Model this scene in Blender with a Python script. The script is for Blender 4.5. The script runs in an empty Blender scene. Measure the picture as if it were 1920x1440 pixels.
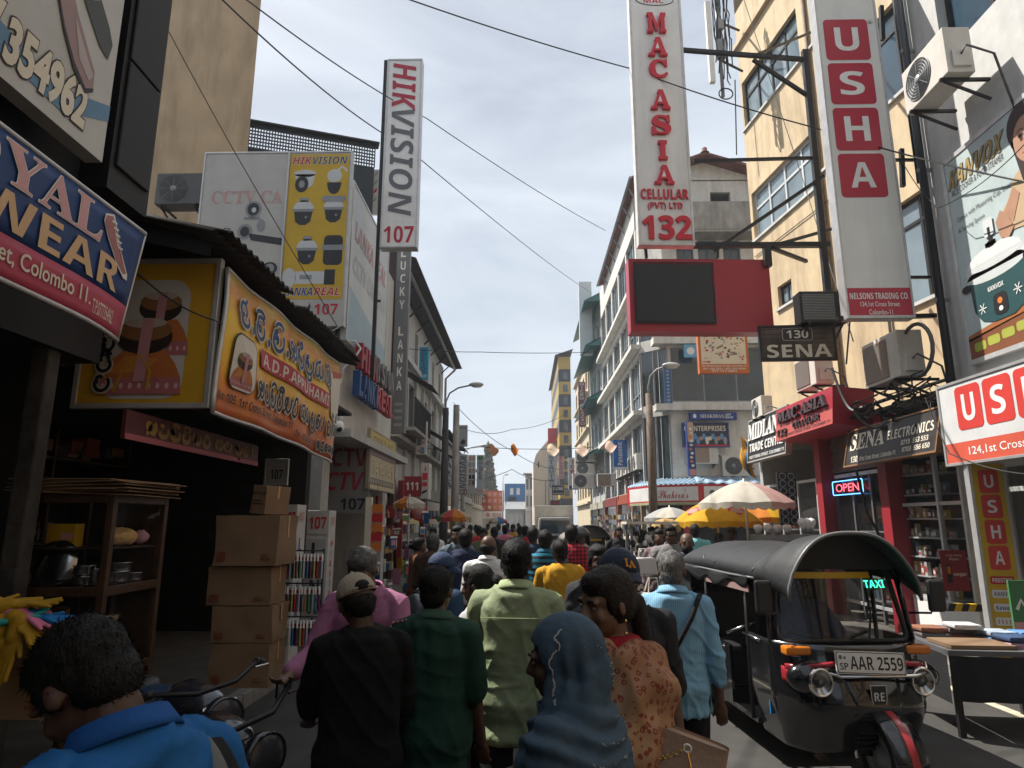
import bpy, bmesh, math, random
import numpy as np
from mathutils import Vector, Matrix, Euler
from mathutils.bvhtree import BVHTree
R = math.radians; PI = math.pi
random.seed(7); rng = np.random.RandomState(11)
SC = bpy.context.scene; COL = SC.collection
# ------------------------------------------------------------------ camera
HC = 1.82; FPX = 1240.0; TH = math.atan(258 / 1240.0); PS = math.atan(0.01974)
cam = bpy.data.cameras.new('camera'); CAM = bpy.data.objects.new('camera', cam); COL.objects.link(CAM)
CAM.location = (0, 0, HC); CAM.rotation_euler = (PI / 2 + TH, 0, PS)
cam.sensor_fit = 'HORIZONTAL'; cam.sensor_width = 36; cam.lens = 36 * FPX / 1920
cam.clip_start = 0.05; cam.clip_end = 3000
SC.camera = CAM
# ------------------------------------------------------------------ light
SUN_EL, SUN_AZ = 56.0, 28.0          # azimuth from -X towards +Y
sd = Vector((-math.cos(R(SUN_AZ)) * math.cos(R(SUN_EL)), math.sin(R(SUN_AZ)) * math.cos(R(SUN_EL)), math.sin(R(SUN_EL))))
sun = bpy.data.lights.new('sun', 'SUN'); sun.energy = 5.0; sun.angle = R(0.5); sun.color = (1.0, 0.95, 0.87)
SUN = bpy.data.objects.new('sun', sun); COL.objects.link(SUN); SUN.location = (-20, 20, 60)
SUN.rotation_euler = sd.to_track_quat('Z', 'Y').to_euler()
W = bpy.data.worlds.new('World'); SC.world = W; W.use_nodes = True
nt = W.node_tree; bg = nt.nodes['Background']
sky = nt.nodes.new('ShaderNodeTexSky'); sky.sky_type = 'NISHITA'; sky.sun_disc = False
sky.sun_elevation = R(SUN_EL); sky.sun_rotation = math.atan2(sd.x, sd.y); sky.altitude = 0
sky.dust_density = 3.0; sky.air_density = 1.0; sky.ozone_density = 1.0
tc = nt.nodes.new('ShaderNodeTexCoord'); mp = nt.nodes.new('ShaderNodeMapping')
mp.inputs['Scale'].default_value = (1.2, 1.0, 4.5); mp.inputs['Rotation'].default_value = (0, R(-14), R(20))
n1 = nt.nodes.new('ShaderNodeTexNoise'); n1.inputs['Scale'].default_value = 1.7; n1.inputs['Detail'].default_value = 7; n1.inputs['Roughness'].default_value = 0.55; n1.inputs['Distortion'].default_value = 0.6
cr = nt.nodes.new('ShaderNodeValToRGB'); cr.color_ramp.elements[0].position = 0.30; cr.color_ramp.elements[0].color = (0.44, 0.44, 0.44, 1)
cr.color_ramp.elements[1].position = 0.72; cr.color_ramp.elements[1].color = (0.92, 0.92, 0.92, 1)
mx = nt.nodes.new('ShaderNodeMix'); mx.data_type = 'RGBA'
mx.inputs[7].default_value = (9.7, 10.5, 11.4, 1)
L = nt.links.new
L(tc.outputs['Generated'], mp.inputs[0]); L(mp.outputs[0], n1.inputs['Vector']); L(n1.outputs['Fac'], cr.inputs[0])
L(cr.outputs[0], mx.inputs[0]); L(sky.outputs[0], mx.inputs[6]); L(mx.outputs[2], bg.inputs[0]); bg.inputs[1].default_value = 0.056
SC.view_settings.view_transform = 'Standard'; SC.view_settings.look = 'None'; SC.view_settings.gamma = 1; SC.view_settings.exposure = 0.80
try:
    SC.cycles.max_bounces = 6; SC.cycles.diffuse_bounces = 3; SC.cycles.glossy_bounces = 3; SC.cycles.transmission_bounces = 6; SC.cycles.transparent_max_bounces = 8
    SC.cycles.caustics_reflective = False; SC.cycles.caustics_refractive = False
except Exception: pass
# ------------------------------------------------------------------ pixel of the photo (1920x1440) -> point on a plane of the place
def ray(u, v):
    a = (u - 960) / FPX; b = (720 - v) / FPX
    x = a; y = math.cos(TH) - b * math.sin(TH); z = math.sin(TH) + b * math.cos(TH)
    return Vector((x * math.cos(PS) - y * math.sin(PS), x * math.sin(PS) + y * math.cos(PS), z))
C0 = Vector((0, 0, HC))
def PY(u, v, Y): d = ray(u, v); return C0 + d * (Y / d.y)
def PX(u, v, X): d = ray(u, v); return C0 + d * (X / d.x)
def PZ(u, v, Z): d = ray(u, v); return C0 + d * ((Z - HC) / d.z)
# ------------------------------------------------------------------ materials
MATS = {}
def M(name, col=(.5, .5, .5), rough=.6, metal=0.0, noise=.12, nscale=6.0, bump=0.0, bscale=40.0, dirt=0.0, dcol=(.05, .045, .04), streak=False, spec=.4, emit=None, es=0.0, alpha=1.0, trans=0.0, coat=0.0, bstretch=(1, 1, 1)):
    if name in MATS: return MATS[name]
    m = bpy.data.materials.new(name); m.use_nodes = True; t = m.node_tree; p = t.nodes['Principled BSDF']; l = t.links.new
    MATS[name] = m
    p.inputs['Roughness'].default_value = rough; p.inputs['Metallic'].default_value = metal
    p.inputs['Specular IOR Level'].default_value = spec
    p.inputs['Coat Weight'].default_value = coat
    c = (*col, 1); m.diffuse_color = c
    p.inputs['Base Color'].default_value = c
    if trans: p.inputs['Transmission Weight'].default_value = trans
    if alpha < 1: p.inputs['Alpha'].default_value = alpha
    if emit: p.inputs['Emission Color'].default_value = (*emit, 1); p.inputs['Emission Strength'].default_value = es
    tcn = None
    if noise or bump or dirt:
        tcn = t.nodes.new('ShaderNodeTexCoord').outputs['Object']
    src = None
    if noise:
        n = t.nodes.new('ShaderNodeTexNoise'); n.inputs['Scale'].default_value = nscale; n.inputs['Detail'].default_value = 5
        l(tcn, n.inputs['Vector'])
        r = t.nodes.new('ShaderNodeMapRange'); r.inputs[1].default_value = .3; r.inputs[2].default_value = .7; r.inputs[3].default_value = 1 - noise; r.inputs[4].default_value = 1 + noise
        l(n.outputs['Fac'], r.inputs[0])
        v = t.nodes.new('ShaderNodeVectorMath'); v.operation = 'SCALE'; v.inputs[0].default_value = col
        l(r.outputs[0], v.inputs['Scale']); src = v.outputs[0]
    if dirt:
        g = t.nodes.new('ShaderNodeMapping'); g.inputs['Scale'].default_value = (1, 1, .16) if streak else (1, 1, 1)
        l(tcn, g.inputs[0])
        n = t.nodes.new('ShaderNodeTexNoise'); n.inputs['Scale'].default_value = 1.9 if streak else 1.3; n.inputs['Detail'].default_value = 9; n.inputs['Roughness'].default_value = .68
        l(g.outputs[0], n.inputs['Vector'])
        r = t.nodes.new('ShaderNodeMapRange'); r.inputs[1].default_value = .46; r.inputs[2].default_value = .74; r.inputs[3].default_value = 0; r.inputs[4].default_value = dirt
        l(n.outputs['Fac'], r.inputs[0])
        x = t.nodes.new('ShaderNodeMix'); x.data_type = 'RGBA'; x.inputs[7].default_value = (*dcol, 1)
        l(r.outputs[0], x.inputs[0])
        if src: l(src, x.inputs[6])
        else: x.inputs[6].default_value = c
        src = x.outputs[2]
    if src: l(src, p.inputs['Base Color'])
    if bump:
        g = t.nodes.new('ShaderNodeMapping'); g.inputs['Scale'].default_value = bstretch; l(tcn, g.inputs[0])
        n = t.nodes.new('ShaderNodeTexNoise'); n.inputs['Scale'].default_value = bscale; n.inputs['Detail'].default_value = 4
        l(g.outputs[0], n.inputs['Vector'])
        b = t.nodes.new('ShaderNodeBump'); b.inputs['Strength'].default_value = bump; b.inputs['Distance'].default_value = .02
        l(n.outputs['Fac'], b.inputs['Height']); l(b.outputs[0], p.inputs['Normal'])
    return m
def translucent(m, fac=.5):      # thin cloth lets light through
    t = m.node_tree; o = [n for n in t.nodes if n.type == 'OUTPUT_MATERIAL'][0]; p = t.nodes['Principled BSDF']
    if any(n.type == 'MIX_SHADER' for n in t.nodes): return m
    b = t.nodes.new('ShaderNodeBsdfTranslucent'); x = t.nodes.new('ShaderNodeMixShader'); x.inputs[0].default_value = fac; b.inputs[0].default_value = p.inputs['Base Color'].default_value
    if p.inputs['Base Color'].is_linked: t.links.new(p.inputs['Base Color'].links[0].from_socket, b.inputs[0])
    t.links.new(p.outputs[0], x.inputs[1]); t.links.new(b.outputs[0], x.inputs[2]); t.links.new(x.outputs[0], o.inputs[0]); return m
def flat(col, rough=.5, noise=.05):     # printed or painted colour
    return M('paint_%.3f_%.3f_%.3f_%.1f' % (*col, rough), col, rough, noise=noise, nscale=4, dirt=.15)
def lin(r, g, b):
    f = lambda c: (c / 255 / 12.92) if c / 255 <= .04045 else ((c / 255 + .055) / 1.055) ** 2.4
    return (f(r), f(g), f(b))
WHITE = (.74, .74, .72); BLACK = (.012, .012, .014); RED = (.50, .018, .03); BLUE = (.012, .045, .22); YEL = (.62, .38, .02)
def glass(name='window_glass', col=(.035, .05, .055), rough=.06, noise=.25):
    return M(name, col, rough, noise=noise, nscale=.9, spec=.8)
# ------------------------------------------------------------------ mesh builder
class MB:
    def __init__(s): s.v = []; s.f = []; s.m = []; s.mats = []; s.sm = []
    def mi(s, m):
        if m not in s.mats: s.mats.append(m)
        return s.mats.index(m)
    def add(s, vs, fs, m, smooth=False):
        o = len(s.v); s.v += [tuple(x) for x in vs]; k = s.mi(m)
        for f in fs: s.f.append([o + i for i in f]); s.m.append(k); s.sm.append(smooth)
        return s
    def quad(s, a, b, c, d, m): return s.add([a, b, c, d], [(0, 1, 2, 3)], m)
    def box(s, x0, x1, y0, y1, z0, z1, m, T=None):
        vs = [Vector(p) for p in [(x0, y0, z0), (x1, y0, z0), (x1, y1, z0), (x0, y1, z0), (x0, y0, z1), (x1, y0, z1), (x1, y1, z1), (x0, y1, z1)]]
        if T is not None: vs = [T @ p for p in vs]
        return s.add(vs, [(0, 3, 2, 1), (4, 5, 6, 7), (0, 1, 5, 4), (1, 2, 6, 5), (2, 3, 7, 6), (3, 0, 4, 7)], m)
    def cbox(s, c, size, m, rot=(0, 0, 0)):
        T = Matrix.Translation(c) @ Euler(rot).to_matrix().to_4x4(); a, b, d = [q / 2 for q in size]
        return s.box(-a, a, -b, b, -d, d, m, T)
    def bar(s, p, q, w, h, m):      # rectangular bar from p to q
        p = Vector(p); q = Vector(q); d = q - p; ln = d.length
        T = Matrix.Translation(p) @ d.to_track_quat('X', 'Z').to_matrix().to_4x4()
        return s.box(0, ln, -w / 2, w / 2, -h / 2, h / 2, m, T)
    def tube(s, pts, r, m, n=8, closed=False, cap=True):
        pts = [Vector(p) for p in pts]; k = len(pts); rs = r if isinstance(r, (list, tuple)) else [r] * k
        vs = []; up = None
        for i, p in enumerate(pts):
            if closed: t = pts[(i + 1) % k] - pts[i - 1]
            else: t = pts[min(i + 1, k - 1)] - pts[max(i - 1, 0)]
            if t.length < 1e-9: t = Vector((0, 0, 1))
            t.normalize()
            if up is None: up = Vector((0, 0, 1)) if abs(t.z) < .9 else Vector((1, 0, 0))
            a = t.cross(up)
            if a.length < 1e-6: a = t.orthogonal()
            a.normalize(); b = a.cross(t); up = b
            for j in range(n):
                w = 2 * PI * j / n; vs.append(p + (a * math.cos(w) + b * math.sin(w)) * rs[i])
        fs = []
        for i in range(k if closed else k - 1):
            A = i * n; B = ((i + 1) % k) * n
            for j in range(n): fs.append((A + j, A + (j + 1) % n, B + (j + 1) % n, B + j))
        s.add(vs, fs, m, n > 5)
        if cap and not closed:
            o = len(s.v) - len(vs)
            for f in ([o + j for j in range(n)][::-1], [o + (k - 1) * n + j for j in range(n)]): s.f.append(f); s.m.append(s.mi(m)); s.sm.append(False)
        return s
    def cyl(s, p, q, r, m, n=16): return s.tube([p, q], r, m, n)
    def lathe(s, prof, m, c=(0, 0, 0), n=24, T=None, a0=0, a1=2 * PI):
        vs = []; full = abs(a1 - a0 - 2 * PI) < 1e-6; nn = n if full else n + 1
        for r, z in prof:
            for j in range(nn):
                w = a0 + (a1 - a0) * j / n; p = Vector((r * math.cos(w), r * math.sin(w), z))
                vs.append(((T @ p) if T is not None else p) + Vector(c))
        fs = []
        for i in range(len(prof) - 1):
            for j in range(n):
                a = i * nn + j; b = i * nn + (j + 1) % nn; fs.append((a, b, b + nn, a + nn))
        return s.add(vs, fs, m, True)
    def ball(s, c, r, m, n=12, rot=None):
        if not isinstance(r, (tuple, list)): r = (r, r, r)
        k = max(5, n // 2 + 1); vs = []; c = Vector(c)
        for i in range(k + 1):
            t = PI * i / k
            for j in range(n):
                w = 2 * PI * j / n; p = Vector((r[0] * math.sin(t) * math.cos(w), r[1] * math.sin(t) * math.sin(w), r[2] * math.cos(t)))
                vs.append(c + (rot @ p if rot is not None else p))
        fs = [(i * n + j, (i + 1) * n + j, (i + 1) * n + (j + 1) % n, i * n + (j + 1) % n) for i in range(k) for j in range(n)]
        return s.add(vs, fs, m, True)
    def prism(s, pts, y0, y1, m):       # outline (x,z) from y0 (front) to y1
        n = len(pts); vs = [(x, y0, z) for x, z in pts] + [(x, y1, z) for x, z in pts]
        fs = [list(range(n)), list(range(2 * n - 1, n - 1, -1))] + [(i, i + n, (i + 1) % n + n, (i + 1) % n) for i in range(n)]
        return s.add(vs, fs, m)
    def grid(s, fn, nu, nv, m, smooth=True, wrap=False):
        vs = [fn(i / nu, j / nv) for j in range(nv + 1) for i in range(nu + (0 if wrap else 1))]; w = nu if wrap else nu + 1
        fs = [(j * w + i, j * w + (i + 1) % w, (j + 1) * w + (i + 1) % w, (j + 1) * w + i) for j in range(nv) for i in range(nu)]
        return s.add(vs, fs, m, smooth)
    def build(s, name, parent=None, loc=None, world=False, bevel=0.0, thick=0.0, sub=0):
        me = bpy.data.meshes.new(name); me.from_pydata(s.v, [], s.f)
        for m in s.mats: me.materials.append(m)
        me.polygons.foreach_set('material_index', s.m); me.polygons.foreach_set('use_smooth', s.sm); me.update()
        o = bpy.data.objects.new(name, me); COL.objects.link(o)
        if parent is not None:
            o.parent = parent
            if world: me.transform(WM(parent).inverted())
        if loc is not None: o.location = loc
        if thick: md = o.modifiers.new('solid', 'SOLIDIFY'); md.thickness = thick; md.offset = 0
        if bevel: md = o.modifiers.new('bevel', 'BEVEL'); md.width = bevel; md.segments = 2; md.limit_method = 'ANGLE'; md.angle_limit = R(40)
        if sub: md = o.modifiers.new('sub', 'SUBSURF'); md.levels = sub; md.render_levels = sub
        return o
def WM(o):
    m = Matrix.Translation(o.location) @ o.rotation_euler.to_matrix().to_4x4() @ Matrix.Diagonal((*o.scale, 1))
    return WM(o.parent) @ m if o.parent else m
def tag(o, label, cat, group=None, kind=None):
    if label: o['label'] = label
    if cat: o['category'] = cat
    if group: o['group'] = group
    if kind: o['kind'] = kind
    return o
def thing(name, label, cat, loc=(0, 0, 0), rotz=0.0, group=None):
    o = bpy.data.objects.new(name, None); COL.objects.link(o); o.location = loc; o.rotation_euler = (0, 0, rotz); o.empty_display_size = .2
    return tag(o, label, cat, group)
def struct(o): o['kind'] = 'structure'; return o
def kids(o): return [c for c in list(COL.objects) if c.parent is o]
def dup(o, loc=None, rotz=None, label=None, parent=None, group=None):
    c = o.copy(); COL.objects.link(c); c.parent = parent
    if loc is not None: c.location = loc
    if rotz is not None: c.rotation_euler = (0, 0, rotz)
    if label: c['label'] = label
    if group: c['group'] = group
    for k in kids(o): dup(k, parent=c)
    return c
# ------------------------------------------------------------------ lettering
BASE = {'s': 0x1D400, 'b': 0x1D5D4, 'bi': 0x1D63C, 'si': 0x1D468, 'sc': 0x1D4D0}
DIG = {'s': 0x1D7CE, 'b': 0x1D7EC, 'bi': 0x1D7EC, 'si': 0x1D7CE, 'sc': 0x1D7CE}
def style(t, st):
    if st == 'r': return t
    o = ''
    for c in t:
        if 'A' <= c <= 'Z': o += chr(BASE[st] + ord(c) - 65)
        elif 'a' <= c <= 'z': o += chr(BASE[st] + 26 + ord(c) - 97)
        elif c.isdigit(): o += chr(DIG[st] + int(c))
        else: o += c
    return o
TC = {}
def textmesh(t, st='b', off=0.0, ext=0.0, space=1.0, res=3):
    k = (t, st, off, ext, space)
    if k in TC: return TC[k]
    cu = bpy.data.curves.new('tmp', 'FONT'); cu.body = style(t, st); cu.offset = off; cu.extrude = ext; cu.space_character = space; cu.resolution_u = res
    ob = bpy.data.objects.new('tmp', cu); COL.objects.link(ob)
    bpy.context.view_layer.update()
    dg = bpy.context.evaluated_depsgraph_get(); me = ob.evaluated_get(dg).to_mesh()
    v = np.empty(len(me.vertices) * 3); me.vertices.foreach_get('co', v); v = v.reshape(-1, 3)
    f = [tuple(p.vertices) for p in me.polygons]
    ob.evaluated_get(dg).to_mesh_clear(); bpy.data.objects.remove(ob); bpy.data.curves.remove(cu)
    TC[k] = (v, f); return v, f
class Art(MB):
    """flat artwork in a sign's own frame: x right, z up, the front faces -y; layers stand 2 mm apart"""
    def __init__(s, y=0.0, w=1.0, h=1.0): MB.__init__(s); s.y = y; s.w = w; s.h = h      # coordinates are fractions of w and h
    def yl(s, l): return s.y - .0022 * l
    def P(s, pts, m, l=1):
        return s.add([(x * s.w, s.yl(l), z * s.h) for x, z in pts], [list(range(len(pts)))], m)
    def rect(s, x0, z0, x1, z1, m, l=1): return s.P([(x0, z0), (x1, z0), (x1, z1), (x0, z1)], m, l)
    def rrect(s, x0, z0, x1, z1, r, m, l=1, n=5):
        pts = []; q = r * min(s.w, s.h); rx, rz = q / s.w, q / s.h
        for cx, cz, a in ((x1 - rx, z1 - rz, 0), (x0 + rx, z1 - rz, 90), (x0 + rx, z0 + rz, 180), (x1 - rx, z0 + rz, 270)):
            for i in range(n + 1): w = R(a + 90 * i / n); pts.append((cx + rx * math.cos(w), cz + rz * math.sin(w)))
        return s.P(pts, m, l)
    def ell(s, cx, cz, rx, rz, m, l=1, n=24, a0=0, a1=360, rot=0):
        k = []
        for i in range(n + (0 if a1 - a0 >= 360 else 1)):
            w = R(a0 + (a1 - a0) * i / n); x = rx * math.cos(w); z = rz * math.sin(w); c, q = math.cos(R(rot)), math.sin(R(rot))
            k.append((cx + x * c - z * q, cz + x * q + z * c))
        return s.P(k, m, l)
    def line(s, pts, w, m, l=1, closed=False):       # stroke
        P = [Vector((a * s.w, b * s.h)) for a, b in pts]; n = len(P); Lf = []; Rt = []
        for i in range(n):
            t = (P[(i + 1) % n] - P[i - 1]) if closed else (P[min(i + 1, n - 1)] - P[max(i - 1, 0)])
            if t.length < 1e-9: t = Vector((1, 0))
            t.normalize(); q = Vector((-t.y, t.x)) * (w / 2); Lf.append(P[i] + q); Rt.append(P[i] - q)
        vs = [(p.x, s.yl(l), p.y) for p in Lf] + [(p.x, s.yl(l), p.y) for p in Rt]
        fs = [(n + i, n + (i + 1) % n, (i + 1) % n, i) for i in range(n if closed else n - 1)]
        return s.add(vs, fs, m)
    def text(s, t, x, z, w, h, m, st='b', l=2, off=0.0, ext=0.0, space=1.0, rot=0, out=None, outw=.02, shear=0.0):
        """fit the text in the box x..x+w, z..z+h (rot: turn the box content by 90-degree steps first)"""
        if out is not None: s._t(t, x, z, w, h, out, st, l - 1, off + outw, 0, space, rot, shear, grow=outw, ref=off)
        return s._t(t, x, z, w, h, m, st, l, off, ext, space, rot, shear)
    def _t(s, t, x, z, w, h, m, st, l, off, ext, space, rot, shear, grow=0, ref=None):
        v, f = textmesh(t, st, off, ext, space)
        if len(v) == 0: return s
        b, _ = textmesh(t, st, ref, 0, space) if ref is not None else (v, 0)
        lo = b.min(0); hi = b.max(0); W = max(hi[0] - lo[0], 1e-6); H = max(hi[1] - lo[1], 1e-6)
        a = (v[:, 0] - lo[0]) / W; c = (v[:, 1] - lo[1]) / H; a = a + shear * (c - .5)
        d = v[:, 2] / (ext if ext else 1)
        if rot == 90: a, c = 1 - c, a            # reads upwards
        elif rot == -90: a, c = c, 1 - a         # reads downwards
        X = (x + a * w) * s.w; Z = (z + c * h) * s.h
        y0 = s.yl(l); Y = y0 - (d + 1) / 2 * ext if ext else np.full(len(X), y0)
        return s.add(np.stack([X, Y, Z], 1).tolist(), f, m)
    def stack(s, t, cx, z1, z0, w, m, st='b', l=2, gap=.25, **k):     # letters one below the other
        n = len(t); H = (z1 - z0) / (n + (n - 1) * gap)
        for i, ch in enumerate(t):
            if ch == ' ': continue
            zz = z1 - i * H * (1 + gap) - H; ww = w * (.45 if ch in 'I1l.' else 1)
            s.text(ch, cx - ww / 2, zz, ww, H, m, st, l, **k)
        return s
def board(name, label, cat, loc, rotz, w, h, d, face, frame=None, fw=.03, group=None, tilt=0.0, back=None):
    """a sign with its panel and frame; origin at the front lower left corner; returns thing and an empty Art"""
    t = thing(name, label, cat, loc, rotz, group)
    if tilt: t.rotation_euler = Euler((tilt, 0, rotz))
    MB().box(0, w, 0, d, 0, h, back or face).build('panel', t)
    a = Art(-.002, w, h)
    if face is not back and back is not None: a.rect(.004, .004, .996, .996, face, .3)
    if frame:
        b = MB(); q = .014
        b.box(-q, fw, -q, d + .004, -q, h + q, frame).box(w - fw, w + q, -q, d + .004, -q, h + q, frame)
        b.box(fw, w - fw, -q, d + .004, -q, fw, frame).box(fw, w - fw, -q, d + .004, h - fw, h + q, frame).build('frame', t, bevel=.003)
    return t, a
def face_pts(u0, v0, u1, v1, Y):     # a sign facing down the street: lower-left corner, width, height
    a = PY(u0, v1, Y); b = PY(u1, v1, Y); c = PY((u0 + u1) / 2, v0, Y); return a, (b.x - a.x), c.z - a.z
def side_pts(ul, vt, vb, ur, X):     # a sign along the street: read at its left edge (vt, vb), ends at column ur
    a = PX(ul, vb, X); c = PX(ul, vt, X); b = PX(ur, 900, X)
    return a, abs(b.y - a.y), c.z - a.z
# ------------------------------------------------------------------ noise on arrays
def _h(i, j, k):
    n = (i * 73856093) ^ (j * 19349663) ^ (k * 83492791); n = (n ^ (n >> 13)) * 1274126177; n = n & 0x7fffffff
    return (n % 65537) / 65537.0
def noise3(p):
    p = np.asarray(p, float); i = np.floor(p).astype(np.int64); f = p - i; f = f * f * (3 - 2 * f); o = 0
    for a in (0, 1):
        for b in (0, 1):
            for c in (0, 1):
                w = (f[:, 0] if a else 1 - f[:, 0]) * (f[:, 1] if b else 1 - f[:, 1]) * (f[:, 2] if c else 1 - f[:, 2])
                o = o + w * _h(i[:, 0] + a, i[:, 1] + b, i[:, 2] + c)
    return o * 2 - 1
# ================================================================== setting
ASPH = M('asphalt', (.052, .049, .046), .85, noise=.25, nscale=2.2, bump=.5, bscale=90, dirt=.55, dcol=(.03, .028, .026))
PAVE = M('pavement_slab', (.10, .09, .078), .85, noise=.25, nscale=3, bump=.35, bscale=50, dirt=.5)
KERB = M('kerb_concrete', (.24, .23, .21), .8, noise=.2, dirt=.5, bump=.3)
LINEP = M('road_paint', (.55, .50, .36), .7, noise=.25, nscale=12, dirt=.7, dcol=(.09, .085, .08))
o = MB().quad((-300, -60, 0), (300, -60, 0), (300, 400, 0), (-300, 400, 0), ASPH).build('road'); struct(o)
o = MB().box(-9, -2.95, -2, 90, -.1, .13, PAVE).build('pavement', bevel=.01); struct(o)
o = MB().box(5.25, 12, -2, 21, -.1, .13, PAVE).build('pavement', bevel=.01); struct(o)
o = MB().box(4.9, 12, 25.5, 95, -.1, .13, PAVE).build('pavement', bevel=.01); struct(o)
k = MB()
for i in range(100): k.box(-2.95, -2.8, -2 + i * .9, -2 + i * .9 + .885, -.1, .14, KERB)
struct(k.build('kerb', bevel=.012))
k = MB()
for i in range(25): k.box(5.1, 5.25, -2 + i * .9, -2 + i * .9 + .885, -.1, .14, KERB)
struct(k.build('kerb', bevel=.012))
k = MB().box(4.69, 4.80, 2, 21, .0005, .004, LINEP)
for i in range(14): k.box(.75, .85, 6 + i * 4.2, 8.2 + i * 4.2, .0005, .004, LINEP)
p = PZ(1190, 1150, 0); k.box(p.x, p.x + 3.2, 12.0, 12.12, .0005, .004, LINEP).box(p.x, p.x + 3.2, 13.6, 13.72, .0005, .004, LINEP)
struct(k.build('road_marking'))

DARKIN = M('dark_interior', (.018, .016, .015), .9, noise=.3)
GLASS = glass(); GLASS2 = glass('window_glass_blue', (.03, .06, .09)); GLASS3 = glass('window_glass_pale', (.16, .21, .24), .08)
ALU = M('aluminium_frame', (.62, .64, .64), .35, .3, noise=.06, dirt=.3)
BLKF = M('black_steel', (.014, .014, .016), .45, .2, noise=.2, dirt=.2, dcol=(.08, .05, .03))
GREYP = M('grey_painted_steel', (.25, .26, .27), .5, .2, dirt=.35)
CONC = M('weathered_concrete', (.34, .32, .29), .85, noise=.15, nscale=3, dirt=.75, streak=True, bump=.2)
WPL = M('white_plaster', (.52, .52, .505), .8, noise=.07, dirt=.4, dcol=(.25, .22, .19), streak=True, bump=.08, bscale=20)
YPL = M('yellow_plaster', (.55, .43, .27), .8, noise=.10, nscale=2.5, dirt=.85, dcol=(.26, .18, .11), streak=True, bump=.1, bscale=25)
TPL = M('tan_plaster', (.44, .315, .19), .85, noise=.12, nscale=1.2, dirt=.9, dcol=(.24, .17, .10), streak=True, bump=.25, bscale=6)
GPL = M('grey_plaster', (.42, .42, .41), .85, noise=.1, dirt=.6, dcol=(.16, .15, .14), streak=True, bump=.1)
CORR = M('rusty_corrugated_sheet', (.032, .029, .027), .75, .2, noise=.35, nscale=8, dirt=.6, dcol=(.05, .025, .014))
TILE = M('red_roof_tile', (.17, .06, .045), .85, noise=.25, bump=.4, bscale=18, dirt=.4)
TEAL = M('teal_sheet', (.03, .14, .14), .5, noise=.12, dirt=.35)
SHUT = M('roller_shutter', (.15, .135, .115), .5, .4, noise=.12, dirt=.5, streak=True)
WOOD = M('dark_varnished_wood', (.05, .024, .012), .4, noise=.35, nscale=9, bump=.2, dirt=.3)
CARD = M('cardboard', (.19, .12, .068), .85, noise=.12, nscale=4, dirt=.3, dcol=(.15, .09, .05))

def wall(mb, W0, W1, z0, z1, ops, m, y=0.0, depth=.22, rm=None):
    """a wall plane with openings (x0, x1, z0, z1) and their reveals"""
    us = sorted({W0, W1, *[min(max(q, W0), W1) for op in ops for q in op[:2]]}); zs = sorted({z0, z1, *[min(max(q, z0), z1) for op in ops for q in op[2:4]]})
    for a, b in zip(us, us[1:]):
        for c, d in zip(zs, zs[1:]):
            mu, mz = (a + b) / 2, (c + d) / 2
            if any(op[0] < mu < op[1] and op[2] < mz < op[3] for op in ops): continue
            mb.quad((a, y, c), (b, y, c), (b, y, d), (a, y, d), m)
    for op in ops:
        a, b, c, d = op[:4]; e = y + depth; r = rm or m
        mb.quad((a, y, c), (a, y, d), (a, e, d), (a, e, c), r).quad((b, y, c), (b, e, c), (b, e, d), (b, y, d), r)
        mb.quad((a, y, d), (b, y, d), (b, e, d), (a, e, d), r)
        if c > .05: mb.quad((a, y, c), (a, e, c), (b, e, c), (b, y, c), r)
    return mb
def window(par, op, fm, gm, nx=2, nz=1, y=.12, fw=.05, top=0.0, name='window', bars=False):
    a, b, c, d = op[:4]; f = MB(); t = .05
    f.box(a, a + fw, y, y + t, c, d, fm).box(b - fw, b, y, y + t, c, d, fm).box(a + fw, b - fw, y, y + t, c, c + fw, fm).box(a + fw, b - fw, y, y + t, d - fw, d, fm)
    for i in range(1, nx): q = a + (b - a) * i / nx; f.box(q - fw / 2, q + fw / 2, y + .002, y + t - .002, c + fw, d - fw, fm)
    for i in range(1, nz): q = c + (d - c) * i / nz; f.box(a + fw, b - fw, y + .004, y + t - .004, q - fw / 2, q + fw / 2, fm)
    if top: q = d - top; f.box(a + fw, b - fw, y + .004, y + t - .004, q - fw / 2, q + fw / 2, fm)
    if bars:
        n = int((b - a) / .13)
        for i in range(1, n): q = a + (b - a) * i / n; f.tube([(q, y - .05, c), (q, y - .05, d)], .008, fm, 5)
    fo = f.build(name, par)
    g = MB(); js = [a + (b - a) * i / nx for i in range(nx + 1)]
    for i in range(nx):       # panes stand a hair out of true, as real ones do
        k = .012 * math.sin(i * 7.3 + a * 3.1); g.quad((js[i] + .01, y + .03 + k, c + .01), (js[i + 1] - .01, y + .03 - k, c + .01), (js[i + 1] - .01, y + .03 - k * .4, d - .01), (js[i] + .01, y + .03 + k * .6, d - .01), gm)
    g.build('pane', fo); return fo
def shell(mb, W, D, z0, z1, m, front=0.0):   # sides, back and roof behind a facade
    mb.quad((0, front, z0), (0, front, z1), (0, D, z1), (0, D, z0), m).quad((W, front, z0), (W, D, z0), (W, D, z1), (W, front, z1), m)
    mb.quad((0, D, z0), (0, D, z1), (W, D, z1), (W, D, z0), m).quad((0, front, z1), (W, front, z1), (W, D, z1), (0, D, z1), m)
def corrugated(mb, x0, x1, y0, y1, z0, z1, m, pitch=.13, amp=.022):
    """sheet from (y0, z0) to (y1, z1), waves along x"""
    n = max(4, int((x1 - x0) / pitch * 6))
    mb.grid(lambda a, b: (x0 + (x1 - x0) * a, y0 + (y1 - y0) * b, z0 + (z1 - z0) * b + amp * math.sin((x0 + (x1 - x0) * a) / pitch * 2 * PI)), n, 3, m)
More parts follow.
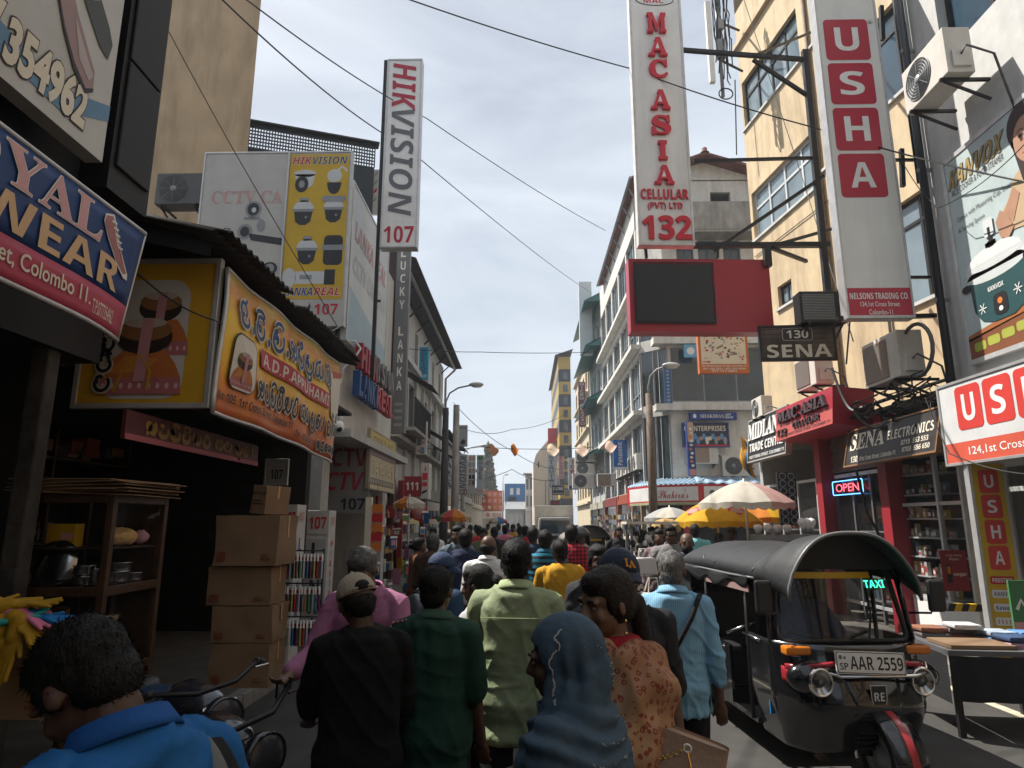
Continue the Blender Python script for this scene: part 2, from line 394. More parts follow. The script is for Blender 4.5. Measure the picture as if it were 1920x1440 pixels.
RL, RR = PI / 2, -PI / 2; SK_ = flat(BLACK)

# ---- right: white building with the big cooker poster (frame x runs towards the camera)
A = thing('shop_building', 'white rendered building behind the rice cooker poster with an air conditioner high on its wall', 'building', (6.0, 9.15, 0), RR)
m = MB(); opsA = [(.72, 2.4, 8.3, 10.9), (2.9, 4.9, 8.3, 10.9)]
wall(m, 0, 8, 3.0, 14, opsA, WPL); shell(m, 8, 6, 3.0, 14, GPL)
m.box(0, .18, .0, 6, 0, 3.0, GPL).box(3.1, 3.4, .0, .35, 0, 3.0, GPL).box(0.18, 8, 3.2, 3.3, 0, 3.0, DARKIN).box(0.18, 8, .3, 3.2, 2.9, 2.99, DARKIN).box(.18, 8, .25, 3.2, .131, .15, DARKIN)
m.build('wall', A)
for op in opsA: window(A, op, BLKF, GLASS2, 2, 1, .14, .07)
m = MB()
for i in range(24): m.box(3.42, 7.9, .32, .345, .16 + i * .115, .16 + i * .115 + .105, SHUT)
m.build('shutter', A, bevel=.01)
MB().box(3.02, 3.09, -.10, .3, .02, 3.0, M('pale_post', (.36, .33, .28), .7, dirt=.4)).box(3.41, 3.5, -.12, .2, .02, 3.0, BLKF).box(3.75, 3.83, -.12, .2, .02, 3.0, BLKF).box(4.0, 4.05, -.08, .2, .02, 3.0, GREYP).build('door_post', A)
d = MB()
for x in (.25, 1.35, 2.45): d.box(x, x + .06, .25, .32, .15, 2.85, ALU)
d.box(.31, 2.45, .25, .32, 2.2, 2.26, ALU).build('door_frame', A)
# ---- right: yellow building, turned a little from the street
ANG = math.atan(.133); B = thing('office_building', 'yellow rendered office block with bands of blue-tinted windows and stained sills', 'building', (6.67, 18.21, 0), RR + ANG)
m = MB(); opsB = [(.15, 3.5, 9.8, 11.25), (.1, 3.2, 13.4, 14.95), (3.75, 5.0, 10.05, 11.75), (5.6, 7.9, 10.2, 12.2), (5.6, 7.9, 5.9, 8.0), (1.15, 1.85, 7.4, 8.0), (3.75, 5.0, 13.4, 15.0)]
wall(m, 0, 9.3, 3.9, 17.5, opsB, YPL, depth=.25); shell(m, 9.3, 7, 3.9, 19, YPL)
m.box(-.05, 9.3, -.12, 0, 16.2, 16.35, YPL)
m.box(0, .25, 0, 7, 0, 3.9, GPL).box(.25, 9.3, 3.4, 3.5, 0, 3.9, DARKIN).box(.25, 9.3, .0, 3.4, 3.6, 3.7, DARKIN)
m.build('wall', B)
for i, op in enumerate(opsB): window(B, op, (ALU if i == 0 else BLKF), GLASS3 if i != 3 else GLASS2, max(2, int((op[1] - op[0]) / .75)), 1, .1, .07, top=.5)
for op in opsB: MB().box(op[0] - .08, op[1] + .08, -.06, .1, op[2] - .07, op[2] - .002, WPL).build('sill', B)
MB().tube([(3.62, -.06, 4), (3.62, -.06, 17)], .045, M('rusted_pipe', (.16, .11, .07), .7, noise=.3), 8).tube([(5.35, -.05, 4), (5.35, -.05, 9.2), (5.45, -.05, 9.4), (5.45, -.05, 17)], .03, GREYP, 8).tube([(.15, -.03, 9.3), (3.6, -.03, 9.2), (5.3, -.03, 9.25)], .012, SK_, 5).build('pipe', B)
# ---- right: corner building
BL = M('corner_plaster', (.64, .62, .57), .8, noise=.08, dirt=.6, dcol=(.22, .19, .15), streak=True, bump=.1)
Cb = thing('corner_building', 'tall corner building with curved glass shop windows, tiled roof and a soot-stained balcony', 'building', (5.75, 27.5, 0), 0)
m = MB(); opf = [(.45, 4.6, 6.75, 9.1), (.35, .9, 3.6, 6.2), (.9, 3.7, 5.15, 6.25), (.9, 3.9, 9.6, 11.6), (1.9, 2.75, 12.2, 14), (3.0, 3.75, 12.2, 14), (2.6, 3.5, 15.0, 16.3), (.95, 1.7, 12.2, 14)]
wall(m, .3, 6, 0, 16.9, opf[:1] + opf[3:], BL, y=0); shell(m, 6, 14, 0, 16.9, BL, .3)
m.box(-.3, 6, -.35, .25, 6.35, 6.62, BL).box(-.3, 6, -.35, .25, 9.2, 9.5, BL).box(.3, 6, -.9, -.75, 14.1, 15.4, CONC).box(.3, 6, -.9, 0, 14.0, 14.12, CONC).box(.3, 6, -.2, .1, 11.7, 12.0, BL)
# chamfered corner with a wide window on each storey
def cham(z0, z1, mm): m.quad((-.65, .95, z0), (.3, 0, z0), (.3, 0, z1), (-.65, .95, z1), mm)
cham(0, 3.5, BL); cham(6.2, 6.7, BL); cham(9.1, 9.6, BL); cham(11.6, 16.9, BL)
m.build('wall', Cb)
for op in (opf[0], opf[3], opf[4], opf[5], opf[7]): window(Cb, op, GREYP if op[2] < 10 else M('blue_frame', (.03, .10, .22), .5), GLASS2, 3 if op[1] - op[0] > 2 else 2, 1, .1, .06)
m = MB()
for z0, z1 in ((3.5, 6.2), (6.7, 9.1), (9.6, 11.6)):
    for a in (0, .5, 1): px, py = -.65 + .95 * a, .95 - .95 * a; m.cbox((px, py + .03, (z0 + z1) / 2), (.07, .07, z1 - z0), GREYP)
fr = m.build('window', Cb)
m = MB()
for z0, z1 in ((3.5, 6.2), (6.7, 9.1), (9.6, 11.6)): m.quad((-.63, .98, z0), (.3, .05, z0), (.3, .05, z1), (-.63, .98, z1), GLASS)
m.build('pane', fr)
m = MB()      # side along the street: x from the far end
m.quad((-.65, .95, 0), (-.65, .95, 3.2), (-.65, 15, 3.2), (-.65, 15, 0), BL)
for z0, z1, mm in ((6.1, 6.7, BL), (9.0, 9.7, BL), (11.6, 12.4, BL), (15.0, 16.9, BL)): m.box(-.68, -.3, .95, 15, z0, z1, mm)
for i in range(6): y = .95 + i * 2.8; m.box(-.66, -.32, y, y + .3, 3.2, 16, BL)
for z in (6.35, 9.3, 12.0): m.box(-1.05, -.66, .9, 15, z, z + .2, BL)
m.build('side_wall', Cb)
m = MB(); g = MB()
for z0, z1 in ((3.2, 6.1), (6.7, 9.0), (9.7, 11.6), (12.4, 15.0)):
    for i in range(5):
        y = 1.25 + i * 2.8
        for q in (0, .82, 1.64, 2.44): m.box(-.58, -.53, y + q, y + q + .06, z0, z1, GREYP)
        m.box(-.58, -.53, y + .06, y + 2.44, z0 + .75, z0 + .8, GREYP)
        g.quad((-.52, y, z0), (-.52 + .02 * math.sin(i * 5 + z0), y + 2.5, z0), (-.52 + .02 * math.sin(i * 5 + z0), y + 2.5, z1), (-.52, y, z1), GLASS2 if (i + int(z0)) % 2 else GLASS3)
fr = m.build('window', Cb); g.build('pane', fr)
m = MB()       # tiled roof with deep eaves, gable towards the camera
def roofq(a, b, c, d): m.add([a, b, c, d, *[(p[0], p[1], p[2] - .12) for p in (a, b, c, d)]], [(0, 1, 2, 3), (7, 6, 5, 4), (0, 4, 5, 1), (1, 5, 6, 2), (2, 6, 7, 3), (3, 7, 4, 0)], TILE)
roofq((-1.0, -.7, 16.75), (2.3, -.7, 17.9), (2.3, 13, 17.9), (-1.0, 13, 16.75)); roofq((2.302, -.7, 17.9), (6.2, -.7, 16.6), (6.2, 13, 16.6), (2.302, 13, 17.9))
m.add([(-.65, .0, 16.85), (5.9, .0, 16.85), (2.3, .0, 17.75)], [(0, 1, 2)], BL)
m.lathe([(0, .3), (.12, .2), (.1, .05), (.2, 0)], TILE, (2.3, -.6, 17.9), 10)
rf = m.build('roof', Cb)
m = MB()
for i in range(7): y = .2 + i * 1.8; m.bar((-.6, y, 15.9), (-.98, y, 16.6), .06, .06, GREYP)
m.tube([(-1.06, -.7, 16.68), (-1.06, 13, 16.68)], .07, GREYP, 6).build('gutter', rf)
# ---- right: building with the sloping teal canopies
C2 = thing('shop_building', 'grey shop building with sloping teal sheet canopies over each storey', 'building', (5.3, 53.0, 0), RR)
m = MB(); opc = [(.5 + i * 2.5, 2.6 + i * 2.5, z, z + 1.9) for i in range(4) for z in (3.6, 7.2, 10.8, 14.2)]
wall(m, 0, 10.4, 0, 17.5, opc, GPL); shell(m, 10.4, 8, 0, 17.5, GPL); m.build('wall', C2)
for op in opc: window(C2, op, ALU, GLASS2, 2, 1, .1, .08)
for z in (6.1, 9.7, 13.3, 16.4):
    m = MB(); m.add([(0, 0, z + .7), (10.4, 0, z + .7), (10.4, -1.3, z), (0, -1.3, z), (0, 0, z + .62), (10.4, 0, z + .62), (10.4, -1.3, z - .08), (0, -1.3, z - .08)], [(0, 1, 2, 3), (7, 6, 5, 4), (3, 2, 6, 7), (0, 3, 7, 4), (1, 5, 6, 2)], TEAL).add([(10.4, -1.3, z), (10.4, 0, z + .7), (10.4, 0, z)], [(0, 1, 2)], TEAL)
    m.build('canopy', C2)
# ---- right: further houses
def house(name, label, x, y, rz, W, D, H, wm, rows, cols, gm, fm, group=None, roofm=None, win=(.6, 1.5)):
    t = thing(name, label, 'building', (x, y, 0), rz, group); m = MB(); ops = []
    for i in range(cols):
        for j in range(rows):
            c = W / cols * (i + .5); z = 3.4 + (H - 3.6) / rows * j + .4; ops.append((c - W / cols * win[0] / 2, c + W / cols * win[0] / 2, z, z + min(win[1], (H - 3.6) / rows - .6)))
    wall(m, 0, W, 0, H, ops, wm); shell(m, W, D, 0, H, wm)
    for j in range(rows + 1): z = 3.25 + (H - 3.6) / max(rows, 1) * j; m.box(0, W, -.25, 0, z, z + .16, wm)
    m.build('wall', t)
    for op in ops: window(t, op, fm, gm, 2, 1, .12, .07)
    if roofm: MB().add([(-.3, -.6, H), (W + .3, -.6, H), (W + .3, D, H + 1.2), (-.3, D, H + 1.2), (-.3, -.6, H - .12), (W + .3, -.6, H - .12)], [(0, 1, 2, 3), (0, 4, 5, 1)], roofm).build('roof', t)
    return t
D1 = house('shop_building', 'narrow shop house with yellow window frames and cream balconies beyond the teal canopies', 5.2, 67, RR, 13.5, 8, 15.5, M('cream_plaster', (.55, .47, .33), .8, dirt=.5, streak=True), 4, 5, GLASS2, M('yellow_frame', (.6, .36, .02), .5))
STR = thing('striped_building', 'tall building banded in yellow and black tiles far down the right side', 'building', (3.75, 72, 0), 0)
m = MB(); YB = M('yellow_tile', (.40, .27, .06), .5, noise=.1); BB = M('black_tile', (.018, .02, .03), .4)
for i in range(14): m.box(0, 1.35, 0, 20, i * 1.42, i * 1.42 + 1.42, YB if i % 2 else BB)
m.build('wall', STR)
for i in range(3, 13): MB().box(.5, 1.0, -.05, -.001, i * 1.42 + .25, i * 1.42 + 1.1, GLASS2).build('window', STR)
MB().add([(-.4, -.8, 19.9), (1.6, -.8, 20.6), (1.6, 20, 20.6), (-.4, 20, 19.9), (-.4, -.8, 19.75), (1.6, -.8, 20.45)], [(0, 1, 2, 3), (0, 4, 5, 1)], CORR).build('roof', STR)
BG = thing('warehouse', 'plain beige building with a sloping top edge behind the lorry', 'building', (.95, 78, 0), 0)
m = MB(); BEI = M('pale_beige_plaster', (.66, .58, .50), .85, noise=.05, dirt=.35, dcol=(.4, .3, .26), streak=True)
m.prism([(0, 0), (3.6, 0), (3.6, 12.3), (2.4, 12.0), (.35, 9.6), (0, 8.4)], 0, 25, BEI).build('wall', BG)
MB().box(1.75, 3.4, -.5, -.001, 10.9, 12.6, flat(RED)).build('sign_box', BG)
for x in (1.35, 1.75, 2.15): MB().box(x, x + .12, -.04, -.001, 2.5, 6.5, GREYP).build('fin', BG)
MB().box(.55, .7, -.03, -.001, 8.0, 8.7, BLKF).build('window', BG)
WB = house('white_house', 'narrow white house at the far end of the street', 0.02, 92, 0, 1.05, 14, 8.2, WPL, 2, 2, GLASS, GREYP, roofm=CORR)
BT = thing('blue_topped_building', 'far grey building with a bright blue upper storey and two small windows', 'building', (-3.1, 104, 0), 0)
m = MB(); BLS = M('blue_sheet', (.02, .13, .32), .5)
m.box(0, 3.3, 0, 12, 0, 4.9, GPL).box(-.1, 3.1, -.15, 12, 4.9, 7.6, BLS).build('wall', BT)
for x in (.75, 1.75): w = MB().box(x, x + .5, -.22, -.151, 5.9, 6.9, ALU); w.build('window', BT)
MB().box(.5, 1.7, -.3, -.151, 4.95, 5.6, BLKF).build('sign_panel', BT)
LB = house('low_shop', 'low far shop with a grey lean-to roof below the blue storey', -2.6, 98, 0, 2.4, 5, 3.6, GPL, 0, 0, GLASS, GREYP, roofm=GREYP)
# ---- the ornamented tower
TW = thing('ornamented_tower', 'tapering tower covered in coloured ornaments above a red billboard at the end of the street', 'tower', (-5.15, 92, 0), 0)
m = MB(); m.lathe([(1.55, 4.5), (1.25, 6.2), (.95, 8.2), (.62, 10.2), (.45, 11.2), (.62, 11.5), (.5, 12.2), (.12, 12.6), (0, 13)], M('dark_green_frame', (.05, .07, .05), .8), n=20); m.build('core', TW)
m = MB(); cols = [lin(120, 60, 50), lin(110, 95, 55), lin(60, 85, 85), lin(130, 130, 130), lin(85, 50, 70), lin(45, 60, 45), lin(40, 40, 45), lin(60, 60, 65)]
for i in range(420):
    z = 4.5 + 7.6 * random.random() ** 1.2; r = 1.58 - (z - 4.5) * .165; w = random.random() * 2 * PI; s = .07 + .09 * random.random()
    m.ball((r * math.cos(w), r * math.sin(w), z), s, flat(random.choice(cols)), 6)
q = m.build('ornaments', TW); q['kind'] = 'stuff'
MB().box(-1.9, 1.9, -1.6, 1.6, 0, 4.5, GPL).build('base', TW)
# ---- left: dark building at the picture's edge
L1 = thing('shop_building', 'dark clad building at the left edge carrying the shoe billboards', 'building', (-3.25, .4, 0), RL)
DK = M('charcoal_cladding', (.010, .0105, .013), .6, noise=.2, dirt=.3, dcol=(.03, .028, .026))
m = MB(); m.box(0, 4.45, 0, 5, 3.0, 9.0, DK).box(0, 4.45, 4, 4.1, 0, 3, DARKIN).box(4.35, 4.45, 1.3, 4, 0, 3, DARKIN).box(0, .3, 0, 4, 0, 3, DARKIN)
m.box(3.95, 4.46, -.22, -.001, 4.2, 9.2, DK).build('wall', L1)
m = MB()
for i in range(4): m.box(4.0, 4.42, -.245, -.221, 4.4 + i * .9, 5.28 + i * .9, DK)
m.build('cladding_panel', L1, bevel=.01)
# ---- left: the low shop with the corrugated roof
L2 = thing('low_shop', 'dim open-fronted shop under a rusty corrugated roof', 'building', (-3.9, 5.0, 0), RL)
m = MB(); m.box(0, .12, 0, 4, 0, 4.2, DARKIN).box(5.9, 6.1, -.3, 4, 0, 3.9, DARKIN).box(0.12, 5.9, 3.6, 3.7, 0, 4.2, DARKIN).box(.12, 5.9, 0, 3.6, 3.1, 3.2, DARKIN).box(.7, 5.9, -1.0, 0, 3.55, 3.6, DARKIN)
m.add([(-.02, .8, 4.75), (-.02, -1.36, 4.04), (-.02, -1.36, 3.92), (-.02, .8, 4.45)], [(0, 1, 2, 3)], M('black_tarpaulin', (.012, .012, .013), .6, noise=.2, bump=.4, bscale=8))
m.build('wall', L2)
m = MB(); corrugated(m, -.15, 4.6, -1.42, 3.5, 4.10, 5.2, CORR); corrugated(m, -.05, 1.5, -1.5, 3.5, 4.14, 5.25, CORR); corrugated(m, 1.9, 4.45, -1.5, 1.5, 4.13, 4.75, CORR); m.build('roof', L2, thick=.006)
PST = thing('shop_post', 'concrete post with peeling cream paint at the dark left shop', 'post', (-3.30, 4.45, .13), 0)
MB().box(-.13, .0, -.06, .06, 0, 2.9, M('peeling_paint', (.025, .022, .02), .9, noise=.3, dirt=1.0, dcol=(.10, .088, .07), bump=.6, bscale=12)).build('shaft', PST, bevel=.015)
# ---- left: tall tan wall, its neighbour with the perforated parapet
L3 = thing('tall_building', 'tall blank tan rendered wall rising above the camera shop boards', 'building', (-13, 14.5, 0), 0)
e0 = PY(470, 220, 14.5).x + 13
MB().add([(0, 0, 0), (e0, 0, 0), (e0 - 1.2, 2, 0), (0, 2, 0), (0, 0, 15.8), (e0, 0, 15.8), (e0 - 1.2, 2, 15.8), (0, 2, 15.8)], [(0, 1, 5, 4), (1, 2, 6, 5), (2, 3, 7, 6), (3, 0, 4, 7), (4, 5, 6, 7)], TPL).build('wall', L3)
MB().tube([(5.25, -.06, 5), (4.3, -.06, 6.9), (3.2, -.06, 7.6)], .05, GREYP, 8).build('pipe', L3)
L4 = thing('parapet_screen', 'black perforated parapet screen between the tan wall and the tall vertical sign', 'screen', (-6.85, 14.75, 0), math.atan2(1.05, 2.9))
PB = M('black_sheet', (.012, .016, .018), .45, noise=.1); m = MB(); n = 46; Wp = 3.1
m.box(0, Wp, 0, .06, 11.5, 11.6, PB).box(0, Wp, 0, .06, 7.0, 10.95, PB)
for i in range(n + 1): m.box(i * Wp / n - .014, i * Wp / n + .014, .01, .04, 10.95, 11.5, PB)
for j in range(1, 6): m.box(0, Wp, .012, .042, 10.95 + j * .55 / 6 - .013, 10.95 + j * .55 / 6 + .013, PB)
m.build('panel', L4); MB().box(-.1, Wp + .1, -.1, .2, 11.601, 11.65, BLKF).build('coping', L4)
# ---- left: camera shop
L5 = thing('camera_shop', 'two-storey camera shop with raised red and blue letters on its white fascia', 'shop', (-3.65, 11.9, 0), RL)
m = MB(); m.box(0, .45, 0, .5, 0, 6.3, GPL).box(.45, 5.6, 0, 2.2, 3.75, 8.4, WPL).box(5.2, 5.6, 0, 6, 0, 3.75, GPL).box(0.1, 5.2, 3, 3.1, 0, 3.75, DARKIN).box(0, .4, .5, 6, 0, 3.75, DARKIN)
m.box(-.25, 5.6, -.55, -.001, 3.3, 3.45, GPL).box(.46, 5.4, -.10, -.002, 3.5, 5.5, WPL).box(0, .449, .501, 6, 3.75, 6.3, GPL)
m.build('wall', L5)
# ---- left: long weathered building with the deep eave
L6 = thing('tenement_building', 'long weathered white three-storey building with a deep sheet-roof eave on the left', 'building', (-4.4, 19.8, 0), RL)
m = MB(); ops = []
for i in range(6):
    x = .9 + i * 2.45; ops.append((x, x + .75, 7.9, 9.3))
for i in range(4):
    x = .8 + i * 3.4; ops.append((x, x + 1.9, 5.0, 7.0))
wall(m, 0, 15, 0, 9.95, ops, WPL, depth=.35); shell(m, 15, 7, 0, 9.95, WPL); m.box(0, 15, -.35, 0, 7.35, 7.55, WPL).box(0, 15, -.55, 0, 4.35, 4.5, CONC)
for i in range(8): m.box(i * 1.95, i * 1.95 + .2, -.12, 0, 0, 7.35, WPL)
m.build('wall', L6)
for op in ops: window(L6, op, BLKF if op[2] > 8 else GREYP, GLASS2, 2, 1, .25, .06)
m = MB(); m.add([(-.3, -1.0, 9.955), (15.2, -1.0, 9.955), (15.2, 3.5, 11.2), (-.3, 3.5, 11.2), (-.3, -.55, 9.93), (15.2, -.55, 9.93), (15.2, 0, 10.2), (-.3, 0, 10.2)], [(0, 1, 2, 3), (0, 4, 5, 1), (4, 7, 6, 5)], CORR).tube([(-.3, -.6, 9.9), (15.2, -.6, 9.9), (15.2, -.1, 9.4), (15.2, -.1, 0)], .07, GREYP, 6)
for i in range(8): m.bar((i * 1.95 + .3, 0, 9.4), (i * 1.95 + .3, -.5, 9.88), .05, .05, BLKF)
m.build('roof', L6)
for x, z, w in ((2.0, 6.3, 1.6), (6.2, 5.0, 3.2), (10.5, 4.6, 3.0)):
    MB().add([(x, 0, z + .8), (x + w, 0, z + .8), (x + w, -1.3, z), (x, -1.3, z), (x, 0, z + .76), (x + w, 0, z + .76), (x + w, -1.3, z - .04), (x, -1.3, z - .04)], [(0, 1, 2, 3), (7, 6, 5, 4), (3, 2, 6, 7), (0, 3, 7, 4), (1, 5, 6, 2)], M('black_awning', (.02, .022, .024), .6, noise=.2)).build('awning', L6)
m = MB(); m.box(0.5, 4.0, -1.0, -.001, 4.6, 4.7, CONC)
for i in range(15): m.box(.52 + i * .24, .56 + i * .24, -.99, -.95, 4.7, 5.6, BLKF)
m.box(.5, 4.0, -1.0, -.94, 5.6, 5.65, BLKF).build('balcony', L6)
L7 = house('shop_building', 'pale shop house beyond the long weathered building on the left', -4.6, 35.2, RL, 11, 7, 6.6, WPL, 1, 4, GLASS, GREYP, roofm=CORR)
L8 = house('shop_building', 'dim grey shop house behind the vertical signs far down the left side', -4.8, 46.8, RL, 14, 7, 6.2, GPL, 1, 5, GLASS, BLKF, roofm=CORR)
L9 = house('shop_building', 'last low shop house on the left before the ornamented tower', -5.6, 63, RL, 26, 7, 5.2, GPL, 1, 8, GLASS, BLKF, roofm=CORR)
# dark shop fronts at street level on both sides
def shopfront(x, y, rz, W, label, col, H=3.0):
    t = thing('shop_bay', label, 'shop front', (x, y, .13), rz); m = MB()
    m.box(0, .18, -.05, .12, 0, H, flat(col)).box(W - .18, W, -.05, .12, 0, H, flat(col)).box(.18, W - .18, -.05, .12, H - .45, H, flat(col)).build('surround', t)
    MB().quad((.18, .06, 0), (W - .18, .06, 0), (W - .18, .06, H - .45), (.18, .06, H - .45), glass('shop_glass', (.022, .022, .024), .1)).build('shop_window', t)
    m = MB()
    for k in range(60):
        a = random.uniform(.3, W - .5); z = random.choice((.3, .8, 1.3, 1.8)); s = random.uniform(.08, .25)
        m.box(a, a + s, -.03 - random.random() * .15, .04, z, z + s * random.uniform(.8, 1.6), flat(random.choice([lin(150, 60, 50), lin(180, 170, 150), lin(60, 90, 130), lin(170, 140, 60), lin(40, 40, 45), lin(200, 200, 195)])))
    q = m.build('goods', t); q['kind'] = 'stuff'; return t
for x, y, rz, W, lab, col in ((-4.1, 17.8, RL, 3, 'brown fronted shop with goods under the long eave', lin(90, 60, 45)), (-4.0, 21.6, RL, 5, 'red fronted shop below the house number 111', lin(120, 25, 30)), (-4.0, 27, RL, 6, 'grey shop front beneath the black awnings', lin(80, 80, 80)), (-4.0, 33.4, RL, 5, 'cream shop front at the end of the long eave', lin(170, 150, 120)),
    (-4.3, 39.5, RL, 8, 'white shop front behind the round red sign', lin(170, 170, 165)), (4.96, 36, RR, 4.6, 'orange shop front along the corner building', lin(150, 70, 40)), (4.96, 31.2, RR, 2.6, 'cream shop front at the near end of the corner building side', lin(165, 150, 120)), (4.96, 41.8, RR, 5.5, 'dull red shop front under the far end of the corner building', lin(120, 40, 40)), (5.15, 47.5, RR, 5.0, 'green shop front under the teal canopies', lin(50, 90, 70)), (5.1, 52.5, RR, 9.6, 'pale shop front below the narrow cream balconies', lin(170, 165, 150))):
    shopfront(x, y, rz, W, lab, col)

# dim stock inside the left shop
SHF = thing('stock_shelf', 'dim shelves of packed stock at the back of the dark left shop', 'shelf', (-6.2, 5.3, .13), RL); m = MB()
for z in (.3, .85, 1.4, 1.95, 2.5): m.box(0, 5.0, 0, .4, z, z + .03, WOOD)
for x in (0, 1.65, 3.3, 4.95): m.box(x, x + .05, 0, .4, 0, 2.9, WOOD)
m.build('frame', SHF); m = MB()
for k in range(150): x = random.uniform(.05, 4.7); z = random.choice((.33, .88, 1.43, 1.98, 2.53)); s = random.uniform(.12, .3); m.box(x, x + s, .02 + random.random() * .08, .35, z + .001 * k, z + s * random.uniform(.5, 1.3) * .9, flat(random.choice([lin(120, 90, 60), lin(90, 85, 80), lin(130, 60, 40), lin(60, 70, 90), lin(140, 130, 110), lin(40, 40, 40)])))
q = m.build('stock', SHF); q['kind'] = 'stuff'

# unseen street blocks added behind the camera to hold back sky light
for lab, x, y, rz, W, D, H, wm in (('unseen grey shop block added on the left behind the viewpoint to block sky light', -3.3, -9.0, RL, 9.2, 8, 15, GPL), ('unseen tan shop block added on the right behind the viewpoint to block sky light', 6.0, 1.1, RR, 12, 8, 15, TPL), ('unseen weathered block added farther back on the left to block sky light', -3.4, -30, RL, 20.5, 8, 13, GPL), ('unseen cream block added farther back on the right to block sky light', 6.0, -11.2, RR, 20, 8, 14, CONC), ('unseen grey building added across the street far behind the viewpoint to block sky light', 12, -32, PI, 22, 6, 14, GPL)):
    house('shop_building', lab, x, y, rz, W, D, H, wm, 3, 4, GLASS, BLKF)
# ================================================================== signs
ORD = ['first', 'second', 'third', 'fourth', 'fifth', 'sixth', 'seventh', 'eighth', 'ninth', 'tenth', 'eleventh', 'twelfth', 'thirteenth', 'fourteenth', 'fifteenth', 'sixteenth', 'seventeenth', 'eighteenth', 'nineteenth', 'twentieth']
def fin(a, t, name='lettering'): return a.build(name, t)
SW = flat(WHITE); SK = flat(BLACK); SR = flat(RED); SB = flat(BLUE); SY = flat(YEL); SCR = flat((.55, .50, .38)); SG = flat((.30, .30, .29)); SDG = flat((.10, .10, .105)); SPK = flat((.55, .27, .27)); SOR = flat((.60, .18, .03)); SBR = flat((.16, .05, .025)); STN = flat((.45, .27, .13)); SGN = flat((.05, .18, .07)); SLB = flat((.10, .28, .48)); SCRM = flat((.68, .62, .50)); SSK = flat((.42, .23, .15))
# hand-drawn rounded letters of the Sinhala signs: strokes in a unit box
def arc(cx, cz, rx, rz, a0, a1, n=12): return [(cx + rx * math.cos(R(a0 + (a1 - a0) * i / n)), cz + rz * math.sin(R(a0 + (a1 - a0) * i / n))) for i in range(n + 1)]
SIN = {
 'tta': [arc(.34, .66, .16, .16, 20, 250) + arc(.5, .42, .4, .4, 170, 400, 18)],
 'pa': [arc(.3, .62, .17, .17, 330, 60, 14) + arc(.5, .4, .42, .4, 150, 400, 18), arc(.3, .4, .14, .14, -80, 200)],
 'ra': [arc(.5, .76, .22, .18, -30, 230) + arc(.5, .36, .36, .34, 130, 410, 18)],
 'ka': [arc(.62, .5, .3, .4, 130, 410, 18), arc(.25, .55, .18, .2, 0, 330), [(.43, .5), (.3, .25), (.12, .1)]],
 'a': [arc(.3, .6, .18, .18, -40, 300), [(.4, .45), (.3, .15), (.15, 0)], arc(.66, .5, .26, .38, 170, 430, 18), arc(.6, .55, .1, .12, 0, 360)],
 'sa': [arc(.28, .5, .2, .3, 60, 330), arc(.7, .5, .24, .36, 200, 450, 16), [(.3, .8), (.75, .86)], [(.45, .3), (.5, .6)]],
 'ha': [arc(.3, .45, .22, .32, 90, 400), arc(.72, .5, .22, .36, 190, 420, 16), [(.32, .78), (.6, .9)]],
 'ja': [arc(.45, .5, .34, .36, 60, 380, 18), arc(.45, .5, .13, .14, 0, 300), [(.78, .4), (.9, .8)]],
 'bha': [arc(.3, .62, .18, .2, 0, 340), arc(.6, .36, .32, .32, 160, 420, 16), [(.35, .45), (.3, .1)]],
 'nda': [arc(.25, .55, .2, .3, 30, 360), arc(.65, .55, .24, .3, 180, 470, 16), arc(.65, .55, .09, .1, 0, 330)],
 'e': [arc(.4, .6, .26, .26, -60, 250), arc(.55, .25, .3, .22, 120, 400, 16), [(.55, .85), (.75, 1.05)]],
 'da': [arc(.55, .72, .24, .18, -20, 200) + arc(.5, .34, .36, .32, 150, 395, 16), arc(.45, .42, .12, .1, 0, 330)],
 'ma': [arc(.28, .52, .2, .3, 0, 350), arc(.7, .5, .22, .36, 180, 470, 16)],
 'aa': [arc(.35, .55, .28, .34, -80, 90), [(.4, .22), (.3, .05)]], 've': [arc(.45, .45, .36, .36, 40, 350, 16), arc(.5, .45, .16, .18, 60, 400)],
 '.': [arc(.5, .1, .1, .1, 0, 360, 8)], ' ': []}
DIA = {'i': [arc(.5, .9, .32, .22, 0, 180)], 'u': [arc(.6, -.12, .22, .14, 180, 400)], 'l': [arc(.62, 1.05, .12, .12, -90, 240), [(.5, .9), (.62, .93)]], '': []}
def sinhala(a, word, x, z, w, h, m, t, l=2, out=None, ot=0.0, down=False):
    """word: list of 'glyph' or 'glyph+marks'; drawn in strokes t wide"""
    ws = [.4 if g[:1] in '. ' else (.55 if g.startswith('aa') else 1) for g in word]; tot = sum(ws); p = 0
    for lay, mm, tt in (((l - 1, out, t + ot),) if out else ()) + ((l, m, t),):
        p = 0
        for g, k in zip(word, ws):
            b, _, d = g.partition('+')
            for st in SIN[b] + [q for c in d for q in DIA[c]]:
                pts = [(x + (p + (k * .92) * q[0]) / tot * w, z + q[1] * h) for q in st] if not down else [(x + q[0] * w, z + h - (p + 1 - .92 * q[1]) / tot * h) for q in st]
                a.line(pts, tt, mm, lay)
            p += k
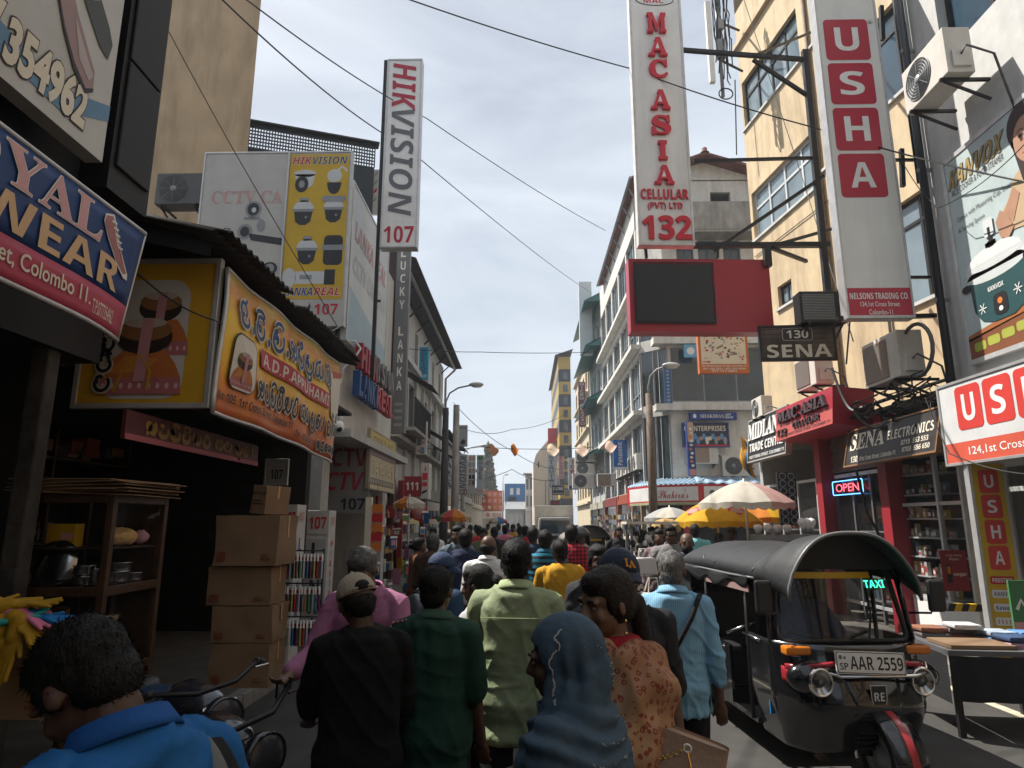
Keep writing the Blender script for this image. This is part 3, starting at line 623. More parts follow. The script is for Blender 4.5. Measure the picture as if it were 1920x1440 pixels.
# ---- camera shop: tall vertical sign
AF = M('aluminium_edge', (.5, .5, .5), .4, .5, noise=.1, dirt=.3)
p, w, h = face_pts(713, 112, 780, 463, 12.4)
t, a = board('vertical_sign', 'tall grey-white vertical sign with slanted red and grey capitals running down to a red 107', 'sign', p, 0, w, h, .22, M('backlit_face_grey', (.78, .78, .77), .4, noise=.05, dirt=.2, streak=True), AF, .02)
a.text('HIK', .16, .715, .68, .265, flat((.40, .02, .05)), 'bi', 2, rot=-90, out=SW, outw=.02); a.text('VISION', .16, .155, .68, .565, flat((.13, .13, .15)), 'bi', 2, rot=-90, out=SW, outw=.02)
a.text('107', .08, .02, .84, .085, flat((.48, .015, .05)), 'b', 2); fin(a, t)
t = thing('sign_post', 'thin black steel post carrying the tall vertical sign', 'post', (p.x - .07, 12.5, 4.5)); MB().box(-.035, .035, -.035, .035, 0, p.z + h - 4.45, BLKF).box(-.02, .1, -.02, .02, p.z + h - 5.2, p.z + h - 5.16, BLKF).box(-.02, .1, -.02, .02, 1.6, 1.64, BLKF).build('shaft', t)
# ---- board of cameras
p, w, h = face_pts(352, 286, 643, 612, 11.7)
t, a = board('camera_board', 'wide white and yellow board printed with rows of security cameras, 107 at its foot', 'sign', p, 0, w, h, .12, flat((.46, .45, .43)), AF, .02)
YM = flat((.56, .36, .015)); a.rect(.585, .145, .985, .985, YM, 1); MB().box(w * .570, w * .582, -.03, -.001, 0, h, AF).build('divider', t)
a.text('HIK', .60, .925, .135, .045, flat((.42, .02, .04)), 'bi', 3, out=SW, outw=.03); a.text('VISION', .737, .925, .235, .045, flat((.05, .05, .08)), 'bi', 3, out=SW, outw=.03)
a.text('LANKA', .60, .165, .19, .045, SB, 'bi', 3, out=SW, outw=.03); a.text('REAL', .80, .165, .165, .045, SR, 'bi', 3, out=SW, outw=.03)
a.text('street', .60, .05, .19, .075, SK, 's', 2); a.text('107', .81, .06, .15, .06, SR, 'b', 2); a.text('CCTV CA', .07, .695, .48, .075, flat((.52, .30, .28)), 's', 2)
fin(a, t); a = Art(-.002, w, h)
CW = flat((.55, .57, .58)); CD = flat((.015, .017, .022)); CM = flat((.25, .27, .29))
def domecam(x, z, s, big=True):
    a.rect(x - .03 * s, z + .045 * s, x + .03 * s, z + .07 * s, CM, 2); a.ell(x, z, .07 * s, .055 * s, CW, 2, a0=0, a1=180); a.rect(x - .072 * s, z - .012 * s, x + .072 * s, z + .004 * s, CM, 3)
    a.P([(x - .062 * s, z - .012 * s), (x - .05 * s, z - .07 * s), (x - .02 * s, z - .09 * s), (x + .02 * s, z - .09 * s), (x + .05 * s, z - .07 * s), (x + .062 * s, z - .012 * s)], CD, 2); a.ell(x + .02 * s, z - .045 * s, .008 * s, .008 * s, CM, 4, 8)
a.ell(.69, .87, .075, .022, CW, 2); a.P([(.62, .865), (.76, .865), (.745, .80), (.70, .775), (.65, .79)], CW, 2); a.ell(.672, .805, .045, .048, CD, 3); a.ell(.672, .805, .02, .022, CM, 4)
a.ell(.89, .855, .05, .04, CW, 2); a.line([(.89, .87), (.94, .91), (.975, .88)], .05, CW, 3); a.ell(.89, .80, .045, .055, CD, 2, a0=180, a1=360); a.rect(.842, .80, .938, .815, CD, 2)
domecam(.695, .655, 1); domecam(.735, .43, 1); domecam(.895, .665, .95)
a.rrect(.815, .70, .975, .735, .02, CM, 4); a.rrect(.845, .335, .97, .505, .03, CD, 2); a.rect(.835, .42, .98, .45, CM, 3)
a.ell(.63, .265, .045, .055, CW, 2); a.rect(.67, .23, .86, .30, CW, 2); a.rect(.86, .225, .93, .31, CD, 3); a.rect(.70, .255, .78, .28, CM, 3)
a.ell(.36, .66, .055, .05, CM, 2); a.ell(.36, .66, .04, .038, CD, 3); a.ell(.365, .655, .015, .015, CW, 4); a.rect(.30, .60, .41, .615, CM, 2)
a.ell(.42, .565, .028, .035, CM, 2); a.ell(.315, .53, .05, .045, CM, 2); a.ell(.315, .53, .03, .03, CD, 3); a.P([(.34, .52), (.57, .49), (.57, .45), (.36, .48)], CD, 2); a.ell(.18, .50, .04, .05, SCRM, 2); a.line([(.14, .50), (.18, .55), (.22, .545)], .02, CD, 3); a.ell(.5, .32, .05, .035, CD, 2); a.ell(.5, .32, .03, .025, CM, 3)
fin(a, t, 'camera_pictures')
# white boards along the shop's upper storey
p, w, h = side_pts(648, 308, 636, 712, -3.35)
t, a = board('fascia_board', 'sun-faded white fascia board with ghosted red and dark lettering above the raised letters', 'sign', p, RL, w, h, .1, flat((.50, .55, .58)), AF, .03)
for i, (tx, c) in enumerate((('LANKA REAL', (.45, .22, .22)), ('CCTV CAMERA', (.42, .46, .50)))): a.text(tx, .08, .66 - i * .22, .84, .13, flat(c), 'bi', 2)
a.P([(.0, 0), (1, 0), (1, .2), (0, .34)], flat((.30, .42, .50)), 1); fin(a, t)
# raised letters
for tx, c, u0, v0, v1, u1, nm in (('HIK', (.30, .012, .03), 665, 640, 690, 690, 'raised_letter'), ('VISION', (.16, .15, .16), 691, 663, 708, 722, 'raised_letter'), ('LANKA', (.012, .06, .20), 660, 692, 740, 694, 'raised_letter'), ('REAL', (.34, .02, .03), 695, 722, 762, 722, 'raised_letter')):
    p, w, h = side_pts(u0, v0, v1, u1, -3.32); n = len(tx)
    for i, ch in enumerate(tx):
        a = Art(0, w / n * .86, h); a.text(ch, 0, 0, 1 if ch != 'I' else .4, 1, flat(c), 'b', 0, ext=.14, off=.02); o = a.build(nm, None); o.location = p + Vector((0, w / n * i, 0)); o.rotation_euler = (0, 0, RL)
        tag(o, 'raised %s letter %s, %s in the %s row on the camera shop fascia' % ({'HIK': 'red', 'VISION': 'steel', 'LANKA': 'blue', 'REAL': 'crimson'}[tx], ch, ORD[i + {'HIK': 0, 'VISION': 3, 'LANKA': 0, 'REAL': 5}[tx]], 'upper' if tx in ('HIK', 'VISION') else 'lower'), 'letter', 'raised shop letters')
t = thing('shop_lamp', 'white gooseneck lamp curling out from the camera shop corner', 'lamp', PX(640, 680, -3.5)); MB().tube([(0, 0, -.28), (.05, 0, -.1), (.25, 0, .1), (.36, 0, .28), (.25, 0, .42), (.02, 0, .42)], .022, SW, 7).tube([(0, 0, -.28), (-.03, 0, -.42)], [.03, .06], SW, 8).build('arm', t)
for u, v in ((637, 800), (632, 780)): pass
p = PY(636, 800, 11.5); t = thing('security_camera', 'white dome camera hanging under the camera shop slab', 'camera', p); MB().cyl((0, 0, .1), (0, 0, .25), .05, SW, 10).ball((0, 0, 0), (.09, .12, .11), SW, 14).build('housing', t); MB().ball((.02, -.06, -.05), .055, SK, 10).build('lens', t)
# tall dark panels with LUCKY LANKA and the CCTV panel
p, w, h = face_pts(712, 463, 732, 800, 17.6)
t, a = board('vertical_sign', 'tall dark brown vertical panel with small white words at its left edge', 'sign', p, 0, w, h, .15, flat((.045, .025, .03)))
for i, s_ in enumerate(('ES', 'TS', 'TS', 'TS')): a.text(s_, .04, .36 - i * .06, .34, .03, SW, 'b')
fin(a, t)
p, w, h = face_pts(733, 463, 758, 812, 17.5)
t, a = board('vertical_sign', 'tall slate grey vertical sign with a column of white capitals', 'sign', p, 0, w, h, .2, flat((.16, .17, .18)))
a.stack('LUCKY LANKA', .48, .99, .22, .4, SW, 'b', gap=.5); [a.rect(.2, .14 - i * .035, .8, .155 - i * .035, SG, 2) for i in range(4)]; fin(a, t)
p, w, h = face_pts(580, 838, 690, 962, 13.6)
t, a = board('wall_panel', 'grey panel with CCTV painted twice in red over a black 107', 'sign', p, 0, w, h, .06, flat((.24, .24, .24)))
a.text('CCTV', .12, .70, .83, .28, flat((.20, .03, .045)), 'b'); a.text('CCTV', .02, .34, .9, .28, flat((.36, .03, .06)), 'bi'); a.text('107', .52, .05, .42, .17, SK, 'b'); fin(a, t)
p, w, h = face_pts(496, 862, 537, 908, 9.6)
t, a = board('small_sign', 'small white plate with 107 hanging over the cartons', 'sign', p, 0, w, h, .03, flat((.30, .30, .29)), SG, .012); a.text('107', .25, .2, .55, .4, SK, 'b'); fin(a, t)
# ---- shoe billboards at the left edge
pa = PX(0, 140, -2.95); pb = PX(192, 300, -2.95); pc = PX(205, 0, -2.95)
z0 = pb.z - .02; y1 = pb.y; w = 2.2; h = 2.0
t, a = board('billboard', 'large pale billboard printed with men\'s shoes and a phone number', 'billboard', (-2.95, y1 - w, z0), RL, w, h, .12, flat((.48, .48, .46)))
a.P([(0, .30), (.45, .17), (.78, .12), (1, .22), (1, .16), (.8, .05), (.45, .07), (0, .16)], flat((.10, .22, .36)), 1); a.P([(.3, .75), (.62, .48), (.72, .5), (.42, .84), (.3, .85)], flat((.05, .13, .24)), 1)
g0, g1 = (PX(4, 100, -2.95).y - (y1 - w)) / w, (PX(156, 240, -2.95).y - (y1 - w)) / w; a.text('077 7', g0 - (g1 - g0) * .75, .06, (g1 - g0) * .7, .16, SCRM, 'r', 3, out=SK, outw=.03, off=.045); a.text('354962', g0, .045, g1 - g0, .16, SCRM, 'r', 3, out=SK, outw=.03, off=.045, shear=.03); fin(a, t)
a = Art(-.002, w, h); s0_, s1_ = (PX(80, 20, -2.95).y - (y1 - w)) / w, (PX(172, 170, -2.95).y - (y1 - w)) / w
a.P([(.66, .62), (.69, .64), (.72, .55), (.80, .42), (.88, .33), (.925, .28), (.93, .22), (.89, .195), (.82, .24), (.75, .32), (.69, .42)], flat((.30, .20, .20)), 3); a.P([(.655, .62), (.69, .42), (.75, .31), (.82, .22), (.89, .175), (.93, .205), (.93, .22), (.89, .195), (.82, .245), (.75, .33), (.695, .43), (.67, .63)], SK, 4)
a.P([(.67, .60), (.69, .62), (.72, .54), (.73, .47), (.71, .44)], SK, 4); a.P([(.79, .40), (.87, .31), (.92, .26), (.9, .23), (.84, .27)], flat((.42, .36, .35)), 4)
a.P([(.72, .66), (.76, .69), (.90, .56), (.97, .49), (1, .44), (.985, .37), (.93, .39), (.84, .47), (.75, .57)], flat((.05, .06, .055)), 3); a.P([(.755, .665), (.83, .60), (.90, .545), (.87, .52), (.79, .58)], SG, 4)
a.ell(.98, .74, .08, .05, flat((.05, .05, .055)), 3, rot=-35); a.P([(.42, .60), (.5, .52), (.56, .42), (.52, .40), (.44, .48)], SG, 3)
a.v = [((s0_ + (x / w - .655) / .275 * (s1_ - s0_)) * w, y, z) for x, y, z in a.v]; fin(a, t, 'shoe_pictures')
p, w, h = side_pts(0, 222, 520, 250, -2.62); y1 = PX(262, 520, -2.62).y; z0 = p.z - .0; w = 2.4
t = thing('shop_sign', 'bent blue and crimson shop sign in pink and gold letters with a sneaker', 'sign', (-2.62, y1 - w, z0), RL)
hh = PX(262, 440, -2.62).z - z0 + .02; zb = PX(212, 610, -2.62).z - z0
def bend(x, z): return (x, .16 * max(0, x / w - .72) ** 2 * 8 * (1 - z / hh), z)       # the lower far corner curls back
BSn = flat((.010, .045, .17)); m = MB(); m.grid(lambda u_, v_: bend(u_ * w, v_ * hh * .70 + hh * .30), 24, 6, BSn).grid(lambda u_, v_: bend(u_ * w, v_ * hh * .30), 24, 4, flat((.40, .045, .085))); m.build('panel', t, thick=.012)
m = MB(); m.tube([bend(i * w / 16, hh + .01) for i in range(17)], .016, AF, 6).tube([bend(i * w / 16, -.01) for i in range(17)], .016, AF, 6).tube([bend(w, hh * i / 6) for i in range(7)], .012, AF, 6).build('frame', t)
a = Art(-.012, w, hh); PKT = flat((.60, .33, .34)); GLD = flat((.60, .40, .22))
fu = lambda u_, v_: (PX(u_, v_, -2.62).y - (y1 - w)) / w
f0, f1 = fu(-4, 330), fu(188, 430); a.text('YAL', f0, .66, f1 - f0, .30, PKT, 's', 3, out=SW, outw=.015); a.text('RO', f0 - (f1 - f0) * .72, .66, (f1 - f0) * .68, .30, PKT, 's', 3, out=SW, outw=.015)
f0, f1 = fu(-60, 400), fu(222, 540); a.text('WEAR', f0, .335, f1 - f0, .27, GLD, 'b', 2); f2, f3 = fu(-12, 490), fu(166, 575); a.text('et, Colombo 11.', f2, .09, f3 - f2, .15, SCRM, 'r', 2, off=.01); a.text('1st Cross Stre', f2 - .36, .09, .35, .15, SCRM, 'r', 2, off=.01); f4 = fu(218, 605); a.text('T.P.0777354962', f3 + .01, .06, f4 - f3 - .01, .12, SCRM, 'r', 2)
sh0, sh1 = fu(192, 420), fu(246, 500); q0 = len(a.v); a.P([(.80, .93), (.845, .97), (.875, .86), (.92, .70), (.985, .55), (.99, .50), (.96, .50), (.90, .58), (.83, .74), (.795, .86)], SW, 2); a.P([(.805, .92), (.84, .945), (.87, .85), (.915, .69), (.975, .55), (.955, .53), (.90, .60), (.835, .75), (.80, .86)], flat((.38, .15, .16)), 3)
for i in range(5): a.line([(.835 + i * .014, .90 - i * .045), (.865 + i * .014, .905 - i * .045)], .012, SW, 4)
a.v[q0:] = [((sh0 + (x / w - .80) / .19 * (sh1 - sh0)) * w, y, z) for x, y, z in a.v[q0:]]
a.v = [(x, y + bend(x, z)[1], z) for x, y, z in a.v]; fin(a, t)
# ---- the ceremonial goods shop: picture board and the big banner
YB = PX(398, 772, -2.60).y - .03
PX2 = PY(402, 492, YB); PB2 = PY(388, 762, YB); w = PB2.x - PY(136, 758, YB).x; p = Vector((PB2.x - w, YB, PB2.z)); h = PX2.z - PB2.z + .02
t, a = board('picture_board', 'ochre picture board of stacked offering bundles facing up the street', 'sign', p, 0, w, h, .05, flat((.50, .29, .015)), AF, .03)
a.rrect(.18, .05, .80, .86, .14, flat((.46, .44, .43)), 1)
def atapirikara(x0, z0, W, H, l=2):       # robes bundle with a black bowl and a printed ribbon
    q = lambda x, z: (x0 + x * W, z0 + z * H)
    a.P([q(0, 0), q(1, 0), q(.98, .16), q(.0, .16)], flat((.36, .12, .13)), l); a.P([q(.0, .16), q(.98, .16), q(.9, .30), q(.78, .42), q(.25, .42), q(.08, .30)], flat((.42, .13, .03)), l); a.P([q(.1, .2), q(.55, .22), q(.7, .34), q(.3, .38)], flat((.50, .20, .04)), l + 1)
    a.ell(*q(.5, .56), .34 * W, .17 * H, flat((.022, .015, .012)), l + 1); a.ell(*q(.5, .63), .33 * W, .11 * H, flat((.22, .10, .035)), l + 2); a.ell(*q(.5, .70), .26 * W, .05 * H, flat((.38, .33, .28)), l + 3)
    a.P([q(.42, .12), q(.56, .12), q(.60, .74), q(.46, .74)], flat((.42, .20, .22)), l + 4); a.line([q(.2, .02), q(.3, .25), q(.48, .38), q(.62, .22), q(.6, .03)], .02 * W * 2, flat((.45, .24, .02)), l + 5)
    for i in range(9): a.ell(*q(.06 + i * .11, .08), .025 * W, .03 * H, flat((.55, .35, .36)), l + 1, 8)
atapirikara(.34, .34, .48, .58, 2); atapirikara(.18, .08, .62, .68, 8); fin(a, t, 'offering_picture')
a = Art(-.02, w, h); sinhala(a, ['ra', 'ka+i', 'ra+i', 'tta'], .145, .1, .13, .52, SK, .03, 3, out=flat((.5, .48, .44)), ot=.025, down=True); fin(a, t)
pa = PX(400, 482, -2.60); p, w, h = side_pts(398, 482, 772, 624, -2.60); hb = h
t = thing('shop_banner', 'big yellow and orange banner with blue and black Sinhala lettering around a red strip', 'banner', (-2.60, p.y, p.z), RL)
YG = flat((.62, .38, .04)); OG = flat((.50, .13, .02)); MG = flat((.58, .26, .03))
def sag(x, z): return (x, -.03 * math.sin(PI * z / h) + .05 * (x / w) ** 3 * (1 - z / h) + .02 * math.sin(x * 5 + z * 4), z - .10 * (x / w) ** 2 * (1 - z / h))
gm = bpy.data.materials.new('banner_print'); gm.use_nodes = True; nt_ = gm.node_tree; pr = nt_.nodes['Principled BSDF']; pr.inputs['Roughness'].default_value = .38; tcc = nt_.nodes.new('ShaderNodeTexCoord'); sx = nt_.nodes.new('ShaderNodeSeparateXYZ'); nz = nt_.nodes.new('ShaderNodeTexNoise'); nz.inputs['Scale'].default_value = 2.6; ad = nt_.nodes.new('ShaderNodeMath'); ad.operation = 'MULTIPLY_ADD'; rp = nt_.nodes.new('ShaderNodeValToRGB')
lk = nt_.links.new; lk(tcc.outputs['Object'], sx.inputs[0]); lk(tcc.outputs['Object'], nz.inputs['Vector']); lk(nz.outputs['Fac'], ad.inputs[0]); ad.inputs[1].default_value = .55; lk(sx.outputs[2], ad.inputs[2]); mr = nt_.nodes.new('ShaderNodeMapRange'); mr.inputs[1].default_value = .15; mr.inputs[2].default_value = h + .3; lk(ad.outputs[0], mr.inputs[0]); lk(mr.outputs[0], rp.inputs[0]); lk(rp.outputs[0], pr.inputs['Base Color'])
for i_, (ps, c) in enumerate(((0, (.44, .07, .02)), (.28, (.66, .20, .03)), (.45, (.78, .45, .04)), (.72, (.80, .54, .07)), (.88, (.64, .28, .08)), (1, (.52, .48, .14)))):
    e = rp.color_ramp.elements[i_] if i_ < 2 else rp.color_ramp.elements.new(ps); e.position = ps; e.color = (*c, 1)
m = MB(); m.grid(lambda u_, v_: sag(u_ * w, v_ * h), 30, 14, gm); m.build('cloth', t, thick=.008)
m = MB(); m.tube([sag(0, h * i / 10) for i in range(11)], .022, AF, 6).tube([sag(w * i / 14, h) for i in range(15)], .018, AF, 6).tube([sag(w * i / 14, 0) for i in range(15)], .018, AF, 6).build('frame', t)
a = Art(-.024, w, h); NB = flat((.012, .05, .16)); WO = flat((.62, .58, .50))
sinhala(a, ['e', '.', 'da+i', '.', 'pa+i', '.', 'a', 'pa+l', 'pa+u', 'ha', 'aa', 'ma+i'], .05, .66, .84, .20, NB, .040, 4, out=WO, ot=.030)
[a.rect(.22 + i * .02, .455, .24 + i * .02, .60, flat((.42, .025, .05)), 2) for i in range(32)]; a.text('A.D.P.APPUHAMI', .235, .475, .60, .10, WO, 'b', 3)
sinhala(a, ['a', 'tta', 'pa+i', 'ra+i', 'ka', 'ra', ' ', 'sa', 'ha', ' ', 'pa+u', 'ja', 'aa', ' ', 'bha', 'aa', 'nda'], .20, .20, .78, .17, SK, .034, 4, out=WO, ot=.028)
a.text('No: 105, 1st Cross Street, Colombo 11', .0, .085, .50, .075, SK, 'bi', 3); a.text('Tel - 0766844161', .53, .05, .22, .06, SK, 'bi', 3); sinhala(a, ['ve', 'e', 'ja', 'nda', 've'], .78, .045, .2, .09, SK, .03, 3, out=WO, ot=.02)
a.v = [(x, y + sag(x, z)[1], sag(x, z)[2]) for x, y, z in a.v]; fin(a, t)
a = Art(-.024, w, h); a.rrect(.045, .20, .185, .60, .09, SK, 1); a.rrect(.05, .205, .18, .59, .085, WO, 2); atapirikara(.055, .22, .11, .34, 3)
a.P([(.88, .40), (1, .36), (1, .86), (.88, .84)], WO, 2); a.ell(.945, .66, .04, .13, flat((.56, .50, .38)), 3); a.ell(.93, .70, .012, .03, SK, 4, 10); a.ell(.96, .69, .012, .03, SK, 4, 10); a.P([(.89, .78), (1, .82), (1, .90), (.89, .86)], flat((.45, .10, .05)), 3); a.rect(.90, .40, .93, .56, SK, 4); a.rect(.96, .38, .99, .55, SBR, 4)
a.v = [(x, y + sag(x, z)[1], sag(x, z)[2]) for x, y, z in a.v]; fin(a, t, 'offering_picture')
p, w, h = side_pts(232, 765, 822, 480, -3.05)
t, a = board('shop_banner', 'dark red banner with dull gold Sinhala letters in the shade under the big banner', 'banner', p, RL, w, h, .03, flat((.07, .012, .012)))
sinhala(a, ['a', 'tta', 'pa+i', 'ra+i', 'ka', 'ra', ' ', 'sa', 'ha', ' ', 'pa+u', 'ja', 'aa'], .1, .32, .85, .5, flat((.22, .12, .015)), .04, 2); a.rect(0, 0, 1, .2, flat((.32, .07, .09)), 2); fin(a, t)
# cream board of kitchen goods, red 111 box, round red sign
p, w, h = side_pts(690, 800, 915, 762, -3.2); w *= .62
t, a = board('shop_board', 'cream shop board with small line drawings of fans and kettles', 'sign', p, RL, w, h, .06, flat((.48, .42, .27)), flat((.3, .26, .18)), .02)
a.rect(.0, .72, 1, 1, flat((.46, .36, .10)), 1)
sinhala(a, ['sa', 'ma', 'da', 'ra', ' ', 'ka', 'sa'], .1, .78, .8, .14, flat((.16, .15, .08)), .03, 2); a.rect(.05, .56, .95, .69, flat((.16, .11, .16)), 1.5); a.rect(.06, .08, .94, .19, flat((.12, .10, .09)), 1.5); [a.rect(.08 + .06 * i, .585, .105 + .06 * i, .665, flat((.36, .31, .30)), 2) for i in range(14)]; [a.rect(.08 + .06 * i, .10, .115 + .06 * i, .17, flat((.36, .33, .24)), 2) for i in range(14)]
for i in range(7): a.ell(.14 + .12 * i, .43 - .1 * (i % 2), .035, .06, flat((.16, .12, .12)), 2, 10); a.ell(.14 + .12 * i, .43 - .1 * (i % 2), .022, .04, SCRM, 3, 10); a.rect(.13 + .12 * i, .25, .15 + .12 * i, .36, flat((.16, .12, .12)), 2)
fin(a, t)
p, w, h = face_pts(757, 893, 790, 930, 18)
t, a = board('shop_sign', 'deep red shop sign with 111 in white beside a tall white panel', 'sign', p, 0, w, h, .7, flat((.25, .015, .02))); a.text('111', .1, .3, .7, .4, SW, 'bi'); fin(a, t)
p, w, h = face_pts(788, 868, 803, 935, 18)
t, a = board('vertical_sign', 'white vertical panel with red letters next to the red 111 sign', 'sign', p, 0, w, h, .5, flat((.5, .48, .45))); a.P([(.4, .78), (.65, .78), (.55, .95)], SR, 2); a.rect(.2, .52, .85, .72, SR, 2); a.rect(.2, .34, .8, .46, SR, 2); a.P([(.2, .12), (.8, .2), (.8, .26), (.2, .2)], SK, 2); fin(a, t)
p = PY(786, 960, 19.5); t = thing('round_sign', 'round red-rimmed white sign on a short arm above the left shops', 'sign', p); T_ = Matrix.Rotation(PI / 2, 4, 'X'); MB().lathe([(0, 0), (.24, 0), (.24, -.08), (0, -.08)], SPK, n=24, T=T_).build('disc', t); MB().lathe([(.20, .02), (.25, .02), (.25, -.09), (.20, -.09), (.20, .02)], SR, n=24, T=T_).build('rim', t); MB().bar((-.6, 0, 0), (-.2, .04, 0), .03, .03, BLKF).build('arm', t)
# ---- right: the tall MAC ASIA sign
FC = M('backlit_face_warm', (.76, .75, .72), .45, noise=.05, nscale=2, dirt=.3, dcol=(.2, .18, .16), streak=True)
p, w, h = face_pts(1199, -60, 1319, 458, 11); w = .98; p.x = PY(1199, 458, 11).x
t, a = board('vertical_sign', 'tall pale vertical sign with raised red slab letters down to a large 132', 'sign', p, 0, w, h, .16, FC, M('white_frame', (.62, .61, .59), .5, dirt=.3), .03); t.rotation_euler[2] = R(3)
RR_ = M('red_letter', (.56, .012, .03), .35, noise=.04); HS = h
def slab(ch, cx, z, w_, h_):       # raised slab-serif capital
    if ch == 'I': pts = [[(.28, 0), (.72, 0), (.72, .14), (.62, .17), (.62, .83), (.72, .86), (.72, 1), (.28, 1), (.28, .86), (.38, .83), (.38, .17), (.28, .14)]]
    elif ch == 'A': pts = [[(0, 0), (.36, 0), (.36, .12), (.29, .14), (.32, .26), (.62, .26), (.66, .14), (.6, .12), (.6, 0), (1, 0), (1, .12), (.93, .14), (.64, 1), (.40, 1), (.36, .88), (.40, .86), (.12, .14), (0, .12)]]
    elif ch == 'M': pts = [[(0, 0), (.32, 0), (.32, .12), (.25, .14), (.25, .68), (.45, .1), (.55, .1), (.72, .66), (.72, .14), (.66, .12), (.66, 0), (1, 0), (1, .12), (.93, .14), (.93, .86), (1, .88), (1, 1), (.72, 1), (.5, .42), (.3, 1), (0, 1), (0, .88), (.08, .86), (.08, .14), (0, .12)]]
    else: return a.text(ch, (cx - w_ / 2) / w, z / h, w_ / w, h_ / h, RR_, 's', 2, ext=.04, off=.03)
    for q in pts: a.prism([(cx - w_ / 2 + x * w_, z + y * h_) for x, y in q], -.07, -.004, RR_)
    if ch == 'A': a.P([((cx - w_ / 2 + x * w_) / w, (z + y * h_) / h) for x, y in ((.37, .36), (.58, .36), (.49, .70))], FC, 32)
for ch, u, v0, v1 in (('M', 1236, 26, 62), ('A', 1238, 72, 106), ('C', 1241, 112, 146), ('A', 1244, 170, 206), ('S', 1248, 216, 253), ('I', 1250, 265, 300), ('A', 1254, 311, 346)):
    q0 = PY(u, v1, 11); q1 = PY(u, v0, 11); slab(ch, .49, q0.z - p.z, .36 if ch != 'I' else .36, q1.z - q0.z)
def zz(v): return (PY(1255, v, 11).z - p.z) / h
a.text('CELLULAR', .06, zz(373), .88, zz(354) - zz(373), RR_, 'b', 2, ext=.025); a.text('(PVT) LTD', .18, zz(394), .64, zz(379) - zz(394), RR_, 'b', 2, ext=.02); a.text('132', .06, zz(449), .90, zz(404) - zz(449), RR_, 'b', 2, ext=.035, off=.015); fin(a, t)
a = Art(-.004, w, h); a.ell(.5, zz(-2), .38, .018 * 7 / h, SK, 1); a.ell(.5, zz(-2), .36, .016 * 7 / h, SW, 2); a.text('MAC', .28, zz(4), .4, zz(-5) - zz(4), RR_, 'b', 3); fin(a, t, 'emblem')
# red box with the dark screen
p, w, h = face_pts(1177, 484, 1455, 622, 11.15); p.x = PY(1183, 622, 11.15).x; w = PY(1456, 622, 11.15).x - p.x
t, a = board('screen_box', 'big red sign box with a dark display screen in its left half', 'sign', p, 0, w, h, .3, M('glossy_red', (.37, .02, .035), .3, noise=.04, dirt=.1)); t.rotation_euler[2] = R(2)
MB().box(w * .045, w * .585, -.03, -.001, h * .13, h * .92, M('screen_black', (.012, .014, .016), .35, noise=.05)).build('screen', t)
m = MB(); x0, x1, z0, z1 = w * .04, w * .59, h * .12, h * .93
m.box(x0, x1, -.045, -.031, z1, z1 + .02, SK).box(x0, x1, -.045, -.031, z0 - .02, z0, SK).box(x0 - .02, x0, -.045, -.031, z0 - .02, z1 + .02, SK).box(x1, x1 + .02, -.045, -.031, z0 - .02, z1 + .02, SK).build('frame', t)
# brackets of the tall signs
t = thing('sign_bracket', 'black steel frame bracing the pale vertical sign off the yellow building', 'bracket', (0, 11.15, 0)); m = MB()
g = lambda u, v, Y=11.2: PY(u, v, Y) - Vector((0, 11.15, 0))
m.bar(g(1268, 93), g(1512, 112), .07, .07, BLKF).bar(g(1412, 112), g(1512, 178), .06, .06, BLKF).bar(g(1508, 95), g(1560, 640), .1, .1, BLKF).bar(g(1412, 105), g(1535, 55, 13), .05, .05, BLKF).bar(g(1300, 302), g(1530, 296), .05, .05, BLKF).bar(g(1340, 470), g(1545, 330), .06, .06, BLKF).bar(g(1195, 461), g(1555, 459), .09, .09, BLKF).bar(g(1445, 462), g(1575, 425, 12.5), .06, .06, BLKF).bar(g(1447, 465), g(1512, 490, 12), .06, .06, BLKF).bar(g(1437, 460), g(1440, 500), .12, .12, BLKF).bar(g(1345, 462), g(1345, 484), .05, .05, BLKF).bar(g(1210, 462), g(1212, 484), .05, .05, BLKF).build('arm', t)
# USHA vertical sign
p, w, h = face_pts(1591, -70, 1714, 595, 9.1); p = PY(1591, 595, 9.1); w = PY(1714, 590, 9.1).x - p.x; h = PY(1585, -70, 9.1).z - p.z
FC2 = M('backlit_face_grey_warm', (.70, .69, .66), .45, noise=.05, nscale=2, dirt=.25, dcol=(.25, .22, .2), streak=True)
t, a = board('vertical_sign', 'tall grey vertical sign with four large red letter tiles', 'sign', p, 0, w, h, .18, FC2, AF, .015); RT = flat((.44, .018, .045), .4)
def z9(v): return (PY(1640, v, 9.1).z - p.z) / h
for ch, v0, v1 in (('U', 36, 112), ('S', 118, 195), ('H', 202, 282), ('A', 288, 370)):
    a.rrect(.10, z9(v1), .84, z9(v0), .07, RT, 1); zz0, zz1 = z9(v1), z9(v0); d_ = zz1 - zz0; a.text(ch, .27, zz0 + d_ * .22, .40, d_ * .58, SW, 'b', 2)
a.text('R', .875, z9(44), .04, .006, SDG, 'b', 3); a.ell(.895, z9(41), .04, .0065, SDG, 1); a.ell(.895, z9(41), .033, .0055, FC2, 2)
a.rect(.015, .005, .985, z9(540), RT, 1); a.text('NELSONS TRADING CO.', .05, z9(561), .9, .016, SW, 'b', 2); a.text('124,1st Cross Street', .2, z9(576), .6, .014, SW, 'r', 2, off=.01); a.text('Colombo-11', .32, z9(590), .36, .013, SW, 'r', 2, off=.01); fin(a, t)
t = thing('sign_bracket', 'short black steel arms holding the red-tiled vertical sign to the wall', 'bracket', (0, 9.2, 0)); g = lambda u, v, Y=9.25: PY(u, v, Y) - Vector((0, 9.2, 0)); m = MB()
for v in (300, 520): m.bar(g(1650, v), g(1745, v), .04, .04, BLKF)
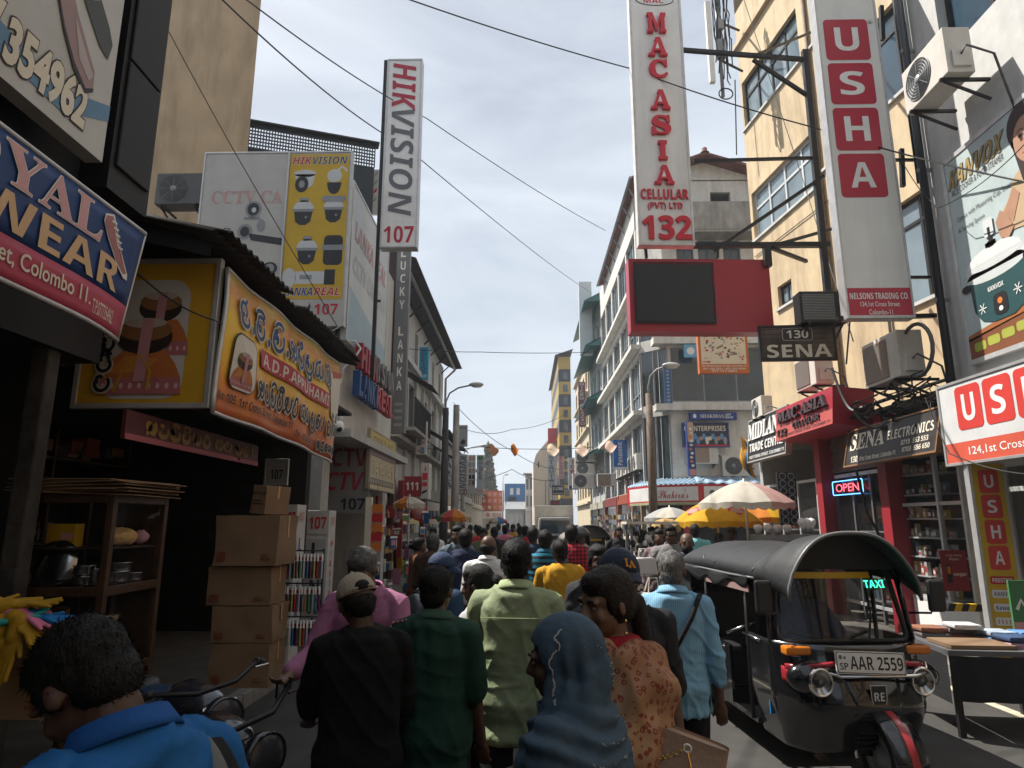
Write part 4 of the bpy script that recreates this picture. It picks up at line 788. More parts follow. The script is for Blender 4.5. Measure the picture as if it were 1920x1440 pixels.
m.bar(g(1570, 597), g(1755, 592), .06, .06, BLKF).bar(g(1690, 280), g(1693, 350), .06, .06, BLKF).bar(g(1652, 12), g(1655, 75), .06, .06, BLKF).build('arm', t)
# SENA wooden board
p, w, h = face_pts(1428, 612, 1566, 676, 10.6)
WB1 = M('weathered_board', (.085, .058, .042), .8, noise=.4, nscale=5, dirt=.7, dcol=(.17, .13, .10)); t, a = board('wooden_sign', 'weathered plank sign with 130 over SENA in cream letters', 'sign', p, 0, w, h, .05, WB1, BLKF, .02); t.rotation_euler[2] = R(-3)
for i in range(7): a.line([(0, .14 * i + .06), (1, .14 * i + .07)], .012, flat((.03, .022, .018)), .5)
a.rrect(.29, .55, .72, .95, .08, flat((.028, .022, .02)), 1); a.rrect(.30, .565, .71, .935, .07, flat((.4, .38, .34)), 2); a.rrect(.31, .58, .70, .92, .06, flat((.028, .022, .02)), 3); a.text('130', .36, .63, .29, .24, SCRM, 'b', 4); a.text('SENA', .08, .07, .86, .38, SCRM, 'b', 2, ext=.01); fin(a, t)
# MIDLAND, red MAC ASIA CELLULAR, SENA ELECTRONICS, USHA fascia
p, w, h = side_pts(1402, 788, 868, 1478, 5.45); p.y -= 0
t, a = board('shop_sign', 'black trade centre sign with raised white letters left of the crimson sign', 'sign', p, RR, w, h, .12, flat((.02, .021, .022)), flat((.35, .34, .32)), .02, tilt=R(-6))
a.text('MIDLAND', .03, .50, .94, .40, SW, 's', 2, ext=.03, off=.015); a.text('TRADE CENTRE', .07, .22, .88, .20, SW, 'b', 2, ext=.02); a.text('132/7 CROSS STREET, COLOMBO 11', .05, .06, .9, .08, SW, 'b', 2); fin(a, t)
p, w, h = side_pts(1455, 768, 828, 1572, 5.2); RB = flat((.34, .018, .035), .4)
t, a = board('shop_sign', 'crimson shop sign with dark raised letters and a deep box end', 'sign', p, RR, w, h, .7, RB, None, tilt=R(-5))
RB2 = flat((.46, .09, .08), .4); a.P([(0, 0), (1, 0), (1, .40), (0, .48)], RB2, .5)
DL = M('dark_letter', (.05, .03, .035), .4); a.text('MAC ASIA', .08, .52, .86, .34, DL, 's', 2, ext=.06, off=.02); a.text('CELLULAR', .36, .22, .46, .17, DL, 'b', 2, ext=.03); a.text('132', .04, .10, .20, .22, DL, 'b', 2, ext=.03); a.text('FIRST CROSS STREET COLOMBO 11', .26, .06, .7, .08, DL, 'b', 2); fin(a, t)
p, w, h = side_pts(1583, 806, 876, 1762, 5.35)
t, a = board('shop_sign', 'dark plank-textured electronics sign numbered 130 leaning out over the pavement', 'sign', p, RR, w, h, .06, WB1 if 0 else M('dark_board', (.022, .018, .016), .5, noise=.5, nscale=3, dirt=.5, dcol=(.06, .045, .04)), M('copper_trim', (.20, .10, .04), .5), .015, tilt=R(-14))
a.text('SENA', .05, .42, .42, .46, SCRM, 's', 2, off=.01); a.text('ELECTRONICS', .50, .50, .46, .24, SCRM, 'b', 2); a.text('130,', .08, .06, .10, .20, SCRM, 'b', 2); a.text('First Cross Street, Colombo 11.', .20, .08, .42, .14, SCRM, 'b', 2); a.text('0715  553 553', .66, .30, .26, .12, SCRM, 'b', 2); a.text('0703  556 650', .68, .12, .26, .12, SCRM, 'b', 2); fin(a, t)
pe = PX(1757, 728, 5.25); pz = PX(1772, 874, 5.25); w = 3.2; h = pe.z - pz.z
t, a = board('shop_sign', 'white fascia sign with red letter tiles and an orange address strip', 'sign', (5.25, pe.y, pz.z), RR, w, h, .75, flat((.62, .62, .62), .4), AF, .02)
TR = flat((.58, .05, .04), .4)
for i, ch in enumerate('USHA'): x = .10 + i * .155; a.rrect(x, .40, x + .14, .93, .06, TR, 1); a.text(ch, x + .035, .50, .07, .33, SW, 'b', 2)
a.rect(.01, .02, .99, .26, flat((.60, .10, .06), .4), 1); a.text('124,1st Cross Street, Colombo-11', .14, .08, .72, .11, SW, 'r', 2, off=.01); fin(a, t)
# poster of the rice cooker
pk = PX(1765, 310, 5.93); pl = PX(1797, 692, 5.93); w = 2.9; h = pk.z - pl.z
t, a = board('billboard', 'large framed poster of a dark green rice cooker and a smiling woman', 'billboard', (5.93, pk.y, pl.z), RR, w, h, .08, flat((.46, .54, .54), .35), M('aluminium_edge_pale', (.6, .6, .6), .4, .4, dirt=.3), .05)
a.w = w * .80; a.text('KANVOX', .045, .845, .46, .085, flat((.36, .26, .10)), 'bi', 3, out=flat((.10, .07, .03)), outw=.03, shear=.05); a.text('RICE COOKER & FOOD STEAMER', .06, .805, .43, .03, flat((.08, .06, .05)), 'r', 2); a.text('Comes with Measuring Cup, Steamer', .07, .665, .48, .03, SDG, 'r', 2); a.text('& Serving Spoon', .07, .61, .22, .028, SDG, 'r', 2); a.text('KANVOX', .24, .28, .12, .022, SW, 'b', 9); fin(a, t)
a = Art(-.004, w, h)
a.P([(.01, .01), (.99, .01), (.99, .24), (.4, .14), (.01, .11)], flat((.20, .07, .03)), 1); a.P([(.01, .10), (.4, .135), (.99, .23), (.99, .27), (.4, .17), (.01, .125)], flat((.34, .12, .04)), 1)
a.w = w * .84
for i in range(7): a.rrect(.06 + i * .105, .045 + .007 * i, .15 + i * .105, .085 + .007 * i, .015, flat((.35, .38, .06)), 2)
GRN = flat((.03, .08, .085), .3); a.P([(.09, .37), (.50, .37), (.49, .22), (.45, .17), (.38, .145), (.24, .145), (.15, .17), (.105, .22)], GRN, 4); a.ell(.295, .37, .215, .04, flat((.55, .58, .58)), 5); a.P([(.08, .37), (.51, .37), (.51, .415), (.08, .415)], flat((.60, .62, .62)), 5); a.ell(.295, .42, .20, .06, flat((.66, .67, .66)), 6, a0=0, a1=180); a.ell(.295, .415, .215, .03, flat((.58, .60, .60)), 5.5)
a.rrect(.255, .47, .335, .50, .03, SK, 7); a.rect(.285, .50, .305, .56, SK, 7); a.rrect(.26, .52, .33, .60, .01, flat((.6, .62, .62)), 6.5); a.ell(.065, .34, .035, .018, SK, 6); a.ell(.525, .36, .035, .018, SK, 6); a.rrect(.25, .165, .35, .26, .03, SK, 6); a.ell(.30, .225, .018, .014, SOR, 7, 12); a.ell(.30, .19, .015, .011, SW, 7, 12)
for cx, cz in ((.17, .22), (.43, .24)):
    for i in range(6): a.line([(cx, cz), (cx + .03 * math.cos(i * 1.05), cz + .025 * math.sin(i * 1.05))], .012, SW, 8)
fin(a, t, 'cooker_picture')
a = Art(-.004, w * .70, h); HA = flat((.035, .02, .018))
a.P([(.44, .50), (.99, .44), (.99, .86), (.88, .80), (.74, .74), (.62, .70), (.54, .62), (.47, .58)], flat((.50, .36, .22)), 2); a.ell(.77, .86, .16, .115, HA, 3, rot=-20); a.P([(.63, .86), (.68, .66), (.74, .64), (.76, .75)], HA, 3); a.P([(.83, .93), (.93, .86), (.97, .66), (.88, .66), (.86, .75)], HA, 3)
a.ell(.76, .82, .105, .10, SSK, 5, rot=-15); a.P([(.72, .74), (.84, .74), (.86, .64), (.70, .64)], SSK, 4); a.ell(.72, .845, .022, .008, HA, 6, 12); a.ell(.80, .85, .022, .008, HA, 6, 12); a.line([(.695, .865), (.72, .872), (.745, .866)], .014, HA, 6); a.line([(.775, .872), (.80, .878), (.83, .868)], .014, HA, 6); a.P([(.755, .84), (.775, .80), (.745, .80)], flat((.36, .18, .11)), 6)
a.ell(.755, .765, .04, .018, SW, 6, 14, 180, 360); a.line([(.715, .766), (.755, .772), (.795, .768)], .012, SR, 7); a.line([(.715, .766), (.755, .745), (.795, .768)], .012, SR, 7)
a.P([(.42, .56), (.47, .60), (.52, .57), (.56, .50), (.50, .46), (.44, .49)], SSK, 5); a.P([(.50, .58), (.60, .66), (.64, .62), (.56, .52)], SSK, 4)
fin(a, t, 'portrait_picture')
# narrow yellow strip sign standing by the shop
p = PY(1868, 1218, 8.0); q = PY(1830, 880, 8.0); w = .36; h = 2.42
t, a = board('vertical_sign', 'narrow yellow standing sign with four red tiles and small name strips', 'sign', (PY(1864, 1218, 8.0).x, 8.0, .14), 0, w, h, .12, flat((.60, .38, .02), .4), AF, .02); t.rotation_euler[2] = R(-12)
for i, ch in enumerate('USHA'): z = .83 - i * .12; a.rrect(.22, z, .80, z + .112, .1, TR, 1); a.text(ch, .38, z + .025, .27, .062, SW, 'b', 2)
for i, (s_, c) in enumerate((('PRESTIGE', SW), ('KANVOX', SDG), ('Kawashi', SB), ('- - - - - -', SPK), ('ARILAR', SR), ('- - - -', SG))): z = .405 - i * .062; a.rrect(.16, z, .84, z + .036, .05, SW if i in (1, 2, 3) else (SR, 0, 0, 0, flat((.60, .38, .02), .4), SGN)[i], 1); a.text(s_, .22, z + .008, .56, .02, c, 'b', 2)
fin(a, t)
p = PY(1770, 1118, 9.2); t, a = board('poster', 'dark red poster with a torch picture by the shop door', 'poster', (PY(1772, 1108, 9.2).x, 9.2, PY(1772, 1108, 9.2).z), 0, .34, .52, .02, flat((.22, .02, .035))); a.text('Long Lasting', .2, .84, .6, .07, SW, 'r', 2); a.text('Power', .32, .75, .36, .07, SW, 'r', 2); a.rrect(.14, .2, .34, .66, .05, SK, 2); a.rect(.18, .42, .30, .60, SOR, 3); a.text('energizer', .40, .34, .5, .12, SW, 'b', 2); fin(a, t)
# ---- far signs: (name text, colours, photo box, distance)
def far(label, u0, v0, u1, v1, Y, face, d=.2, frame=None, name='vertical_sign'):
    p, w, h = face_pts(u0, v0, u1, v1, Y); t, a = board(name, label, 'sign', p, 0, w, h, d, face, frame, .03); return t, a
t, a = far('small orange-bordered board crowded with product pictures under the red box', 1312, 622, 1406, 700, 21, flat((.52, .14, .03)), name='product_board'); a.rect(.05, .22, .95, .97, SCRM, 1)
for i in range(70): c = random.choice((SK, SDG, SR, SG, SBR, STN)); x = .08 + .82 * random.random(); z = .30 + .6 * random.random(); a.rect(x, z, x + random.uniform(.02, .06), z + random.uniform(.02, .06), c, 2 + (i % 3) * .5)
a.text('No 76/78 Keyzer Street, Colombo 11', .06, .145, .88, .05, SW, 'b', 2); a.text('011 232 2231 / 072 233 9994', .08, .085, .84, .045, SW, 'b', 2); a.text('077 717 9884', .25, .03, .5, .04, SW, 'b', 2); a.P([(.07, .26), (.18, .26), (.18, .24), (.24, .27), (.18, .30), (.18, .28), (.07, .28)], SR, 5); fin(a, t)
t, a = far('blank white box sign standing off the side of the canopied building', 1088, 528, 1112, 664, 45, flat((.56, .57, .58)), .5, name='blank_sign'); fin(a, t) if a.v else None
t, a = far('plum vertical sign with a column of cream capitals', 1086, 716, 1099, 800, 46, flat((.22, .06, .10))); a.stack('MICRO PLAZA', .5, .98, .12, .55, SCRM, 'b', gap=.3); a.ell(.5, .07, .3, .03, SCRM, 2); a.ell(.5, .07, .2, .02, flat((.22, .06, .10)), 3); fin(a, t)
t, a = far('bright blue sign with one white word running upwards', 1151, 825, 1176, 880, 31, flat((.01, .12, .42))); a.text('Panasonic', .28, .14, .40, .80, SW, 'b', 2, rot=90); a.rect(0, 0, 1, .08, SW, 2); fin(a, t)
t, a = far('white vertical sign with four red stacked letters above a blue foot', 1066, 858, 1084, 918, 48, flat((.56, .55, .55))); a.stack('TOPA', .5, .92, .35, .5, SR, 'b', gap=.35); a.rect(.05, .0, .95, .12, SB, 2); fin(a, t)
t, a = far('grey vertical sign with a column of dark capitals beside the beige warehouse', 1027, 852, 1042, 916, 55, flat((.42, .43, .43))); a.stack('STAMTAO', .5, .96, .04, .6, SDG, 'b', gap=.25); fin(a, t)
t, a = far('pale vertical sign with red stacked lettering next to the grey one', 1047, 855, 1058, 898, 52, flat((.55, .42, .40))); a.stack('PSOTS', .5, .90, .2, .5, SR, 'b', gap=.2); a.ell(.5, .95, .3, .035, SR, 2); a.rect(.1, .03, .9, .12, SPK, 2); fin(a, t)
t, a = far('black box sign with pale lettering on the right', 1035, 910, 1058, 928, 50, SK, name='box_sign'); a.text('E-LINE', .1, .5, .8, .3, SW, 'b', 2); a.rect(.05, .1, .95, .2, SG, 2); fin(a, t)
t, a = far('small black sign with red letters on the right over the lorry', 1032, 938, 1050, 948, 50, SK, name='box_sign'); a.text('DTCS', .1, .2, .8, .6, SR, 'b', 2); fin(a, t)
t, a = far('slim blue and white lamp shop sign at the corner building', 1292, 790, 1306, 892, 25.6, SB); a.rect(.08, .62, .92, .985, flat((.52, .35, .28)), 1); [a.ell(.5 + .1 * math.sin(i * 2.3), .86 - i * .075, .22, .026, (SW, SCRM, SOR)[i % 3], 2, 9) for i in range(10)]; a.rect(.05, .01, .95, .12, SPK, 2); fin(a, t)
t, a = far('dark blue gift shop name board on the corner building', 1294, 773, 1382, 787, 27.0, SB, name='name_board'); a.text('SHAKIRAS', .22, .25, .50, .5, SCRM, 's', 2); a.ell(.1, .5, .035, .3, SW, 2); a.text('GIFT', .76, .52, .12, .3, SW, 'b', 2); a.text('CENTRE', .74, .15, .18, .28, SW, 'b', 2); fin(a, t)
t, a = far('dark picture board of toys under the blue name board on the corner', 1281, 793, 1368, 838, 27.15, flat((.02, .025, .05)), .1, flat((.03, .06, .18)), name='picture_board'); a.text('C  ENTERPRISES', .04, .66, .9, .22, SCRM, 'b', 2); a.rect(.02, .03, .98, .09, SR, 2)
for i in range(12): a.ell(.2 + .065 * i, .35 + .1 * math.sin(i * 2.1), .04, .09 + .04 * (i % 3), random.choice((SCRM, SG, SSK, SLB)), 2 + .5 * (i % 2), 10)
fin(a, t)
t, a = far('narrow blue upright sign behind the corner window', 1248, 690, 1262, 770, 27.3, flat((.03, .10, .26)), .06); [a.rrect(.3, .9 - i * .085, .7, .95 - i * .085, .1, SG, 2) for i in range(10)]; fin(a, t)
t, a = far('pale blue board with a white disc above the corner window', 1283, 646, 1308, 670, 27.1, flat((.14, .36, .55)), .1, name='small_sign'); a.ell(.5, .5, .3, .3, SW, 2); fin(a, t)
t, a = far('bright blue vertical sign on the left tenement', 785, 651, 802, 722, 25.3, flat((.03, .30, .50))); a.stack('COLLINS', .5, .95, .32, .5, SDG, 'b', gap=.25); a.text('MART', .1, .2, .8, .07, SW, 'b', 2); a.rect(0, 0, 1, .13, SPK, 1); fin(a, t)
t, a = far('white vertical sign with phone pictures on the left', 779, 790, 799, 852, 22.5, flat((.50, .50, .49)))
for i in range(4): a.rect(.15 + .3 * (i % 2), .75 - i * .24, .5 + .3 * (i % 2), .93 - i * .24, SDG, 2); a.rect(.2 + .3 * (i % 2), .79 - i * .24, .45 + .3 * (i % 2), .90 - i * .24, SLB, 3); a.rect(.55 - .42 * (i % 2), .81 - i * .24, .85 - .42 * (i % 2), .84 - i * .24, SR, 2)
fin(a, t)
t, a = far('white vertical sign with five black serif capitals stacked', 833, 852, 850, 917, 36, flat((.52, .53, .53))); a.stack('FAICA', .5, .96, .05, .6, SK, 's', gap=.2); fin(a, t)
t, a = far('dark grey pictogram sign numbered 121-E above the far vertical sign', 860, 797, 876, 837, 38, flat((.24, .25, .26))); a.text('121-E', .1, .82, .7, .1, SK, 'b', 2); a.P([(.2, .2), (.5, .35), (.8, .25), (.7, .12), (.3, .1)], SK, 2); fin(a, t)
t, a = far('grey far vertical sign with slanted capitals running down to a dark 121-E', 858, 852, 876, 927, 38.2, flat((.40, .41, .42))); a.text('KVISION', .15, .14, .7, .82, flat((.10, .10, .13)), 'bi', 2, rot=-90); a.rect(0, 0, 1, .12, flat((.12, .02, .05)), 1); a.text('121-E', .1, .02, .8, .08, SW, 'b', 2); fin(a, t)
t, a = far('white far sign with small square pictures between two vertical signs', 877, 853, 891, 925, 42, flat((.52, .52, .51)))
for i in range(10): a.rect(.12 + .45 * (i % 2), .85 - .16 * (i // 2), .45 + .45 * (i % 2), .96 - .16 * (i // 2), random.choice((SDG, SK, SSK, SG)), 2)
fin(a, t)
t, a = far('pale grey far sign with small black lettering running down and a green top', 893, 853, 907, 928, 41, flat((.40, .42, .43))); a.text('@lhua', .15, .38, .7, .50, SK, 'bi', 2, rot=-90); a.rect(.1, .88, .9, .97, SGN, 2); a.ell(.5, .1, .3, .04, SPK, 2); fin(a, t)
t, a = far('red picture billboard in three rows under the ornamented tower', 901, 920, 945, 958, 88, flat((.42, .07, .03)), .3, name='billboard')
for i in range(3):
    for j in range(4): a.rect(.05 + .235 * j, .05 + .32 * i, .24 + .235 * j, .30 + .32 * i, flat((.50, .16, .07)), 1); a.ell(.145 + .235 * j, .175 + .32 * i, .06, .08, random.choice((STN, SPK, SCRM)), 2, 10)
fin(a, t)
t, a = far('white banner with red letters under the far billboard', 903, 959, 944, 972, 87, SW, .2, name='banner_board'); a.text('ROYAL', .5, .2, .42, .6, SR, 'b', 2); a.ell(.28, .5, .1, .35, SPK, 2); fin(a, t)

t, a = far('white board of coloured sandal pictures behind the tall vertical sign', 664, 318, 709, 402, 16.3, flat((.5, .5, .49)), .08, name='picture_board')
for i in range(18): a.ell(.15 + .23 * (i % 4), .9 - .19 * (i // 4), .09, .035, random.choice((SK, SR, SLB, SPK, SY, SG)), 1, 12, rot=35)
fin(a, t)
# ================================================================== people
def caps(mb, p, q, r0, r1, m, n=12):
    p = Vector(p); q = Vector(q); d = (q - p); L_ = max(d.length, 1e-5); d = d / L_; pts = []; rs = []
    for i in range(5): a = -PI / 2 + PI / 2 * i / 4; pts.append(p + d * r0 * math.sin(a)); rs.append(max(r0 * math.cos(a), .001))
    for i in range(5): a = PI / 2 * i / 4; pts.append(q + d * r1 * math.sin(a)); rs.append(max(r1 * math.cos(a), .001))
    return mb.tube(pts, rs, m, n)
def loft(mb, rings, m, n=20, T=None):
    """rings: (x, y, z, rx, ry)"""
    vs = []
    for x, y, z, rx, ry in rings:
        for j in range(n):
            a = 2 * PI * j / n; c, s_ = math.cos(a), math.sin(a); p = Vector((x + rx * math.copysign(abs(c) ** .85, c), y + ry * math.copysign(abs(s_) ** .85, s_), z)); vs.append((T @ p) if T is not None else p)
    k = len(rings); fs = [(i * n + j, i * n + (j + 1) % n, (i + 1) * n + (j + 1) % n, (i + 1) * n + j) for i in range(k - 1) for j in range(n)] + [list(range(n))[::-1], [(k - 1) * n + j for j in range(n)]]
    return mb.add(vs, fs, m, True)
def remesh(mb, vox, it=3):
    me = bpy.data.meshes.new('t'); me.from_pydata(mb.v, [], mb.f); ob = bpy.data.objects.new('t', me); COL.objects.link(ob)
    md = ob.modifiers.new('r', 'REMESH'); md.mode = 'VOXEL'; md.voxel_size = vox
    sm = ob.modifiers.new('s', 'SMOOTH'); sm.factor = .5; sm.iterations = it
    dg = bpy.context.evaluated_depsgraph_get(); e = ob.evaluated_get(dg); r = bpy.data.meshes.new_from_object(e)
    bpy.data.objects.remove(ob); bpy.data.meshes.remove(me); return r
def arrs(me):
    v = np.empty(len(me.vertices) * 3); me.vertices.foreach_get('co', v); n = np.empty(len(me.vertices) * 3); me.vertices.foreach_get('normal', n); return v.reshape(-1, 3), n.reshape(-1, 3)
def setv(me, v): me.vertices.foreach_set('co', v.ravel()); me.update()
def wrinkle(me, amp, sc=(9, 9, 5), ridged=True, seed=0.0, bias=0.0):
    v, n = arrs(me); s = np.array(sc); w = noise3(v * s * .5 + seed + 3.7) * .35
    f = noise3(v * s + seed + w[:, None] * 2); f = (1 - np.abs(f) * 2.2) if ridged else f
    f = f + .4 * noise3(v * s * 2.3 + seed + 9)
    setv(me, v + n * (np.maximum(f * amp, -.006 if bias else -9) + bias)[:, None])
def folds(me, amp, seed, bias=.004):
    # narrow creases: drapes falling from the shoulders, slanting pulls and tight ones at the sleeves
    v, n = arrs(me); w = noise3(v * 3.1 + seed)[:, None] * .8; f = 0
    for (a, b, c), k in (((11, 9, 2.2), 1.0), ((9, 7, 8), .8), ((-9, 7, 9), .8), ((4, 4, 17), .45)):
        q = np.stack([v[:, 0] * a + v[:, 2] * c, v[:, 1] * b + v[:, 0] * 2, v[:, 2] * abs(c) * .35 + v[:, 0] * .7], 1) + w + seed * 1.7 + a
        r = np.clip(1 - np.abs(noise3(q)) * 2.6, 0, 1) ** 2; m_ = np.clip(noise3(v * 2.7 + c + seed) * 1.6 + .45, 0, 1); f = f + r * m_ * k
    setv(me, v + n * (f * amp + bias * .5)[:, None])
def skinobj(me, name, parent, mat):
    me.materials.clear(); me.materials.append(mat); me.polygons.foreach_set('use_smooth', [True] * len(me.polygons)); me.name = name
    o = bpy.data.objects.new(name, me); COL.objects.link(o); o.parent = parent; return o
def SKIN(k): return M('skin_%d' % k, [(.065, .031, .019), (.10, .051, .031), (.048, .023, .015), (.14, .075, .047)][k], .48, noise=.10, nscale=30, bump=.08, bscale=300)
HAIRM = {'black': M('black_hair', (.005, .0045, .0042), .6, noise=.3, nscale=60, spec=.22, bump=.4, bscale=180, bstretch=(1, 1, .3)), 'grey': M('grey_hair', (.13, .125, .12), .5, noise=.5, nscale=40, bump=.5, bscale=180), 'brown': M('brown_black_hair', (.010, .0065, .005), .55, noise=.3, nscale=60, spec=.25, bump=.4, bscale=180), 'salt': M('salt_and_pepper_hair', (.055, .052, .05), .5, noise=.8, nscale=50, bump=.5, bscale=180)}
def CLOTH(name, col, rough=.85, noise=.12, bump=.25): return M(name, col, rough, noise=noise, nscale=7, bump=bump, bscale=22, spec=.2)
def pattern(name, kind, c1, c2, sc, rough=.8, c3=None):
    if name in MATS: return MATS[name]
    m = bpy.data.materials.new(name); m.use_nodes = True; MATS[name] = m; t = m.node_tree; p = t.nodes['Principled BSDF']; p.inputs['Roughness'].default_value = rough; p.inputs['Specular IOR Level'].default_value = .2; l = t.links.new; N = t.nodes.new
    tcn = N('ShaderNodeTexCoord'); out = None
    def wave(axis, scale, lo, hi):
        w = N('ShaderNodeTexWave'); w.bands_direction = axis; w.inputs['Scale'].default_value = scale; w.inputs['Distortion'].default_value = .25; w.inputs['Detail'].default_value = 1; l(tcn.outputs['Object'], w.inputs['Vector']); r = N('ShaderNodeMapRange'); r.inputs[1].default_value = lo; r.inputs[2].default_value = hi; l(w.outputs['Fac'], r.inputs[0]); return r.outputs[0]
    if kind in ('hstripe', 'vstripe'): f = wave('Z' if kind == 'hstripe' else 'X', sc, .45, .55)
    elif kind == 'plaid':
        a, b = wave('Z', sc, .45, .55), wave('X', sc, .45, .55); q = N('ShaderNodeMath'); q.operation = 'ADD'; l(a, q.inputs[0]); l(b, q.inputs[1]); h = N('ShaderNodeMath'); h.operation = 'MULTIPLY'; h.inputs[1].default_value = .5; l(q.outputs[0], h.inputs[0]); f = h.outputs[0]
    else:
        vo = N('ShaderNodeTexVoronoi'); vo.inputs['Scale'].default_value = sc; l(tcn.outputs['Object'], vo.inputs['Vector']); nz = N('ShaderNodeTexNoise'); nz.inputs['Scale'].default_value = sc * 2.2; nz.inputs['Detail'].default_value = 3; l(tcn.outputs['Object'], nz.inputs['Vector'])
        q = N('ShaderNodeMath'); q.operation = 'MULTIPLY_ADD'; q.inputs[1].default_value = .5; l(nz.outputs['Fac'], q.inputs[0]); l(vo.outputs['Distance'], q.inputs[2]); r = N('ShaderNodeValToRGB'); r.color_ramp.interpolation = 'EASE'
        e = r.color_ramp.elements; e[0].position = .50; e[0].color = (1, 1, 1, 1); e[1].position = .62; e[1].color = (0, 0, 0, 1)
        if kind == 'floral': e[0].position = .40; e[0].color = (.25, .25, .25, 1); e[1].position = .46; e[1].color = (1, 1, 1, 1); k = e.new(.60); k.color = (1, 1, 1, 1); k = e.new(.66); k.color = (0, 0, 0, 1)
        l(q.outputs[0], r.inputs[0]); f = r.outputs[0]
    x = N('ShaderNodeMix'); x.data_type = 'RGBA'; x.inputs[6].default_value = (*c1, 1); x.inputs[7].default_value = (*c2, 1); l(f, x.inputs[0]); o = x.outputs[2]
    if c3:
        n2 = N('ShaderNodeTexNoise'); n2.inputs['Scale'].default_value = 3.2; l(tcn.outputs['Object'], n2.inputs['Vector']); r2 = N('ShaderNodeMapRange'); r2.inputs[1].default_value = .42; r2.inputs[2].default_value = .62; l(n2.outputs['Fac'], r2.inputs[0]); y = N('ShaderNodeMix'); y.data_type = 'RGBA'; y.blend_type = 'MULTIPLY'; l(r2.outputs[0], y.inputs[0]); l(o, y.inputs[6]); y.inputs[7].default_value = (*c3, 1); o = y.outputs[2]
    l(o, p.inputs['Base Color']); return m
PEOPLE = {}
def person(label, u, vtop, Y, rot, shirt=None, sleeve=.24, legs=None, skin=0, hair='black', style='short', head=(0, 0, 0), lean=0, armL=(0, 8, 10), armR=(0, 8, 10), group=None, build=1.0, female=False, res=1.0, collar=None, hem=.82, wr=1.0, stride=.10, face=True, strands=0, sit=False, skirt=None, noshirt=False, bow=0.0, top=None, Xw=None, hcap=None, belly=0.0):
    """rot 0 looks along the street away from the camera, 180 faces it; head (yaw, nod, tilt) in degrees; arms (swing forward, away, elbow)"""
    P = PY(u, vtop, Y) if top is None else Vector((Xw, Y, top)); H = P.z if not sit else P.z; sc = (H / (1.70 - bow) if not sit else 1.0)
    drop = 1.70 * (1 - math.cos(R(abs(lean)))) * .45
    t = thing('person', label, 'person', (P.x, Y, 0 if not sit else H - 1.70), R(rot), group); t.scale = (sc * 1.0,) * 3
    sm = SKIN(skin); S = legs or CLOTH('dark_trousers', (.012, .012, .015)); vox = .011 * res
    bw = build * (.92 if female else 1.0)
    UB = Matrix.Translation((0, 0, .95)) @ Matrix.Rotation(R(-lean), 4, 'X') @ Matrix.Translation((0, 0, -.95))    # upper body bends at the hip
    HD = UB @ Matrix.Translation((0, .012, 1.475)) @ (Matrix.Rotation(R(head[0]), 4, 'Z') @ Matrix.Rotation(R(-head[1]), 4, 'X') @ Matrix.Rotation(R(head[2]), 4, 'Y')) @ Matrix.Translation((0, 0, .112))
    h_ = lambda *p: HD @ Vector(p)
    u_ = lambda *p: UB @ Vector(p)
    sw = .176 * bw; J = {}
    def arm(sd, a):
        s0 = Vector((sd * sw, 0, 1.385)); q = Matrix.Rotation(R(-sd * a[1]), 3, 'Y') @ Matrix.Rotation(R(a[0]), 3, 'X'); e = s0 + q @ Vector((0, 0, -.29))
        f = Matrix.Rotation(R(-sd * a[1] * .5 + (sd * a[3] if len(a) > 3 else 0)), 3, 'Y') @ Matrix.Rotation(R(a[0] + a[2]), 3, 'X'); w = e + f @ Vector((0, 0, -.25)); return UB @ s0, UB @ e, UB @ w, (UB.to_3x3() @ (f @ Vector((0, 0, -1)))).normalized(), (UB.to_3x3() @ (f @ Vector((0, 1, 0)))).normalized()
    J['L'] = arm(-1, armL); J['R'] = arm(1, armR)
    if sit: hip, kn, an = [(sd * .09, 0, .9) for sd in (-1, 1)], [(sd * .14, .42, .86) for sd in (-1, 1)], [(sd * .14, .46, .46) for sd in (-1, 1)]
    else: hip, kn, an = [(sd * .09, 0, .9) for sd in (-1, 1)], [(sd * .095, sd * stride * .7 + .02, .49) for sd in (-1, 1)], [(sd * .095, sd * stride * 1.6 - .02, .075) for sd in (-1, 1)]
    tor = [(0, -.005, .86, .15 * bw, .10), (0, -.01, .94, .168 * bw, .118), (0, belly * .03, 1.06, .146 * bw, .105 + belly * .03), (0, 0, 1.2, .160 * bw, .113 + belly * .02), (0, 0, 1.32, .172 * bw, .108), (0, -.008, 1.39, .150 * bw, .085), (0, -.012, 1.435, .085, .066), (0, -.008, 1.47, .056, .056)]
    b = MB()
    loft(b, tor, sm, T=UB)
    b.ball(h_(0, -.014, .022), (.073, .093, .088), sm, 18, HD.to_3x3()); b.ball(h_(0, .022, -.035), (.059, .068, .078), sm, 18, HD.to_3x3()); b.ball(h_(0, .052, -.088), (.034, .030, .024), sm, 12, HD.to_3x3())
    if face:
        caps(b, h_(0, .089, .006), h_(0, .104, -.026), .008, .0125, sm, 8); caps(b, h_(-.012, .093, -.031), h_(.012, .093, -.031), .010, .010, sm, 8)
        b.ball(h_(0, .086, -.058), (.022, .010, .0065), sm, 10, HD.to_3x3()); b.ball(h_(0, .084, -.070), (.019, .010, .007), sm, 10, HD.to_3x3()); caps(b, h_(-.045, .074, .020), h_(.045, .074, .020), .011, .011, sm, 8)
        for sd in (-1, 1): b.ball(h_(sd * .038, .058, -.030), (.022, .024, .024), sm, 10, HD.to_3x3())
    for sd in (-1, 1): b.ball(h_(sd * .077, -.008, -.012), (.009, .018, .027), sm, 10, HD.to_3x3() @ Matrix.Rotation(R(sd * -18), 3, 'Z'))
